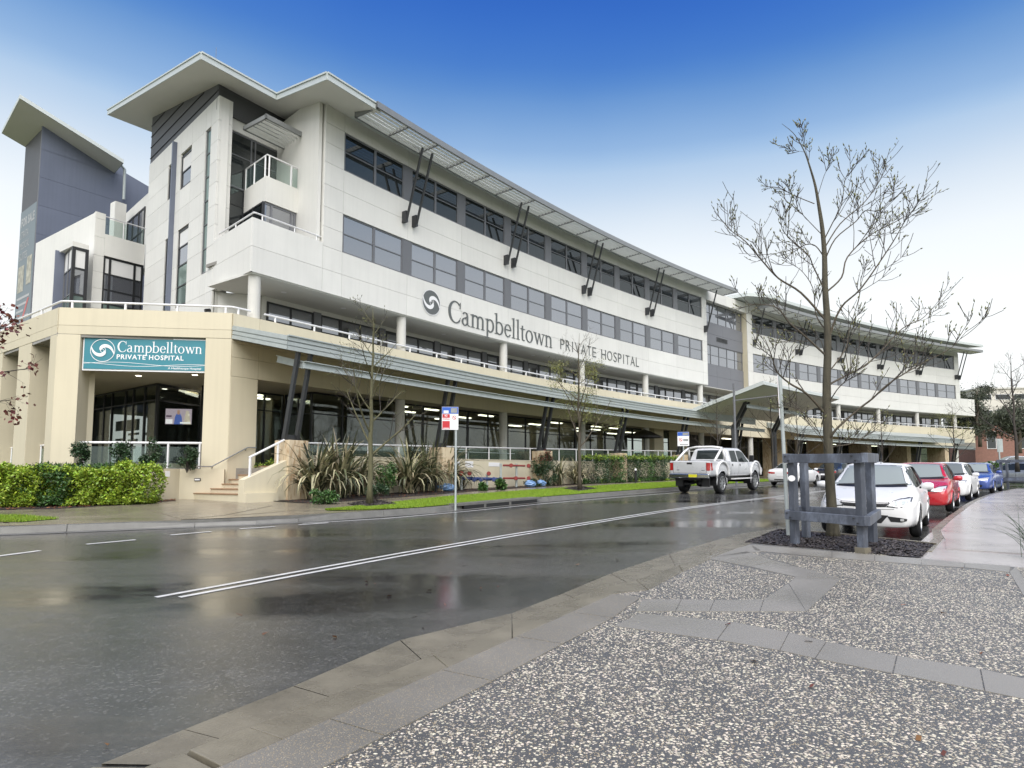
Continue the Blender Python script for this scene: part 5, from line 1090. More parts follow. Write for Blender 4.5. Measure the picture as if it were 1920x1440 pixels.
mb = MB(); mb.poly(*[t3b(x, y, .005) for x, y in ((.5, 13.2), (1.6, 13.2), (1.6, 14.9), (.5, 14.9))]); mb.poly(*[t3b(x, y, .005) for x, y in ((2.1, 13.5), (3.0, 13.5), (3.0, 15.3), (2.1, 15.3))]); mb.build('banner_photo', mat('banner_photo', (.36, .35, .28), .5, .5, 2.5), BN)
# television behind the corner glass
TV = root('television', tuple(at(335, 781, 29.4)), 'wall television showing two people, lit behind the corner glass', 'television')
tvc = at(335, 781, 29.4); FT = plane_frame(tvc, 12); tz0 = tvc.z; mb = MB(); mb.fbox(FT, -.62, .62, -.10, 0, tz0 - .41, tz0 + .41); mb.build('bezel', M['black'], TV)
def tvq(pts, c, st=1.0, d=.004):
    mb = MB(); mb.poly(*[FT(x - .55, d, y + tz0 - .35) for x, y in pts]); return mb.build('screen_image', emis('screen_%d' % int(d * 1e4), c, st), TV)
tvq(((0, 0), (1.1, 0), (1.1, .7), (0, .7)), (.50, .40, .46), 0.9, .004); tvq(((.36, 0), (.72, 0), (.68, .34), (.60, .50), (.48, .50), (.40, .34)), (.09, .14, .42), 1.0, .006); tvq(((.49, .44), (.59, .44), (.60, .62), (.54, .66), (.48, .62)), (.42, .25, .18), 1.0, .009)
tvq(((.78, 0), (1.08, 0), (1.02, .30), (.98, .60), (.86, .62), (.80, .30)), (.50, .42, .34), 1.2, .007); tvq(((.02, .02), (.30, .02), (.30, .22), (.02, .22)), (.80, .74, .76), 1.2, .008); tvq(((.03, .32), (.26, .32), (.26, .40), (.03, .40)), (.15, .10, .14), 0.8, .010); tvq(((.62, .03), (1.05, .03), (1.05, .10), (.62, .10)), (.80, .78, .76), 1.2, .011)
mb = MB(); q_ = FT(0, -.2); mb.fbox(FT, -1.0, 1.6, -.25, -.15, 1.5, 5.45); mb.build('back_panel', M['intd'], TV)
# white posters and decals behind the shop glass
def decal(s, z, w_, h, F=F0, o=-2.56, m='signw', lab=None):
    mb = MB(); mb.fbox(F, s, s + w_, o - .01, o, z, z + h); return mb
PD = root('window_decals', F0(2.5, -2.6, 3), 'pale poster panels on the inside of the shopfront glass', 'poster')
M['poster'] = mat('poster_pale', (.26, .27, .27), .6, .3, 2)
for s, z, w_, h in ((1.5, 2.75, .95, 1.15), (2.6, 3.45, .5, .32), (2.6, 2.95, .5, .30), (3.3, 2.7, 1.2, 1.2)): decal(s, z, w_, h).build('poster', M['poster'], PD)
mb = MB(); t3p = lambda x, y, d: F0(x, -2.549 + d, y)
for i in range(4): mb.poly(*[t3p(x, y, .003) for x, y in ((1.62, 3.1 + .13 * i), (2.0, 3.1 + .13 * i), (2.0, 3.17 + .13 * i), (1.62, 3.17 + .13 * i))])
mb.build('poster_print', M['letter'], PD)
PD2 = root('pharmacy_window_decals', FG1(5, -.1, 3), 'white striped window decals left of the corner glass post', 'poster')
for s, z, w_, h in ((3.9, 3.6, .9, .45), (3.95, 3.15, .9, .10), (3.9, 2.8, .9, .06), (5.1, 3.55, 1.3, .5), (5.3, 3.35, 1.1, .10), (5.3, 3.0, 1.0, .18), (5.6, 2.75, .5, .12), (1.7, 3.0, 1.2, .45), (7.05, 4.05, .55, .05), (7.05, 3.3, .55, .12), (7.05, 2.95, .55, .05)): decal(s, z, w_, h, FG1, -.10).build('decal', M['poster'], PD2)
# ================================================================== STREET FURNITURE
M['signblue'] = mat('sign_blue', (.02, .10, .45), .4); M['signred'] = mat('sign_red', (.50, .02, .03), .4)
def yaw_to_cam(p): return math.atan2(-p[0], p[1])
def parking_sign(p, h, w_, ph, lab, two, ztop):
    r = root('parking_sign', p, lab, 'sign', None, world=False); r.rotation_euler = (0, 0, yaw_to_cam(p) + .0)
    mb = MB(); mb.tube([(0, .03, -.2), (0, .03, ztop - ph * .4)], .032, 10); mb.build('pole', M['galv'], r)
    x0 = -w_ * .86 if two else -w_ / 2; mb = MB(); mb.box(x0, x0 + w_, -.012, 0, ztop - ph, ztop); pl = mb.build('plate', M['signw'], r)
    def q(a, b, c, d, m, y=-.015): mb = MB(); mb.poly((x0 + w_ * a, y, ztop - ph + ph * c), (x0 + w_ * b, y, ztop - ph + ph * c), (x0 + w_ * b, y, ztop - ph + ph * d), (x0 + w_ * a, y, ztop - ph + ph * d)); mb.build('print', M[m], pl)
    t3 = lambda x, y, d: (x, -.016 - d, y)
    if two:
        q(.01, .50, .70, .99, 'signblue'); q(.50, .99, .70, .99, 'signblue'); q(.03, .48, .03, .38, 'signred'); q(.03, .48, .52, .68, 'signred')
        q(.10, .40, .72, .84, 'signw', -.017); q(.54, .93, .74, .95, 'poster', -.017); q(.08, .44, .05, .08, 'signw', -.017)
        mb = MB(); text_on(mb, 'NO', t3, ph * .09, w_ * .16, x0 + w_ * .17, ztop - ph * .43, .002, .02); mb.build('print', M['signw'], pl); mb = MB(); text_on(mb, 'STOPPING', t3, ph * .06, w_ * .42, x0 + w_ * .045, ztop - ph * .57, .002, .01); mb.build('print', M['signred'], pl)
        cx, cy = x0 + w_ * .75, ztop - ph * .47
    else:
        q(.01, .99, .72, .99, 'signblue'); q(.45, .95, .76, .95, 'poster', -.017); q(.5, .92, .35, .5, 'poster', -.017); q(.2, .9, .08, .14, 'poster', -.017); cx, cy = x0 + w_ * .27, ztop - ph * .55
    mb = MB()
    for i in range(20):
        a, b = 2 * PI * i / 20, 2 * PI * (i + 1) / 20; rr_ = w_ * (.12 if two else .15); mb.poly(*[(cx + k * cos(t), -.017, cy + k * sin(t)) for k, t in ((rr_ * .8, a), (rr_, a), (rr_, b), (rr_ * .8, b))])
    mb.poly((cx - rr_ * .7, -.0175, cy + rr_ * .45), (cx - rr_ * .5, -.0175, cy + rr_ * .65), (cx + rr_ * .7, -.0175, cy - rr_ * .45), (cx + rr_ * .5, -.0175, cy - rr_ * .65)); mb.build('print', M['signred'], pl)
    return r
p = G(854, 947, .17); parking_sign(tuple(p), 3, .50, .70, 'street sign with blue top and red no stopping panel on a galvanised pole', True, 2.98)
p = FG(17.3, 8.4, .16); parking_sign(tuple(p), 3, .62, .78, 'white and blue parking sign on a pole behind the silver utility truck', False, 2.95)
p = G(1478, 1003, .13); PO = root('sign_pole', tuple(p), 'tall galvanised pole standing beside the timber tree guard', 'pole', world=False); PO.rotation_euler = (0, rad(-1.0), yaw_to_cam(p))
mb = MB(); mb.tube([(0, 0, -.1), (0, 0, 2.98)], .035, 12); mb.lathe([(0, 2.98), (.042, 2.98), (.042, 3.02), (0, 3.03)], 12, 'z'); mb.build('post', M['galv'], PO)
mb = MB(); mb.box(-.045, -.03, -.30, .12, 2.15, 2.96); o = mb.build('sign_plate', M['signw'], PO); mb = MB(); mb.box(-.047, -.0455, -.29, .11, 2.3, 2.9); mb.build('print', M['signred'], o)
p = G(1381, 908, .15); FPO = root('light_pole', tuple(p), 'thin dark grey pole with a side rod in front of the entry canopy', 'pole', world=False); FPO.rotation_euler = (0, 0, yaw_to_cam(p))
mb = MB(); mb.tube([(0, 0, -.1), (0, 0, 5.9)], .065, 10); mb.build('post', M['frame'], FPO); mb = MB(); mb.tube([(-.1, 0, 4.88), (2.35, .1, 5.1)], .03, 6); mb.build('side_rod', M['frame'], FPO)
for q in ((1877, 880, 1.05),):
    p = at(1877, 905, 44); r = root('street_sign', (p.x, p.y, gz(p.x, p.y)), 'slim pole with a pale sign plate beyond the blue sedan', 'sign', world=False); mb = MB(); mb.tube([(0, 0, 0), (0, 0, 2.9)], .05, 8); mb.build('post', M['galv'], r); mb = MB(); mb.box(-.12, .26, -.02, .02, 2.1, 3.0); mb.build('plate', M['galv'], r)
# timber guard round the big tree
gp_ = [G(1491, 1019, .13), G(1618, 1035, .13), G(1637, 1016, .13), G(1512, 1007, .13)]
TG = root('tree_guard', tuple(gp_[0]), 'weathered grey blue timber guard frame round the large bare tree', 'tree guard')
def guard(r, P, h, m, sec=.112, top=.145):
    c = sum(P, Vector()) / 4
    for p in P:
        mb = MB(); mb.beam((p.x, p.y, p.z - .1), (p.x, p.y, p.z + h - .02), sec, sec, P[1] - P[0]); mb.build('post', m, r, bevel=.008)
    e0 = (P[1] - P[0]).normalized(); e1 = (P[3] - P[0]).normalized()
    for zz, ov in ((h - .09, .11), (.47, .11)):
        for a, b, e, sd in ((0, 1, e0, -e1), (3, 2, e0, e1)):
            p, q = P[a] - e * ov + sd * (sec / 2 + .045), P[b] + e * ov + sd * (sec / 2 + .045); mb = MB(); mb.beam(p + Vector((0, 0, zz)), q + Vector((0, 0, zz)), .085, top); mb.build('rail', m, r, bevel=.006)
        for a, b, e, sd in ((0, 3, e1, -e0), (1, 2, e1, e0)):
            p, q = P[a] - e * (sec / 2 + .09) + sd * (sec / 2 + .047), P[b] + e * (sec / 2 + .09) + sd * (sec / 2 + .047); mb = MB(); mb.beam(p + Vector((0, 0, zz + .01)), q + Vector((0, 0, zz + .01)), .085, top); mb.build('rail', m, r, bevel=.006)
guard(TG, gp_, 1.50, M['timber'])
e0 = (gp_[1] - gp_[0]).normalized(); nrm_ = Vector((e0.y, -e0.x, 0)).normalized(); nrm_ = nrm_ if nrm_.dot(gp_[0] - gp_[3]) > 0 else -nrm_
for P0 in (gp_[0], gp_[1]):
    for zz in (1.41, .47):
        for dx, dz_ in ((-.03, .035), (.03, -.035)): mb = MB(); c0 = P0 + nrm_ * .143 + e0 * dx + Vector((0, 0, zz + dz_)); mb.tube([c0, c0 + nrm_ * .018], .013, 8); mb.build('bolt', M['strut'], TG)
p = gp_[0]; mb = MB(); d = Vector((-p.x, -p.y, 0)).normalized(); c_ = p + d * .125 + Vector((-.02, 0, 1.08)); sd_ = Vector((-d.y, d.x, 0)); mb.add([c_ + (sd_ * cos(2 * PI * i / 18) * .055 + Vector((0, 0, sin(2 * PI * i / 18) * .05))) for i in range(18)], [tuple(range(17, -1, -1))]); mb.build('round_tag', M['signw'], TG)
p = gp_[1]; mb = MB(); mb.beam((p.x, p.y, p.z - .05), (p.x, p.y, p.z + .07), .16, .16, gp_[1] - gp_[0]); mb.build('stirrup', M['kerb'], TG)
q0 = Vector((24.1, 32.3, gz(0, 32.3) + .12)); e = Vector((.72, .69, .02)).normalized(); f_ = Vector((.69, -.72, 0)).normalized()
TG2 = root('tree_guard', tuple(q0), 'dark timber tree guard at the far right beside the blue sedan', 'tree guard'); q0 = q0 + e * .6
guard(TG2, [q0, q0 + f_ * 1.6, q0 + f_ * 1.6 + e * 1.5, q0 + e * 1.5], 1.45, M['timber'])
# fire booster pipework by the terrace wall
FB_ = root('fire_booster', FG(5.5, 3.2, .15), 'red and blue fire booster valves on pale pipes against the terrace wall', 'fire booster')
def pipe(a, b, r=.06, m='galv', nm='pipe'): mb = MB(); mb.tube([F0(*a), F0(*b)], r, 8); return mb.build(nm, M[m], FB_)
M['bluep'] = mat('blue_enamel', (.03, .055, .18), .4, .2, 9)
zb = gz(0, 30) + .15
for s in (5.0, 6.9, 8.0, 9.3): pipe((s, 2.75, zb - .1), (s, 2.75, zb + (1.30 if s > 7.5 else .75)), .06, 'galv')
pipe((3.3, 2.8, zb + .72), (5.0, 2.8, zb + .72), .05, 'strut'); pipe((3.2, 2.8, zb - .05), (3.2, 2.8, zb + .72), .04, 'strut')
for z in (.55, 1.2): pipe((8.1, 2.85, zb + z), (9.9, 2.85, zb + z), .05, 'redpaint', 'red_pipe')
pipe((5.0, 2.8, zb + .55), (8.0, 2.8, zb + .50), .08, 'bluep', 'blue_pipe')
for s, z in ((4.75, .78), (5.35, .78), (6.8, .78), (10.1, 1.2), (10.1, .55), (8.6, 1.2), (9.0, .55)):
    mb = MB(); c = F0(s, 2.95, zb + z); mb.lathe([(0, -.05), (.09, -.05), (.11, 0), (.09, .05), (0, .06)], 12, 'y', c); mb.build('valve', M['redpaint'], FB_)
for s in (5.7, 6.2, 7.2, 7.7): mb = MB(); c = F0(s, 2.95, zb + .5); mb.lathe([(0, -.08), (.10, -.08), (.12, 0), (.10, .08), (0, .09)], 10, 'y', c); mb.build('valve', M['bluep'], FB_)
for s, z in ((4.6, 1.55), (5.9, 1.42), (7.7, 1.55)): mb = MB(); mb.fbox(F0, s, s + (.9 if z > 1.5 else .6), 2.2, 2.215, 2.30 - (2.0 - z) * .55, 2.30 - (2.0 - z) * .55 + (.2 if z > 1.5 else .3)); mb.build('notice_plate', M['signw'], FB_)
M['bag'] = mat('blue_plastic_bag', (.17, .30, .52), .3, .3, 6, .5, 12)
def blob(c, rx, ry, rz_, seed, n=10):
    r = random.Random(seed); mb = MB(); vs = []; fs = []
    for i in range(n + 1):
        t = PI * i / n
        for k in range(14):
            a = 2 * PI * k / 14; j = 1 + r.uniform(-.22, .22); vs.append((c[0] + rx * sin(t) * cos(a) * j, c[1] + ry * sin(t) * sin(a) * j, c[2] + rz_ * (1 - cos(t)) * .5 * (1 + r.uniform(-.1, .1))))
    for i in range(n):
        for k in range(14): fs.append((i * 14 + k, i * 14 + (k + 1) % 14, i * 14 + 14 + (k + 1) % 14, i * 14 + 14 + k))
    return mb.add(vs, fs)
for s, o, lab, sd in ((3.7, 3.0, 'crumpled light blue plastic sheet under the left booster pipe', 1), (9.9, 3.2, 'light blue plastic bag at the foot of the right booster pipes', 2), (10.9, 3.15, 'light blue plastic bag beside the red leaved shrub', 3)):
    p = FG(s, o, .15); tag(blob((0, 0, 0), .42 if sd == 1 else .30, .22, .34, sd).build('plastic_bag', M['bag'], None, smooth=False), lab, 'plastic bag', 'blue plastic by the booster').location = p
# bent pipe rail on the terrace, cafe umbrella, bollard light
BR = root('bent_pipe_rail', F0(5, -.6, 2), 'bent pale pipe ramp rail behind the terrace glass', 'railing')
zq = 2.35
for s in (3.9, 5.2): mb = MB(); mb.tube([F0(s, .5, zq - .1), F0(s + 1.0, .5, zq + .52), F0(s + 1.4, .5, zq + .6), F0(s + 2.6, .5, zq + .6), F0(s + 2.85, .5, zq + .45), F0(s + 2.9, .5, zq - .2)], .025, 8); mb.build('pipe', M['rail'], BR)
mb = MB(); mb.tube([F0(4.2, .5, zq + .45), F0(12, .5, zq + .5)], .022, 6); mb.build('pipe', M['rail'], BR)
for s, o, lab in ((26.3, .6, 'black cafe umbrella on the terrace behind the white parking sign'),):
    p = F0(s, o, tz(s)); r = root('cafe_umbrella', tuple(p), lab, 'umbrella', world=False); mb = MB(); mb.tube([(0, 0, 0), (0, 0, 2.5)], .03, 8); mb.build('pole', M['strut'], r)
    mb = MB(); mb.lathe([(0, 2.62), (.5, 2.45), (1.35, 2.08), (1.35, 2.0), (1.32, 2.0), (.5, 2.38), (0, 2.5)], 8, 'z'); mb.build('canopy', M['black'], r)
p = G(1192, 905, .16); r = root('bollard_light', tuple(p), 'small black bollard light with a white cap in front of the hedge', 'bollard light', world=False); mb = MB(); mb.tube([(0, 0, 0), (0, 0, .75)], .07, 10); mb.build('body', M['black'], r); mb = MB(); mb.lathe([(.07, .75), (.075, .78), (.06, .86), (0, .88)], 12, 'z'); mb.build('lens', M['signw'], r)
# ================================================================== VEHICLES
def paintm(name, c, metal=0.0):
    m = mat(name, c, .28, .02, 3, coat=.8, metal=metal); return m
M['car_white'] = mat('white_car_paint', (.70, .70, .69), .32, .02, 3, coat=.25); M['car_silver'] = mat('silver_car_paint', (.58, .59, .60), .30, .02, 3, coat=.3, metal=.1); M['car_red'] = paintm('red_car_paint', (.46, .014, .022)); M['car_blue'] = paintm('blue_car_paint', (.045, .085, .30), .15)
M['car_black'] = paintm('black_car_paint', (.012, .012, .014)); M['car_grey'] = paintm('grey_car_paint', (.22, .24, .26), .3)
M['car_glass'] = glass('car_glass', (.45, .48, .48), .10, .0, (.022, .027, .028), top=.5); M['wscreen'] = glass('windscreen_glass', (.62, .66, .64), .10, .0, (.21, .235, .225), top=.6)  # windscreen body lightened: pale reflection put into its colour
M['rubber'] = mat('tyre_rubber', (.016, .016, .017), .65, .2, 8); M['alloy'] = mat('alloy_wheel', (.42, .43, .44), .32, .05, 5, metal=.7)
M['lamp'] = glass('headlamp_lens', (.9, .9, .9), .18, .0, (.60, .61, .60)); M['chrome'] = mat('chrome', (.65, .66, .67), .12, metal=1.0)
M['taillamp'] = mat('red_tail_lens', (.36, .012, .012), .15, coat=1); M['amber'] = mat('amber_lens', (.55, .16, .02), .2); M['plate_y'] = mat('yellow_plate', (.62, .58, .02), .4)
def crom(pts, sub):
    pts = np.array(pts, float); out = []; n = len(pts)
    for i in range(n - 1):
        p0, p1, p2, p3 = pts[max(i - 1, 0)], pts[i], pts[i + 1], pts[min(i + 2, n - 1)]
        k = sub if not hasattr(sub, '__len__') else sub[i]
        for j in range(k):
            t = j / k; m1 = (p2 - p0) / 2; m2 = (p3 - p1) / 2; out.append((2 * t**3 - 3 * t**2 + 1) * p1 + (t**3 - 2 * t**2 + t) * m1 + (-2 * t**3 + 3 * t**2) * p2 + (t**3 - t**2) * m2)
    out.append(pts[-1]); return np.array(out)
def pch(xs, ys, xq):                                  # monotone-ish cubic through stations
    h = np.diff(xs); d = np.diff(ys) / h; m = np.zeros(len(xs)); m[1:-1] = np.where(d[:-1] * d[1:] > 0, 2 * d[:-1] * d[1:] / (d[:-1] + d[1:] + 1e-12), 0); m[0] = d[0]; m[-1] = d[-1]
    i = np.clip(np.searchsorted(xs, xq) - 1, 0, len(h) - 1); t = (xq - xs[i]) / h[i]
    return (2*t**3-3*t**2+1)*ys[i] + (t**3-2*t**2+t)*h[i]*m[i] + (-2*t**3+3*t**2)*ys[i+1] + (t**3-t**2)*h[i]*m[i+1]
def body_mesh(st, wheels, ra):
    st = np.array(sorted(st), float); xq = [st[0, 0]]
    while xq[-1] < st[-1, 0]:
        near = min([abs(abs(xq[-1] - wx) - ra) for wx in wheels] + [abs(xq[-1] - st[0, 0]), abs(xq[-1] - st[-1, 0])])
        xq.append(xq[-1] + (.022 if near < .15 else .05))
    xq = np.array(xq); xq[-1] = st[-1, 0]; pr = [pch(st[:, 0], st[:, k], xq) for k in range(1, 7)]
    V = []; ns = None
    for i, x in enumerate(xq):
        zb, zl, zt, wm, wb, wr = [p[i] for p in pr]; hb = zl - zb; g = zt - zl
        half = [(0, zb), (.70 * wm, zb), (.93 * wm, zb + .05 * min(1, hb)), (.995 * wm, zb + .30 * hb), (wm, zb + .55 * hb), (.985 * wm, zb + .82 * hb), (wb, zl), (wb + (wr - wb) * .55, zl + g * .55), (wr, zt - .05 * min(1, g / .4) - .012), (wr * .72, zt - .012 * min(1, g / .2) - .003), (0, zt)]
        half = crom(half, [1, 1, 2, 3, 3, 3, 4, 4, 3, 2]); ns = len(half)
        V += [(x, y, z) for y, z in half] + [(x, -y, z) for y, z in half[1:-1][::-1]]
    m = ns * 2 - 2; F = []
    for i in range(len(xq) - 1):
        for k in range(m):
            q = (i * m + k, i * m + (k + 1) % m, i * m + m + (k + 1) % m, i * m + m + k); c = [sum(V[j][a] for j in q) / 4 for a in range(3)]
            if any((c[0] - wx)**2 + (c[2] - wz)**2 < ra * ra for wx, wz in wheels.items()) and abs(c[1]) > .45: continue
            F.append(q[::-1])
    F.append(tuple(range(m))); F.append(tuple((len(xq) - 1) * m + k for k in range(m - 1, -1, -1)))
    return V, F
AX = {'f': ((8, None, None), (-1, 0, 0)), 'r': ((-8, None, None), (1, 0, 0)), 'l': ((None, 8, None), (0, -1, 0)), 'R': ((None, -8, None), (0, 1, 0)), 't': ((None, None, 8), (0, 0, -1))}
def decal_mb(bvh, lo, hi, ax, nv=4, off=.006, nu=3):
    def dens(p):
        out = []
        for a, b in zip(p, p[1:]): out += [(a[0] + (b[0] - a[0]) * i / nu, a[1] + (b[1] - a[1]) * i / nu) for i in range(nu)]
        return out + [p[-1]]
    lo, hi = dens(lo), dens(hi); org, d = AX[ax]; V = []; d = Vector(d); ok = True
    for j in range(nv + 1):
        for a, b in zip(lo, hi):
            p = [a[0] + (b[0] - a[0]) * j / nv, a[1] + (b[1] - a[1]) * j / nv]; k = iter(p); o = Vector([c if c is not None else next(k) for c in org]); h = bvh.ray_cast(o, d)
            if h[0] is None: h = bvh.find_nearest(o + d * 7.2)
            nrm = h[1] if h[1].dot(d) < 0 else -h[1]; V.append(h[0] + nrm * off)
    m = len(lo); F = [(j * m + i, j * m + i + 1, (j + 1) * m + i + 1, (j + 1) * m + i) for j in range(nv) for i in range(m - 1)]
    mb = MB(); mb.add(V, F); return mb
_wm = {}
def wheel_meshes(r, w_, spokes):
    k = (r, w_, spokes)
    if k not in _wm:
        t = MB(); rr = r * .66; t.lathe([(rr, -w_ / 2 + .01), (r * .86, -w_ / 2), (r * .97, -w_ / 2 + .03), (r, -w_ / 4), (r, w_ / 4), (r * .97, w_ / 2 - .03), (r * .86, w_ / 2), (rr, w_ / 2 - .01)], 30)
        q = MB(); q.lathe([(rr, -w_ / 2 + .01), (rr * 1.0, w_ / 2 - .005), (rr * .94, w_ / 2 - .003), (rr * .90, w_ / 2 - .05), (rr * .9, -w_ / 2 + .02)], 30); q.lathe([(0, w_ / 2 - .02), (rr * .24, w_ / 2 - .025), (rr * .26, w_ / 2 - .06)], 14)
        for i in range(spokes):
            a = 2 * PI * i / spokes; d = Vector((cos(a), 0, sin(a))); q.beam(d * rr * .2 + Vector((0, w_ / 2 - .04, 0)), d * rr * .93 + Vector((0, w_ / 2 - .035, 0)), rr * (.28 if spokes < 7 else .18), .03, (0, 1, 0))
        dk = MB(); dk.lathe([(0, w_ / 2 - .10), (rr * .9, w_ / 2 - .10)], 20); _wm[k] = (t, q, dk)
    return _wm[k]
def lb(mb, name, m, parent, **k): return mb.build(name, M[m], parent, local=True, **k)
def vehicle(name, label, cat, st, paint, pos, yaw, wh, wr, ra, group=None, decals=(), extra=None, spokes=6, ww=.20, track=None, under=.22, pitch=None):
    """st stations: x, z bottom, z belt, z top, half widths max/belt/roof. yaw: heading of the car's nose"""
    rt = root(name, (pos.x, pos.y, pos.z), label, cat, group, world=False); fwd = Vector((cos(yaw), sin(yaw), 0)); pt = -math.atan(SL * fwd.y) if pitch is None else pitch; roll = math.atan(SL * cos(yaw))
    rt.rotation_mode = 'XYZ'; rt.rotation_euler = (roll, pt, yaw)
    V, F = body_mesh(st, wh, ra); bvh = BVHTree.FromPolygons([Vector(v) for v in V], F); mb = MB(); mb.add(V, F); bd = lb(mb, 'body', paint, rt, smooth=True)
    for d in decals:
        nm, lo, hi, ax, m = d[:5]; kw = d[5] if len(d) > 5 else {}
        for sgn in ((1, -1) if kw.get('mir') else (1,)):
            a = ax if sgn > 0 else {'l': 'R'}.get(ax, ax); f = (lambda p: p) if sgn > 0 or ax == 'l' else (lambda p: (-p[0], p[1])); g = decal_mb(bvh, [f(p) for p in lo], [f(p) for p in hi], a, kw.get('nv', 4), kw.get('off', .006), kw.get('nu', 3)); lb(g, nm, m, rt, smooth=True)
    hw = max(s[4] for s in st)
    lb(MB().box(min(wh) - .2, max(wh) + .2, -hw * .72, hw * .72, under, under + .25), 'underbody', 'black', rt)
    for wx, wz in wh.items():
        for sd in (1, -1):
            t, q, dk = wheel_meshes(wr, ww, spokes); y = (track or hw - .10) * sd
            def mk(src, nm, m, parent, dy=0):
                mb = MB(); mb.add([(v[0] + wx, v[1] * sd + y, v[2] + wz) for v in src.v], [f if sd > 0 else f[::-1] for f in src.f]); return lb(mb, nm, m, parent, smooth=(nm == 'tyre'))
            if True:
                w_ = mk(t, 'wheel', 'rubber', rt); mk(q, 'rim', 'alloy', w_); mk(dk, 'hub', 'black', w_)
            mb = MB(); n = 14; vs = []; fs = []
            yo = hw * sd
            for i in range(n + 1):
                a = rad(-12 + 204 * i / n); vs += [(wx + ra * cos(a), yo * .985, wz + ra * sin(a)), (wx + ra * cos(a), yo - sd * .42, wz + ra * sin(a))]
            for i in range(n): fs.append((2 * i, 2 * i + 1, 2 * i + 3, 2 * i + 2))
            mb.add(vs, fs); mb.poly(*[(wx + ra * cos(rad(-12 + 204 * i / n)), yo - sd * .40, wz + ra * sin(rad(-12 + 204 * i / n))) for i in range(n + 1)]); lb(mb, 'wheel_well', 'black', rt)
            path = []
            for i in range(n + 1):
                a = rad(-8 + 196 * i / n); px_, pz_ = wx + (ra + .008) * cos(a), wz + (ra + .008) * sin(a); h = bvh.ray_cast(Vector((px_ + .0, 3 * sd, pz_)), Vector((0, -sd, 0))); path.append((px_, (h[0].y if h[0] is not None and abs(h[0].y) > .5 else hw * .97 * sd), pz_))
            lb(MB().tube(path, .022, 6), 'arch_lip', paint, rt, smooth=True)
    if extra: extra(rt, bvh)
    return rt
HATCH = [(-2.17, .45, .75, .80, .62, .58, .52), (-2.11, .30, .88, 1.02, .78, .72, .60), (-1.95, .22, .97, 1.25, .85, .77, .585), (-1.6, .20, .97, 1.41, .88, .79, .58), (-.9, .18, .95, 1.455, .89, .81, .60), (-.1, .18, .93, 1.46, .89, .82, .60), (.32, .18, .92, 1.40, .89, .82, .585),
         (.75, .18, .91, 1.18, .89, .82, .64), (1.08, .18, .90, .985, .885, .82, .72), (1.5, .19, .84, .915, .87, .80, .66), (1.85, .21, .75, .82, .83, .75, .60), (2.05, .22, .69, .765, .80, .73, .56), (2.14, .22, .64, .72, .745, .68, .52), (2.18, .25, .58, .66, .68, .62, .48)]
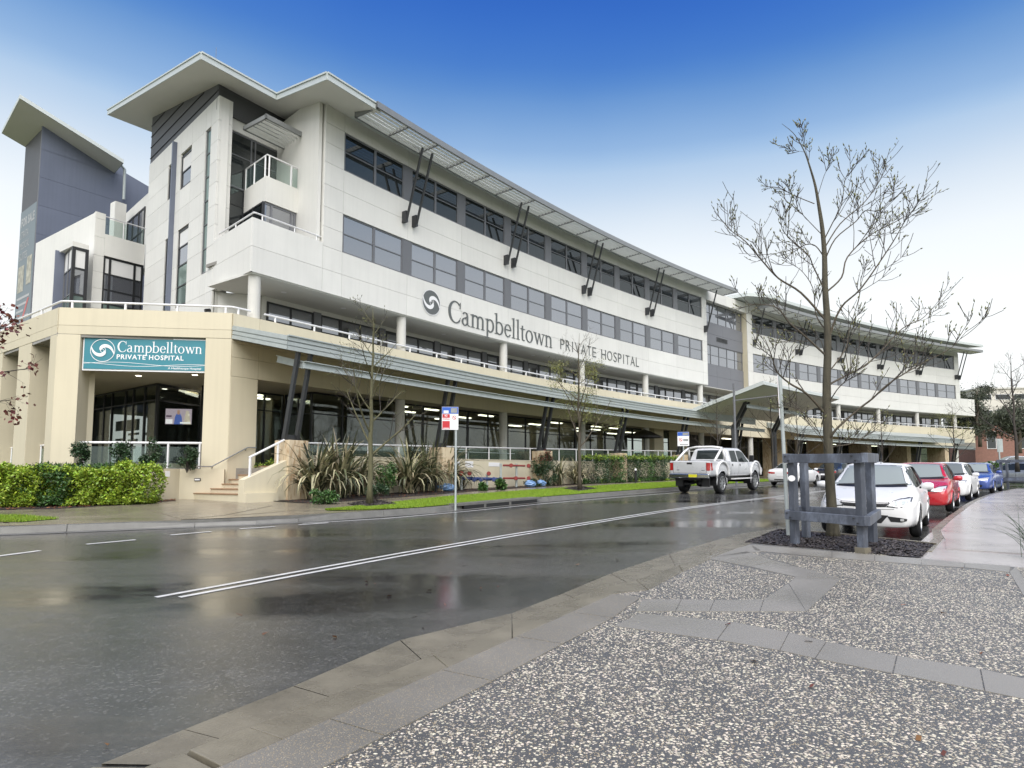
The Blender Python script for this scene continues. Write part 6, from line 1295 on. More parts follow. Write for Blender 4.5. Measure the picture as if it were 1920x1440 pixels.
def hatch_decals(fog=True, lowdark=True):
    d = [('windscreen_seal', [(-.76, .975), (-.4, .96), (0, .955), (.4, .96), (.76, .975)], [(-.605, 1.388), (-.3, 1.41), (0, 1.415), (.3, 1.41), (.605, 1.388)], 'f', 'black', dict(nv=8, off=.003)), ('windscreen', [(-.73, 1.0), (-.4, .985), (0, .98), (.4, .985), (.73, 1.0)], [(-.575, 1.375), (-.3, 1.395), (0, 1.40), (.3, 1.395), (.575, 1.375)], 'f', 'wscreen', dict(nv=8)),
         ('side_window', [(-.02, .965), (.45, .955), (.86, .955)], [(-.06, 1.375), (.22, 1.37), (.50, 1.27)], 'l', 'car_glass', dict(mir=1, nv=5)),
         ('side_window', [(-1.52, 1.02), (-.8, .985), (-.14, .97)], [(-1.30, 1.32), (-.8, 1.37), (-.18, 1.38)], 'l', 'car_glass', dict(mir=1, nv=5)),
         ('rear_window', [(-.62, 1.02), (0, 1.0), (.62, 1.02)], [(-.50, 1.33), (0, 1.35), (.50, 1.33)], 'r', 'car_glass', {}),
         ('headlight_surround', [(.37, .612), (.56, .600), (.755, .628)], [(.41, .705), (.60, .775), (.785, .795)], 'f', 'strut', dict(mir=1, nv=4, off=.003)), ('headlight', [(.40, .63), (.56, .62), (.735, .645)], [(.44, .69), (.60, .755), (.76, .775)], 'f', 'lamp', dict(mir=1, nv=4)), ('projector', [(.50, .645), (.56, .645)], [(.50, .70), (.56, .70)], 'f', 'galv', dict(mir=1, nv=2, off=.012)), ('projector', [(.62, .66), (.68, .66)], [(.62, .715), (.68, .715)], 'f', 'galv', dict(mir=1, nv=2, off=.012)),
         ('grille', [(-.36, .615), (0, .60), (.36, .615)], [(-.42, .685), (0, .665), (.42, .685)], 'f', 'black', {}),
         ('lower_grille', [(-.28, .30), (0, .29), (.28, .30)], [(-.40, .455), (0, .46), (.40, .455)], 'f', 'black', {}),
         ('tail_light', [(.52, .78), (.70, .80)], [(.50, 1.05), (.66, 1.05)], 'r', 'taillamp', dict(mir=1)),
         ('door_gap', [(-.14, .30), (-.128, .30)], [(-.14, .93), (-.128, .93)], 'l', 'black', dict(mir=1, nv=6, nu=1, off=.003)), ('door_gap', [(.98, .34), (.992, .34)], [(.98, .88), (.992, .88)], 'l', 'black', dict(mir=1, nv=6, nu=1, off=.003)),
         ('door_handle', [(-.42, .80), (-.24, .80)], [(-.42, .835), (-.24, .835)], 'l', 'black', dict(mir=1, nv=1, off=.02)), ('door_handle', [(.02, .80), (.0, .80)], [(.02, .82), (.0, .82)], 'l', 'black', dict(mir=1, nv=1)),
         ('number_plate', [(-.19, .49), (.19, .49)], [(-.19, .57), (.19, .57)], 'f', 'signw', dict(off=.02)), ('bonnet_gap', [(-.74, .795), (-.4, .70), (0, .685), (.4, .70), (.74, .795)], [(-.74, .803), (-.4, .708), (0, .693), (.4, .708), (.74, .803)], 'f', 'black', dict(nv=1, off=.004)),
         ('bumper_gap', [(-.70, .575), (0, .555), (.70, .575)], [(-.70, .582), (0, .562), (.70, .582)], 'f', 'black', dict(nv=1, off=.004))]
    if fog: d += [('fog_surround', [(.44, .335), (.62, .33), (.70, .36)], [(.38, .44), (.58, .42), (.71, .40)], 'f', 'black', dict(mir=1)), ('fog_light', [(.60, .355), (.66, .355)], [(.60, .40), (.66, .40)], 'f', 'lamp', dict(mir=1, off=.012))]
    return d
def hatch_extra(paint, aer=True, k=1.0):
    def f(rt, bvh):
        for sd in (1, -1):
            mb = MB(); mb.lathe([(0, -.11), (.055, -.10), (.075, -.02), (.075, .06), (.05, .11), (0, .115)], 12, 'y', (.80, .985 * sd, .99)); lb(mb, 'mirror', paint, rt, smooth=True); lb(MB().beam((.74, .86 * sd, .955), (.80, .93 * sd, .965), .05, .04), 'mirror_arm', 'black', rt)
        for a, b in (((-.62, .995), (.02, 1.03)), ((.02, .985), (.66, 1.02))):
            h = [bvh.ray_cast(Vector((8, p[0], p[1])), Vector((-1, 0, 0)))[0] + Vector((.02, 0, .01)) for p in (a, b)]; lb(MB().tube([h[0], (h[0] + h[1]) / 2 + Vector((.004, 0, -.005)), h[1]], .012, 6), 'wiper', 'black', rt)
        if aer: lb(MB().tube([(.12, .10, 1.43), (-.15, .10, 1.66)], .006, 5), 'aerial', 'black', rt)
        lb(MB().box(-.02, .02, -.05, .05, 0, .06), 'mirror_inside', 'black', rt).location = (.36, 0, 1.28)
    return f
def road_pos(s, o, dz=0.0): p = F0(s, o); p.z = gz(p.x, p.y) + dz; return p
hd = lambda s: PH0 - .006168 * max(s, 0)
WH = {1.32: .315, -1.32: .315}
vehicle('white_hatchback', 'pearl white hatchback parked nose on right behind the timber tree guard', 'car', HATCH, 'car_white', road_pos(-1.95, 20.52), hd(-2) + PI, WH, .315, .365, 'cars parked along the near kerb', hatch_decals(), hatch_extra('car_white'), 5)
def scaled(st, kx=1, kz=1, kw=1): return [(s[0] * kx, s[1] * kz, s[2] * kz, s[3] * kz, s[4] * kw, s[5] * kw, s[6] * kw) for s in st]
vehicle('red_hatchback', 'bright red hatchback parked between two white cars', 'car', HATCH, 'car_red', road_pos(6.7, 20.85), hd(6.7) + PI, WH, .30, .35, 'cars parked along the near kerb', hatch_decals(False), hatch_extra('car_red', False), 7)
vehicle('white_compact_car', 'small white car with dark windscreen parked behind the red hatchback', 'car', HATCH, 'car_white', road_pos(14.6, 20.9), hd(14) + PI, WH, .30, .35, 'cars parked along the near kerb', hatch_decals(False), hatch_extra('car_white', False), 7)
SEDAN = [(-2.28, .42, .72, .78, .62, .58, .50), (-2.22, .30, .90, .96, .76, .70, .58), (-2.0, .24, .95, 1.02, .83, .77, .62), (-1.62, .20, .95, 1.06, .86, .79, .62), (-1.25, .19, .95, 1.20, .87, .80, .60), (-.85, .18, .94, 1.38, .875, .80, .57), (-.2, .18, .92, 1.42, .88, .81, .58), (.25, .18, .91, 1.37, .88, .81, .57),
         (.70, .18, .90, 1.15, .88, .81, .62), (1.05, .18, .88, .97, .875, .81, .70), (1.5, .19, .83, .90, .86, .79, .66), (1.9, .21, .75, .81, .83, .75, .60), (2.12, .22, .68, .735, .79, .72, .55), (2.22, .23, .61, .68, .73, .66, .50), (2.25, .26, .55, .62, .66, .60, .46)]
def sedan_decals(rear=True):
    return [('windscreen_seal', [(-.745, .96), (0, .945), (.745, .96)], [(-.585, 1.355), (0, 1.375), (.585, 1.355)], 'f', 'black', dict(nv=8, nu=5, off=.003)), ('windscreen', [(-.72, .985), (0, .965), (.72, .985)], [(-.56, 1.34), (0, 1.36), (.56, 1.34)], 'f', 'wscreen', dict(nv=8, nu=5)), ('rear_window', [(-.66, 1.07), (0, 1.055), (.66, 1.07)], [(-.53, 1.34), (0, 1.355), (.53, 1.34)], 'r', 'car_glass', dict(nv=8, nu=5)),
            ('side_window', [(-.08, .95), (.4, .94), (.82, .94)], [(-.10, 1.33), (.18, 1.33), (.45, 1.24)], 'l', 'car_glass', dict(mir=1, nv=5)), ('side_window', [(-1.18, .99), (-.7, .965), (-.18, .955)], [(-.92, 1.28), (-.6, 1.33), (-.20, 1.34)], 'l', 'car_glass', dict(mir=1, nv=5)),
            ('headlight', [(.38, .62), (.55, .61), (.72, .635)], [(.40, .70), (.58, .735), (.75, .75)], 'f', 'lamp', dict(mir=1)), ('grille', [(-.30, .62), (.30, .62)], [(-.32, .67), (.32, .67)], 'f', 'black', {}), ('lower_grille', [(-.50, .31), (.50, .31)], [(-.52, .42), (.52, .42)], 'f', 'black', {}),
            ('tail_light', [(.30, .74), (.50, .73), (.72, .76)], [(.30, .82), (.50, .84), (.72, .86)], 'r', 'taillamp', dict(mir=1)), ('number_plate', [(-.20, .60), (.20, .60)], [(-.20, .70), (.20, .70)], 'r', 'signw', dict(off=.012)), ('rear_bumper_strip', [(-.7, .36), (.7, .36)], [(-.66, .42), (.66, .42)], 'r', 'black', {}),
            ('door_gap', [(-.14, .30), (-.128, .30)], [(-.14, .92), (-.128, .92)], 'l', 'black', dict(mir=1, nv=6, nu=1, off=.003))]
vehicle('blue_sedan', 'blue sedan parked last in the row beside the footpath bend', 'car', SEDAN, 'car_blue', road_pos(23.2, 21.0), hd(23) + PI, {1.30: .30, -1.30: .30}, .30, .35, 'cars parked along the near kerb', sedan_decals(), hatch_extra('car_blue', False), 7)
vehicle('white_sedan', 'white sedan parked tail on in front of the silver utility truck', 'car', SEDAN, 'car_white', road_pos(26.8, 11.2), hd(27), {1.30: .30, -1.30: .30}, .30, .35, 'cars parked along the far kerb', sedan_decals(), hatch_extra('car_white', False), 7)
vehicle('black_sedan', 'black sedan with bright red tail lights seen between the guard posts', 'car', SEDAN, 'car_black', road_pos(31.5, 12.2), hd(31), {1.30: .30, -1.30: .30}, .30, .35, 'cars parked along the far kerb', sedan_decals(), hatch_extra('car_black', False), 7)
vehicle('silver_hatchback', 'silver hatchback parked beyond the black sedan, half hidden by the tree trunk', 'car', HATCH, 'car_silver', road_pos(36.5, 12.9), hd(36), WH, .30, .35, 'cars parked along the far kerb', hatch_decals(False), hatch_extra('car_silver', False), 7)
# --- lifted crew-cab utility truck
UTE = [(-2.98, .78, 1.30, 1.36, .86, .88, .86), (-2.95, .72, 1.32, 1.385, .955, .955, .93), (-2.6, .70, 1.32, 1.39, .975, .965, .94), (-1.2, .70, 1.32, 1.39, .98, .965, .94), (-1.02, .70, 1.32, 1.39, .98, .965, .94), (-.98, .70, 1.32, 1.80, .98, .94, .80), (-.93, .70, 1.32, 1.93, .98, .94, .76), (-.5, .70, 1.31, 1.975, .98, .94, .74), (.4, .70, 1.30, 1.975, .98, .94, .74), (.75, .70, 1.29, 1.90, .98, .94, .74), (1.15, .70, 1.28, 1.60, .98, .94, .80), (1.45, .70, 1.27, 1.40, .98, .93, .86), (1.9, .72, 1.24, 1.35, .97, .90, .84), (2.6, .76, 1.17, 1.28, .95, .87, .80), (2.88, .80, 1.08, 1.18, .92, .84, .76), (2.96, .84, 1.00, 1.06, .88, .82, .72)]
UTE = scaled(UTE, 1.13, 1.09, 1.05)
UD = [('side_window', [(-.02, 1.335), (.5, 1.33), (1.18, 1.33)], [(.0, 1.84), (.42, 1.84), (.78, 1.76)], 'l', 'car_glass', dict(mir=1, nv=5)), ('side_window', [(-.80, 1.345), (-.45, 1.34), (-.12, 1.335)], [(-.74, 1.83), (-.45, 1.84), (-.10, 1.84)], 'l', 'car_glass', dict(mir=1, nv=5)),
      ('windscreen', [(-.80, 1.42), (0, 1.40), (.80, 1.42)], [(-.66, 1.86), (0, 1.89), (.66, 1.86)], 'f', 'wscreen', dict(nv=6, nu=5)), ('rear_window', [(-.66, 1.46), (0, 1.46), (.66, 1.46)], [(-.60, 1.85), (0, 1.86), (.60, 1.85)], 'r', 'car_glass', dict(nv=6, nu=5)),
      ('tailgate_gap', [(-.76, .86), (.76, .86)], [(-.76, .875), (.76, .875)], 'r', 'black', dict(nv=1, off=.004)), ('tailgate_gap', [(.76, .86), (.775, .86)], [(.76, 1.33), (.775, 1.33)], 'r', 'black', dict(mir=1, nv=4, nu=1, off=.004)), ('tail_light', [(.775, .98), (.93, .98)], [(.775, 1.30), (.93, 1.30)], 'r', 'taillamp', dict(mir=1, off=.012)), ('tail_light_side', [(-2.96, .98), (-2.78, .99)], [(-2.96, 1.30), (-2.80, 1.29)], 'l', 'taillamp', dict(mir=1, off=.008)),
      ('tailgate_handle', [(-.12, 1.24), (.12, 1.24)], [(-.12, 1.31), (.12, 1.31)], 'r', 'black', dict(off=.012)), ('badge', [(-.70, .98), (-.55, .98)], [(-.70, 1.0), (-.55, 1.0)], 'r', 'strut', {}), ('badge', [(.48, .98), (.60, .98)], [(.48, 1.01), (.60, 1.01)], 'r', 'strut', {}), ('tray_cover', [(-2.86, -.86), (-2.86, .86)], [(-1.08, -.86), (-1.08, .86)], 't', 'black', dict(nu=6, nv=6, off=.012)),
      ('door_gap', [(-.10, .80), (-.088, .80)], [(-.10, 1.31), (-.088, 1.31)], 'l', 'black', dict(mir=1, nv=4, nu=1, off=.003)), ('door_gap', [(-.90, .80), (-.888, .80)], [(-.90, 1.31), (-.888, 1.31)], 'l', 'black', dict(mir=1, nv=4, nu=1, off=.003)), ('door_gap', [(1.10, .80), (1.112, .80)], [(1.10, 1.26), (1.112, 1.26)], 'l', 'black', dict(mir=1, nv=4, nu=1, off=.003)),
      ('cab_gap', [(-1.05, .75), (-1.03, .75)], [(-1.05, 1.36), (-1.03, 1.36)], 'l', 'black', dict(mir=1, nv=4, nu=1, off=.003)), ('door_handle', [(-.80, 1.16), (-.70, 1.16)], [(-.80, 1.25), (-.70, 1.25)], 'l', 'black', dict(mir=1, nv=1, off=.012)), ('door_handle', [(.02, 1.16), (.12, 1.16)], [(.02, 1.25), (.12, 1.25)], 'l', 'black', dict(mir=1, nv=1, off=.012)), ('headlight', [(.55, .98), (.84, .98)], [(.55, 1.12), (.84, 1.12)], 'f', 'lamp', dict(mir=1)), ('grille', [(-.5, .94), (.5, .94)], [(-.5, 1.12), (.5, 1.12)], 'f', 'chrome', {})]
def _k(d):
    f = (lambda p: (p[0] * 1.13, p[1] * 1.09)) if d[3] == 'l' else ((lambda p: (p[0] * 1.13, p[1] * 1.05)) if d[3] == 't' else (lambda p: (p[0] * 1.05, p[1] * 1.09)))
    return (d[0], [f(p) for p in d[1]], [f(p) for p in d[2]], *d[3:])
UD = [_k(d) for d in UD]
def ute_extra(rt, bvh):
    n0 = {o.name for o in bpy.data.objects}
    for sd in (1, -1):
        lb(MB().tube([(-2.45, .90 * sd, 1.37), (-1.75, .84 * sd, 1.80), (-1.45, .80 * sd, 1.93)], .055, 8), 'sports_bar', 'car_white', rt, smooth=True); lb(MB().tube([(-1.25, .86 * sd, 1.37), (-1.45, .80 * sd, 1.93)], .05, 8), 'sports_bar', 'car_white', rt, smooth=True)
        lb(MB().beam((-.8, .98 * sd, .60), (1.25, .98 * sd, .60), .16, .05), 'side_step', 'rail', rt)
        lb(MB().beam((1.0, 1.04 * sd, 1.36), (1.0, 1.22 * sd, 1.40), .10, .06), 'mirror_arm', 'black', rt); lb(MB().box(.96, 1.06, 1.14 * sd - .10, 1.14 * sd + .10, 1.34, 1.64), 'mirror', 'black', rt, bevel=.02)
        for wx in (1.85, -1.85):
            n = 16; path = [(wx + .60 * cos(rad(-8 + 196 * i / n)), 1.0 * sd, .80 + .55 * sin(rad(-8 + 196 * i / n))) for i in range(n + 1)]; lb(MB().tube(path, .055, 8), 'wheel_flare', 'car_white', rt, smooth=True)
        lb(MB().box(-2.75, -2.68, .62 * sd - .17, .62 * sd + .17, .30, .72), 'mud_flap', 'black', rt)
    lb(MB().tube([(-1.45, -.80, 1.93), (-1.50, -.4, 1.985), (-1.50, .4, 1.985), (-1.45, .80, 1.93)], .055, 8), 'sports_bar', 'car_white', rt, smooth=True)
    lb(MB().box(-3.10, -2.96, -.93, .93, .66, .84), 'rear_bumper', 'chrome', rt, bevel=.03); lb(MB().box(-3.115, -3.10, -.40, -.02, .70, .82), 'number_plate', 'plate_y', rt)
    lb(MB().lathe([(0, -.15), (.16, -.13), (.20, 0), (.16, .13), (0, .15)], 12, 'y', (-1.85, .05, .45)), 'differential', 'strut', rt); lb(MB().tube([(-1.85, -.8, .45), (-1.85, .8, .45)], .06, 8), 'axle', 'strut', rt); lb(MB().tube([(1.85, -.8, .45), (1.85, .8, .45)], .06, 8), 'axle', 'strut', rt)
    for y in (-.55, .55): lb(MB().beam((-2.7, y, .60), (-1.1, y, .52), .08, .06), 'leaf_spring', 'black', rt)
    lb(MB().box(-2.9, 2.5, -.45, .45, .58, .78), 'chassis', 'black', rt)
    for o in list(bpy.data.objects):
        if o.name not in n0: o.data.transform(Matrix.Diagonal((1.13, 1.05, 1.09, 1)))
vehicle('utility_truck', 'silver white crew cab utility truck on raised wheels parked by the lawn', 'utility truck', UTE, 'car_silver', road_pos(15.0, 11.35), hd(15), {2.09: .48, -2.09: .48}, .48, .57, None, UD, ute_extra, 8, .31, .88, .58)
# distant parked cars
for x, y, yw, pnt, lab in ((29.6, 38.2, 2.2, 'car_grey', 'grey car parked behind the far timber guard posts'), (46, 60, 2.9, 'car_silver', 'pale car parked on the slope beyond the far wing, left one'), (52, 60.5, 2.9, 'car_white', 'pale car parked on the slope beside the far street sign')):
    z = gz(x, y) + .02 if y < 50 else hillz(x, y) + .06 + .55; vehicle('parked_car', lab, 'car', SEDAN, pnt, Vector((x, y, z)), yw, {1.30: .30, -1.30: .30}, .30, .35, 'cars parked in the distance', sedan_decals(), None, 7)
# ================================================================== PLANTS
def branch_mb(mb, path, r0, r1, n=6):
    m = len(path); mb.tube(path, [r0 + (r1 - r0) * i / (m - 1) for i in range(m)], n, cap=False)
def leaf_cloud(P, size, droop=.3, aspect=.5, rng=RNG, up=0.0):
    """diamond leaves at points P (n,3)"""
    n = len(P); a = rng.uniform(0, 2 * PI, n); e = rng.uniform(-.9, .9, n) - droop + up; l = size * rng.uniform(.6, 1.35, n)
    d = np.stack([np.cos(a) * np.cos(e), np.sin(a) * np.cos(e), np.sin(e)], 1); t = rng.normal(0, 1, (n, 3)); s = np.cross(d, t); s /= np.linalg.norm(s, axis=1, keepdims=True) + 1e-9
    V = np.zeros((n, 4, 3)); V[:, 0] = P; V[:, 1] = P + d * l[:, None] * .5 + s * (l * aspect * .5)[:, None]; V[:, 2] = P + d * l[:, None]; V[:, 3] = P + d * l[:, None] * .5 - s * (l * aspect * .5)[:, None]
    return V.reshape(-1, 3), np.arange(n * 4).reshape(-1, 4)
def clump_points(n, c, r, k=14, rng=RNG, flat=1.0):
    """points gathered in uneven clumps through an ellipsoid"""
    cc = rng.normal(0, 1, (k, 3)); cc /= np.linalg.norm(cc, axis=1, keepdims=True); cc *= rng.uniform(.45, .95, (k, 1)); i = rng.integers(0, k, n); p = rng.normal(0, 1, (n, 3)); p /= np.linalg.norm(p, axis=1, keepdims=True) + 1e-9; p *= (rng.uniform(0, 1, (n, 1)) ** .4) * rng.uniform(.30, .50, (k, 1))[i]
    return (cc[i] + p) * np.array(r) + np.array(c)
def grow(rng, p, d, L_, r, depth, segs, tips, up=.15, wob=.25, kids=(2, 4), ratio=.62, rmin=.003):
    """one shoot with side shoots; returns list of (path, r0, r1)"""
    out = []; path = [p.copy()]; dd = d.normalized(); n = max(3, segs)
    for i in range(n):
        dd = (dd + Vector((rng.uniform(-wob, wob), rng.uniform(-wob, wob), rng.uniform(-wob, wob) + up)) * (1.2 / n)).normalized(); path.append(path[-1] + dd * L_ / n)
    r1 = max(rmin, r * .35); out.append((path, r, r1))
    if depth <= 0: tips.append((path[-1], dd, L_)); tips += [(path[k], dd, L_) for k in range(1, n)]; return out
    for _ in range(rng.randint(*kids)):
        f = rng.uniform(.25, .95); k = min(int(f * n), n - 1); q = path[k].lerp(path[k + 1], f * n - k); a = rng.uniform(0, 2 * PI); ax_ = dd.orthogonal().normalized(); ax_.rotate(Matrix.Rotation(a, 3, dd)); nd = (dd * rng.uniform(.5, .9) + ax_ * rng.uniform(.5, .9)).normalized()
        out += grow(rng, q, nd, L_ * ratio * rng.uniform(.6, 1.15), max(rmin, (r + (r1 - r) * f) * .55), depth - 1, max(3, segs - 1), tips, up, wob, kids, ratio, rmin)
    tips.append((path[-1], dd, L_)); return out
def buds(tips, rng, size, per=2, prob=1.0):
    P = []; D = []
    for p, d, L_ in tips:
        if rng.random() > prob: continue
        for _ in range(per): P.append(p + Vector((rng.gauss(0, .01), rng.gauss(0, .01), rng.gauss(0, .01)))); D.append((d + Vector((rng.gauss(0, .35), rng.gauss(0, .35), rng.gauss(0, .3) + .25))).normalized())
    return P, D
def bud_mesh(P, D, size, rng):
    V = []; F = []
    for p, d in zip(P, D):
        l = size * rng.uniform(.6, 1.4); w_ = l * .17; x = d.orthogonal().normalized(); y = d.cross(x); b = len(V); m = p + d * l * .45
        V += [tuple(p), *[tuple(m + (x * cos(a) + y * sin(a)) * w_) for a in (0, 2.09, 4.19)], tuple(p + d * l)]; F += [(b, b + 2, b + 1), (b, b + 3, b + 2), (b, b + 1, b + 3), (b + 1, b + 2, b + 4), (b + 2, b + 3, b + 4), (b + 3, b + 1, b + 4)]
    return np.array(V), np.array(F)
# ---- the large bare tree: trunk and limbs laid out after the photograph, twigs grown
R5 = random.Random(11)
tb = G(1562, 1004, .13); BT_ = root('bare_street_tree', tuple(tb), 'large nearly bare tree with pale spring buds inside the timber guard', 'tree')
YT = tb.y
def limb(pts, r0, r1, y0, y1):
    n = len(pts); return [at(u, v, YT + y0 + (y1 - y0) * i / (n - 1)) for i, (u, v) in enumerate(pts)], r0, r1
def smooth(path, sub=4): return [Vector(p) for p in crom([tuple(p) for p in path], sub)]
trunk = smooth([at(u, v, YT) for u, v in ((1562, 1010), (1560, 960), (1556, 900), (1553, 840), (1551, 780), (1550, 720), (1552, 660), (1551, 600), (1547, 540), (1546, 480), (1542, 430), (1536, 390), (1529, 350), (1520, 318), (1510, 288), (1498, 265), (1486, 248), (1466, 232))], 3)
trr = np.interp(np.linspace(0, 1, len(trunk)), [0, .03, .08, .25, .42, .58, .72, .85, 1], [.150, .108, .088, .078, .060, .040, .022, .010, .003])
mb = MB(); mb.tube(trunk, list(trr), 12, cap=True); mb.build('trunk', M['barkolive'], BT_, smooth=True)
LIMBS = [([(1546, 775), (1512, 738), (1481, 719), (1457, 697), (1446, 665), (1435, 637)], .042, .006, 0, -.9), ([(1548, 600), (1502, 549), (1460, 522), (1430, 490), (1397, 452), (1370, 432), (1355, 415)], .040, .005, 0, .8), ([(1550, 668), (1502, 624), (1480, 606), (1458, 578), (1430, 571), (1400, 571)], .034, .005, 0, -1.0),
  ([(1545, 482), (1530, 462), (1514, 458), (1490, 467), (1440, 477), (1385, 475)], .020, .004, 0, .7), ([(1547, 545), (1525, 500), (1515, 478), (1480, 446), (1466, 428), (1464, 402)], .024, .004, 0, -.6), ([(1527, 382), (1490, 367), (1460, 352), (1430, 350)], .016, .004, 0, .4), ([(1541, 440), (1512, 410), (1490, 385), (1478, 360)], .014, .003, 0, -.5),
  ([(1544, 452), (1560, 420), (1578, 383), (1585, 335), (1602, 307)], .020, .004, 0, -.5), ([(1546, 465), (1575, 420), (1614, 386), (1636, 360), (1650, 335), (1661, 318)], .022, .004, 0, .6), ([(1546, 490), (1566, 448), (1605, 415), (1622, 395), (1648, 395), (1677, 372)], .022, .004, 0, -.7), ([(1549, 548), (1578, 520), (1589, 482), (1630, 442), (1677, 417), (1705, 400), (1731, 374)], .030, .004, 0, .9),
  ([(1552, 640), (1576, 578), (1615, 540), (1667, 465), (1688, 430), (1703, 404)], .036, .004, 0, -1.0), ([(1551, 730), (1560, 718), (1619, 687), (1651, 659), (1692, 616), (1728, 598), (1744, 582)], .038, .005, 0, 1.0), ([(1556, 830), (1565, 808), (1609, 768), (1635, 748), (1663, 722), (1698, 699), (1738, 677), (1784, 652), (1811, 622)], .040, .004, 0, -1.2),
  ([(1553, 845), (1560, 838), (1599, 831), (1629, 813), (1664, 800)], .026, .004, 0, .8), ([(1552, 700), (1585, 655), (1592, 620), (1610, 560), (1614, 520)], .022, .004, 0, .5), ([(1549, 620), (1530, 590), (1524, 540), (1500, 505), (1470, 490)], .022, .004, 0, .9), ([(1551, 760), (1570, 730), (1590, 705), (1586, 660), (1600, 640)], .020, .004, 0, -.9), ([(1551, 700), (1540, 640), (1520, 640), (1470, 640), (1440, 655)], .014, .003, 0, .5), ([(1522, 330), (1516, 300), (1508, 270), (1507, 238)], .008, .003, 0, .2), ([(1508, 285), (1480, 280), (1452, 270)], .006, .002, 0, .2), ([(1532, 372), (1545, 330), (1555, 310), (1560, 290)], .010, .003, 0, -.3),
  ([(1555, 860), (1530, 800), (1500, 770), (1470, 760)], .016, .003, 0, -.6)]
tips = []; mbb = MB(); mbt = MB(); lim_objs = []
for pts, r0, r1, y0, y1 in LIMBS:
    path, a, b = limb(pts, r0, r1, y0, y1); path = smooth(path, 4); mb = MB(); branch_mb(mb, path, a * .58, b * .9, 7); mb.build('limb', M['bark'], BT_, smooth=True); n = len(path); L_ = sum((path[i + 1] - path[i]).length for i in range(n - 1))
    nk = int(4 + L_ * 4.6)
    for _ in range(nk):
        f = R5.uniform(.22, 1.0) ; k = min(int(f * (n - 1)), n - 2); q = path[k].lerp(path[k + 1], R5.random()); d = (path[k + 1] - path[k]).normalized(); ax_ = d.orthogonal().normalized(); ax_.rotate(Matrix.Rotation(R5.uniform(0, 2 * PI), 3, d)); nd = (d * .75 + ax_ * .75 + Vector((0, 0, .25))).normalized()
        for pth, ra_, rb_ in grow(R5, q, nd, L_ * R5.uniform(.12, .30) * (1.15 - .5 * f) + .10, max(.0050, (a + (b - a) * f) * .36), 1, 4, tips, .40, .30, (2, 4), .55, .0046): branch_mb(mbt, pth, ra_, rb_, 4)
    tips.append((path[-1], (path[-1] - path[-2]).normalized(), .4))
o = mbt.build('twigs', M['barkd'], BT_); o['kind'] = 'stuff'
P, D_ = buds(tips, R5, .06, 1, .55); V, F = bud_mesh(P, D_, .066, R5); o = npmesh('spring_buds', V, F, M['bud'], BT_); o['kind'] = 'stuff'
# ---- smaller street trees
def street_tree(name, base, H_, label, seed, bark='bark', leaf=None, nleaf=0, lsize=.06, spread=.42, mainn=14, group='street trees along the far kerb', r0=.075, depth=2, clear=.22, lean=(0, 0), budp=.7, leafz=(.3, 1)):
    rg = random.Random(seed); rt = root(name, tuple(base), label, 'tree', group); tr = []; m = 12
    for i in range(m + 1): f = i / m; tr.append(base + Vector((lean[0] * f + rg.gauss(0, .02) * H_ / 6 * (f > .1), lean[1] * f + rg.gauss(0, .02) * H_ / 6 * (f > .1), H_ * f)))
    mb = MB(); mb.tube(tr, [max(.004, r0 * (1 - f * .97) ** .8) * (1.35 if f == 0 else 1) for f in [i / m for i in range(m + 1)]], 8); mb.build('trunk', M[bark], rt, smooth=True)
    tips = []; mbt = MB()
    for i in range(mainn):
        f = clear + (.97 - clear) * i / mainn; k = int(f * m); q = tr[k].lerp(tr[min(k + 1, m)], f * m - k); a = i * 2.4 + rg.uniform(-.5, .5); el = rg.uniform(.45, .95); d = Vector((cos(a) * cos(el), sin(a) * cos(el), sin(el))); L_ = H_ * spread * (1.12 - f) * rg.uniform(.8, 1.15) + .25
        for j, (pth, ra_, rb_) in enumerate(grow(rg, q, d, L_, r0 * .42 * (1.1 - f) + .006, depth, 5, tips, .22, .35, (3, 5), .55, .0035)):
            if j == 0: mb = MB(); branch_mb(mb, pth, ra_, rb_, 6); mb.build('limb', M[bark], rt, smooth=True)
            else: branch_mb(mbt, pth, ra_, rb_, 4)
    o = mbt.build('twigs', M['barkd' if bark != 'bark' else 'bark'], rt); o['kind'] = 'stuff'
    if leaf and nleaf:
        tp = [t for t in tips if leafz[0] * H_ < t[0].z - base.z < leafz[1] * H_]; pts = np.array([tuple(rg.choice(tp)[0] + Vector((rg.gauss(0, .10), rg.gauss(0, .10), rg.gauss(0, .10)))) for _ in range(nleaf)]); V, F = leaf_cloud(pts, lsize, 0, .45); o = npmesh('crown', V, F, M[leaf], rt); o['kind'] = 'stuff'
    elif budp: P, D_ = buds(tips, rg, .05, 1, budp); V, F = bud_mesh(P, D_, .07, rg); o = npmesh('spring_buds', V, F, M['bud'], rt); o['kind'] = 'stuff'
    return rt
b1 = G(693, 944, .17); street_tree('street_tree', b1, 6.25, 'bare young tree with mossy trunk on the lawn in front of the flax', 21, 'barkmoss', None, 0, spread=.36, mainn=13, r0=.095, clear=.24, budp=.5)
b2 = G(1087, 918, .17); street_tree('street_tree', b2, 7.4, 'young tree with thin yellow green leaves on the lawn by the fire booster', 22, 'bark', 'yg', 4200, .07, .40, 14, r0=.085, clear=.26, leafz=(.36, .80))
for (s, o, H_, lab, sd) in ((24.5, 7.2, 5.6, 'slender bare tree in front of the entry canopy edge', 23), (33.5, 7.0, 7.5, 'bare twiggy tree close to the entry canopy right side', 24), (37.0, 7.4, 6.2, 'bare tree behind the big tree trunk near the entrance', 25)):
    street_tree('street_tree', FG(s, o, .16), H_, lab, sd, 'barkd', None, 0, spread=.40, mainn=12, r0=.07, depth=2, budp=.25)
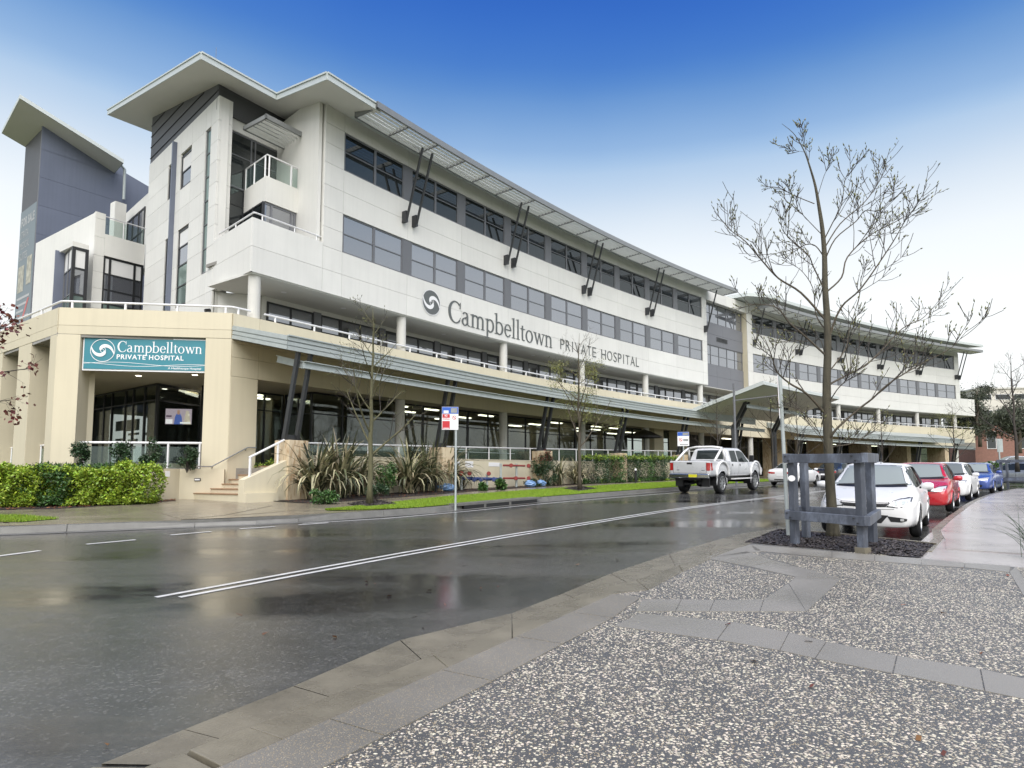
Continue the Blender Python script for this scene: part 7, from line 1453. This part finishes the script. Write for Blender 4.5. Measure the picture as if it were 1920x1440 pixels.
for (s, o, H_, lab, sd, lf) in ((12.0, 6.0, 6.0, 'bare tree before the middle of the far wing', 26, None), (26.5, 6.3, 8.2, 'tree with sparse green tips before the right end of the far wing', 27, 'yg')):
    p = F1(s, o); p.z = gz(p.x, p.y); street_tree('street_tree', p, H_, lab, sd, 'barkd', lf, 900 if lf else 0, .12, .40, 13, r0=.09, depth=2, budp=.2, leafz=(.55, .85))
# ---- hedges and shrubs
def bush(name, base, r, n, leaf, label, size, seed, group=None, cat='shrub', stems=True, k=14, zc=.55, boxy=0, tipleaf=None):
    rg = np.random.default_rng(seed); rt = root(name, tuple(base), label, cat, group)
    c = (base.x, base.y, base.z + r[2] * zc)
    if boxy:
        P = rg.uniform(-1, 1, (n, 3)); ed = rg.integers(0, 3, n); sg = np.sign(P[np.arange(n), ed]); P[np.arange(n), ed] = sg * rg.uniform(.72, 1.03, n); P = np.sign(P) * np.abs(P) ** .9; P *= (1 + (.10 if boxy == 1 else .20) * np.sin(P[:, [1, 2, 0]] * (7 if boxy == 1 else 4.3) + seed) * np.cos(P[:, [2, 0, 1]] * 3.1 + seed)); P *= (1 - .16 * (np.abs(P[:, [0]]) ** 2) * (np.abs(P[:, [2]]) ** 2)); P = P * np.array(r) * np.array([1, 1, .55]) + np.array(c)
    else: P = clump_points(n, c, (r[0], r[1], r[2] * zc), k, rg)
    P[:, 2] = np.maximum(P[:, 2], base.z + .02); V, F = leaf_cloud(P, size, .1, .5, rg); o = npmesh('foliage', V, F, M[leaf], rt); o['kind'] = 'stuff'
    if tipleaf: Q = P[P[:, 2] > np.quantile(P[:, 2], .8)]; Q = Q + rg.normal(0, .03, Q.shape); V, F = leaf_cloud(Q, size, -.2, .5, rg); o = npmesh('new_growth', V, F, M[tipleaf], rt); o['kind'] = 'stuff'
    if stems:
        mb = MB(); q = random.Random(seed)
        for _ in range(9): d = Vector((q.uniform(-1, 1) * r[0] * .7, q.uniform(-1, 1) * r[1] * .7, r[2] * q.uniform(.6, 1.0))); mb.tube([base, base + d * .5 + Vector((0, 0, .05)), base + d], [.014, .009, .004], 4)
        o = mb.build('stems', M['barkd'], rt); o['kind'] = 'stuff'
    return rt
# lime hedge on the left: a row of clipped bushes
hg = 'lime green clipped hedge bushes on the left corner'
HB = [((-55, 905), 19.2), ((0, 900), 19.5), ((52, 903), 19.7), ((104, 905), 19.9), ((155, 903), 20.1), ((205, 900), 20.4), ((252, 903), 20.7)]
labs = ['lime hedge bush cut by the left picture edge', 'second lime hedge bush from the left edge', 'lime hedge bush in front of the left cream pier', 'darker lime hedge bush at the middle of the row', 'lime hedge bush below the first planter shrub', 'lime hedge bush next to the last one in the row', 'taller lime hedge bush at the right end beside the planter wall']
for i, ((u, Yb), lab) in enumerate(zip([(u, Y) for (u, v), Y in HB], labs)):
    p = at(u, 900, Yb); p.z = gz(p.x, p.y) + .16; bush('hedge_bush', p, (.66, .62, (1.02, 1.06, .98, 1.03, .94, .96, 1.10)[i]), 8000, 'lime' if i != 3 else 'green', lab, .088, 40 + i, hg, 'hedge', boxy=2, tipleaf='lime')
# planter shrubs and ground cover under the sign
for i, u in enumerate((152, 230, 285, 352)):
    p = at(u, 850, (22.2, 22.4, 22.5, 22.9)[i]); p.z = 1.66; bush('planter_shrub', p, (.34, .30, (1.05, 1.12, 1.0, .80)[i]), 1500, 'dkgreen', ('dark upright shrub at the left end of the planter', 'dark shrub under the swirl of the teal sign', 'dark shrub left of the television corner', 'lower dark shrub by the right pier of the planter')[i], .085, 60 + i, 'shrubs in the planter under the sign', k=9)
gcp = [(-17.0, 20.9), (-12.8, 21.2), (-12.1, 23.1), (-15.8, 22.9)]; n = 9000; X = RNG.uniform(-17, -12, n); Y = RNG.uniform(20.9, 23.1, n); ok = pip_np(X, Y, gcp); P = np.stack([X[ok], Y[ok], 1.66 + RNG.uniform(0, .28, ok.sum()) * (.6 + .4 * np.sin(X[ok] * 4))], 1); V, F = leaf_cloud(P, .12, -.4, .3); o = npmesh('ground_cover', V, F, M['green']); tag(o, 'low green ground cover filling the planter under the sign', 'ground cover', None, 'stuff')
# round shrub beside the stairs
p = G(500, 930, .17); bush('lime_topped_shrub', p, (.52, .5, 1.25), 3600, 'dkgreen', 'dark shrub with lime top beside the stair cheek wall', .08, 71, tipleaf='lime', k=16)
# flax clumps
def flax(base, H_, n, seed, label, group='striped flax clumps in the garden bed'):
    rg = random.Random(seed); rt = root('flax_plant', tuple(base), label, 'flax', group); mbs = [MB(), MB()]
    for i in range(n):
        a = rg.uniform(0, 2 * PI); l = H_ * rg.uniform(.85, 1.5); lean_ = rg.uniform(.12, 1.05); w_ = rg.uniform(.026, .050); mb = mbs[1 if rg.random() < (.34 + .35 * min(1, lean_)) else 0]; q = base + Vector((rg.gauss(0, .12), rg.gauss(0, .12), 0)); d = Vector((cos(a), sin(a), 0)); sd = Vector((-sin(a), cos(a), 0)); m = 7; vs = []; fs = []
        for j in range(m + 1):
            t = j / m; th = lean_ * .55 + 2.6 * lean_ * t * t; 
            if j: q = q + (d * sin(th) + Vector((0, 0, cos(th)))) * l / m
            w2 = w_ * (1 - t ** 3) * (.7 + .6 * min(1, 3 * t)) + .001
            if q.z < base.z + .03: q.z = base.z + .03
            vs += [q - sd * w2, q + Vector((0, 0, -.012)), q + sd * w2]
        for j in range(m): b = j * 3; fs += [(b, b + 1, b + 4, b + 3), (b + 1, b + 2, b + 5, b + 4)]
        mb.add(vs, fs)
    o = mbs[0].build('green_leaves', M['flax'], rt); o['kind'] = 'stuff'; o = mbs[1].build('pale_leaves', M['flaxp'], rt); o['kind'] = 'stuff'
for i, (u, v, H_, n, lab) in enumerate(((590, 936, 1.75, 150, 'flax clump nearest the stone pier by the stairs'), (635, 934, 1.85, 160, 'tall striped flax clump left of the mossy tree trunk'), (672, 928, 1.5, 110, 'flax clump just behind the mossy tree trunk'), (765, 925, 1.8, 150, 'pale drooping flax clump right of the mossy trunk'), (800, 921, 1.85, 150, 'striped flax clump with hanging pale leaves under the second stone pier'), (838, 919, 1.7, 130, 'flax clump beside the no stopping sign'), (862, 917, 1.0, 50, 'small flax clump at the left of the fire booster'))):
    flax(G(u, v, .16), H_, n, 80 + i, lab)
for i, (s, o, H_, n, lab) in enumerate(((12.9, 2.9, 1.2, 90, 'pale flax clump beside the yellow green tree trunk'), (15.0, 2.9, 1.25, 90, 'flax clump between the booster shrub and the clipped hedge'))): flax(FG(s, o, .16), H_, n, 95 + i, lab)
for i, (u, v, r, lf, lab, sz) in enumerate(((725, 930, (.5, .45, 1.25), 'green', 'green shrub between the flax clumps', .09), (705, 938, (.35, .3, .55), 'dkgreen', 'low bluish shrub at the foot of the mossy trunk', .07), (610, 945, (.45, .35, .45), 'green', 'low green shrub at the edge of the flax', .08), (905, 920, (.22, .2, .3), 'green', 'small grassy tuft in front of the left booster pipe', .12), (938, 919, (.22, .2, .42), 'green', 'bright green tuft between the booster pipes', .14), (1000, 912, (.55, .35, .35), 'dkgreen', 'spreading grey green shrub right of the booster', .07))): 
    p = G(u, v, .16); bush('garden_shrub', p, r, 1600, lf, lab, sz, 100 + i, 'low shrubs in the garden bed', k=10)
p = FG(11.6, 2.9, .16); bush('red_tipped_shrub', p, (.75, .6, 1.6), 3600, 'dkgreen', 'round shrub with reddish top beside the third stone pier', .09, 110, tipleaf='maple', k=18)
for i in range(6):
    s = 16.6 + 1.75 * i; p = FG(s, 2.85, .16); bush('hedge_bush', p, (.95, .6, 1.5), 3000, 'green' if i % 2 else 'dkgreen', ('dark hedge bush right of the third stone pier', 'hedge bush left of the bollard light', 'hedge bush behind the bollard light', 'hedge bush just left of the utility truck', 'hedge bush half behind the utility truck tailgate', 'hedge bush behind the utility truck')[i], .10, 120 + i, 'clipped green hedge bushes below the terrace wall', 'hedge', boxy=1, tipleaf='lime')
for i in range(7): s = 15.2 + 1.9 * i; p = FG(s, 3.25, .16); bush('edging_tuft', p, (.32, .22, .26), 500, 'lime' if i % 2 else 'green', ('light tuft right of the pale flax clump by the hedge', 'tuft at the foot of the darkest first hedge bush', 'tuft below the second hedge bush', 'tuft left of the bollard light', 'tuft right of the bollard light', 'tuft beside the left rear wheel of the utility truck', 'tuft hidden behind the utility truck rear axle')[i], .09, 140 + i, 'tufts along the hedge foot', stems=False, k=6)
# grassy tuft at the right edge of the plaza
p = G(1945, 1045, .13); rt = root('grass_tuft', tuple(p), 'wiry dark grass tuft at the right picture edge', 'grass tuft'); mb = MB(); rg = random.Random(5)
for i in range(90):
    a = rg.uniform(0, 2 * PI); l = rg.uniform(.4, .95); ln = rg.uniform(.15, .9); q = p + Vector((rg.gauss(0, .05), rg.gauss(0, .05), 0)); path = [q.copy()]
    for j in range(5): th = ln * (.5 + .35 * j); q = q + Vector((cos(a) * sin(th), sin(a) * sin(th), cos(th))) * l / 5; path.append(q.copy())
    mb.tube(path, [.004, .004, .0035, .003, .002, .001], 3, cap=False)
o = mb.build('blades', M['dkgreen'], rt); o['kind'] = 'stuff'
# red maple whose branch hangs in at the left edge
mp = at(-330, 900, 13.0); mp.z = gz(mp.x, mp.y) + .1; rt = root('maple_tree', tuple(mp), 'red leaved maple reaching a branch in at the left picture edge', 'tree'); rg = random.Random(9); H_ = 6.0
tr = [mp + Vector((rg.gauss(0, .03), rg.gauss(0, .03), H_ * i / 10)) for i in range(11)]; MB().tube(tr, [.11 * (1 - i / 10.5) + .008 for i in range(11)], 8).build('trunk', M['bark'], rt, smooth=True); tips = []; mbt = MB()
for (u, v) in ((40, 610), (60, 690), (20, 750), (-10, 640), (0, 590)):
    e = at(u, v, 12.6 + rg.uniform(-.5, .5)); s_ = mp + Vector((0, 0, e.z - mp.z - 1.0)); path = smooth([s_, s_.lerp(e, .4) + Vector((0, 0, .25)), s_.lerp(e, .8) + Vector((0, 0, .1)), e], 4); mb = MB(); branch_mb(mb, path, .03, .005, 6); mb.build('limb', M['barkd'], rt); n = len(path)
    for _ in range(10): k = rg.randint(n // 2, n - 2); d = (path[k + 1] - path[k]).normalized(); nd = (d + Vector((rg.gauss(0, .5), rg.gauss(0, .5), rg.gauss(0, .5)))).normalized(); [branch_mb(mbt, pp, a, b, 4) for pp, a, b in grow(rg, path[k], nd, .38, .005, 1, 4, tips, 0, .3, (1, 3), .6, .002)]
for i in range(8): a = rg.uniform(1.8, 4.6); d = Vector((cos(a), sin(a), .5)); [branch_mb(mbt, pp, x, y, 4) for pp, x, y in grow(rg, tr[4 + i % 6], d, 2.2, .03, 2, 5, tips, .2, .3, (3, 5), .6, .003)]
o = mbt.build('twigs', M['barkd'], rt); o['kind'] = 'stuff'; pts = np.array([tuple(t[0] + Vector((rg.gauss(0, .05), rg.gauss(0, .05), rg.gauss(0, .05) - .03))) for t in tips for _ in range(2) if rg.random() < .55]); V, F = leaf_cloud(pts, .09, .4, .75); o = npmesh('crown', V, F, M['maple'], rt); o['kind'] = 'stuff'
# ================================================================== DISTANCE, RIGHT EDGE
def far_building(name, x, y, yaw, w_, d_, h, m, label, rows, cols, z0, win='glass_dk', ww=.6, wh=.5, roof=None):
    rt = root(name, (x, y, z0), label, 'building', world=False); rt.rotation_euler = (0, 0, yaw); lb(MB().box(0, w_, 0, d_, -2, h), 'wall', m, rt); lb(MB().box(-.25, w_ + .25, -.25, d_ + .25, h, h + .35), 'roof', roof or 'concol', rt)
    for j in range(rows):
        for i in range(cols):
            a = w_ * (i + .5 - ww / 2) / cols; b = w_ * (i + .5 + ww / 2) / cols; z = h * (j + .5 - wh / 2) / rows; q = h * (j + .5 + wh / 2) / rows; f = lb(MB().box(a, b, -.06, .02, z, q), 'window', 'signw', rt); lb(MB().box(a + .08, b - .08, -.08, -.03, z + .08, q - .08), 'pane', win, f)
    return rt
M['brick'] = mat('red_brick', (.24, .125, .095), .8, .15, 3, .1, 40); M['farwhite'] = mat('far_pale_wall', (.60, .57, .50), .7, .04, .3)
p = at(1828, 840, 95); far_building('brick_building', p.x, p.y, rad(-8), 13.5, 9, 4.7, 'brick', 'red brick building with one white framed window beyond the far wing', 1, 3, p.z - 1.2, ww=.28, wh=.55)
p = at(1832, 815, 150); far_building('pale_institution', p.x, p.y, rad(-10), 46, 16, 11, 'farwhite', 'large pale flat roofed building on the hill at the right', 3, 12, p.z - .5, ww=.8, wh=.35)
for i, (u, h, lab) in enumerate(((1858, 5, 'left thin mast on the pale hill building'), (1871, 6, 'second thin mast on the pale hill building'), (1902, 8, 'tall mast on the pale hill building near the right edge'))):
    p = at(u, 772, 156); r = root('roof_mast', tuple(p), lab, 'mast', 'masts on the pale hill building', world=False); lb(MB().tube([(0, 0, -3), (0, 0, h)], .10, 5), 'pole', 'frame', r)
    for z in (.55, .8, .95): lb(MB().beam((-.9, 0, h * z), (.9, 0, h * z), .08, .08), 'cross_arm', 'frame', r)
def gum(u, vb, Y, H_, cr, n, lab, seed, leaf='gum'):
    p = at(u, vb, Y); rg = np.random.default_rng(seed); q = random.Random(seed); rt = root('gum_tree', tuple(p), lab, 'tree', 'gum trees beyond the far wing'); tr = [p + Vector((q.gauss(0, .12) * i / 4, q.gauss(0, .12) * i / 4, H_ * .8 * i / 8)) for i in range(9)]; MB().tube(tr, [.22 * (1 - i / 9.5) + .03 for i in range(9)], 7).build('trunk', M['bark'], rt, smooth=True); mbt = MB(); tips = []
    for i in range(9): a = q.uniform(0, 2 * PI); el = q.uniform(.3, 1.0); [branch_mb(mbt, pp, x, y, 4) for pp, x, y in grow(q, tr[2 + i % 6], Vector((cos(a) * cos(el), sin(a) * cos(el), sin(el))), cr * q.uniform(.8, 1.2), .07, 1, 5, tips, .15, .3, (2, 4), .6, .01)]
    o = mbt.build('limbs', M['bark'], rt); o['kind'] = 'stuff'; P = []
    for t in tips:
        for _ in range(max(1, 3 * n // len(tips))): P.append(tuple(t[0] + Vector((q.gauss(0, .45), q.gauss(0, .45), q.gauss(0, .32)))))
    V, F = leaf_cloud(np.array(P), .30, .5, .36, rg); o = npmesh('crown', V, F, M[leaf], rt); o['kind'] = 'stuff'
gum(1838, 838, 88, 9.5, 3.0, 3200, 'leaning gum tree rising right of the far wing', 201); gum(1822, 838, 92, 6.0, 2.6, 2200, 'lower gum tree against the end of the far wing', 202); gum(1912, 850, 70, 6.0, 2.6, 2600, 'dark gum tree at the right picture edge', 203, 'gum'); gum(1885, 845, 100, 5.0, 2.4, 1500, 'small gum tree in front of the pale building', 204)
street_tree('bare_tree', at(1908, 885, 34), 6.2, 'bare dark tree rising from the far right timber guard', 205, 'barkd', None, 0, spread=.42, mainn=12, r0=.09, group='bare trees at the right edge', budp=.1)
for i, (x, y, s_) in enumerate(((44, 56, 1.2), (50, 57, 1.0), (57, 62, 1.4), (63, 66, 1.6), (40.5, 55, .9))): p = Vector((x, y, hillz(x, y))); bush('bank_shrub', p, (1.6 * s_, 1.2 * s_, 1.3 * s_), 900, 'yg' if i % 2 else 'green', ('green shrub low on the slope beyond the blue sedan', 'yellow green shrub on the slope beside the far sign', 'green shrub higher on the right slope', 'yellow green shrub at the slope top', 'small green shrub at the far wing corner')[i], .30, 210 + i, 'shrubs on the right slope', k=8, stems=False)
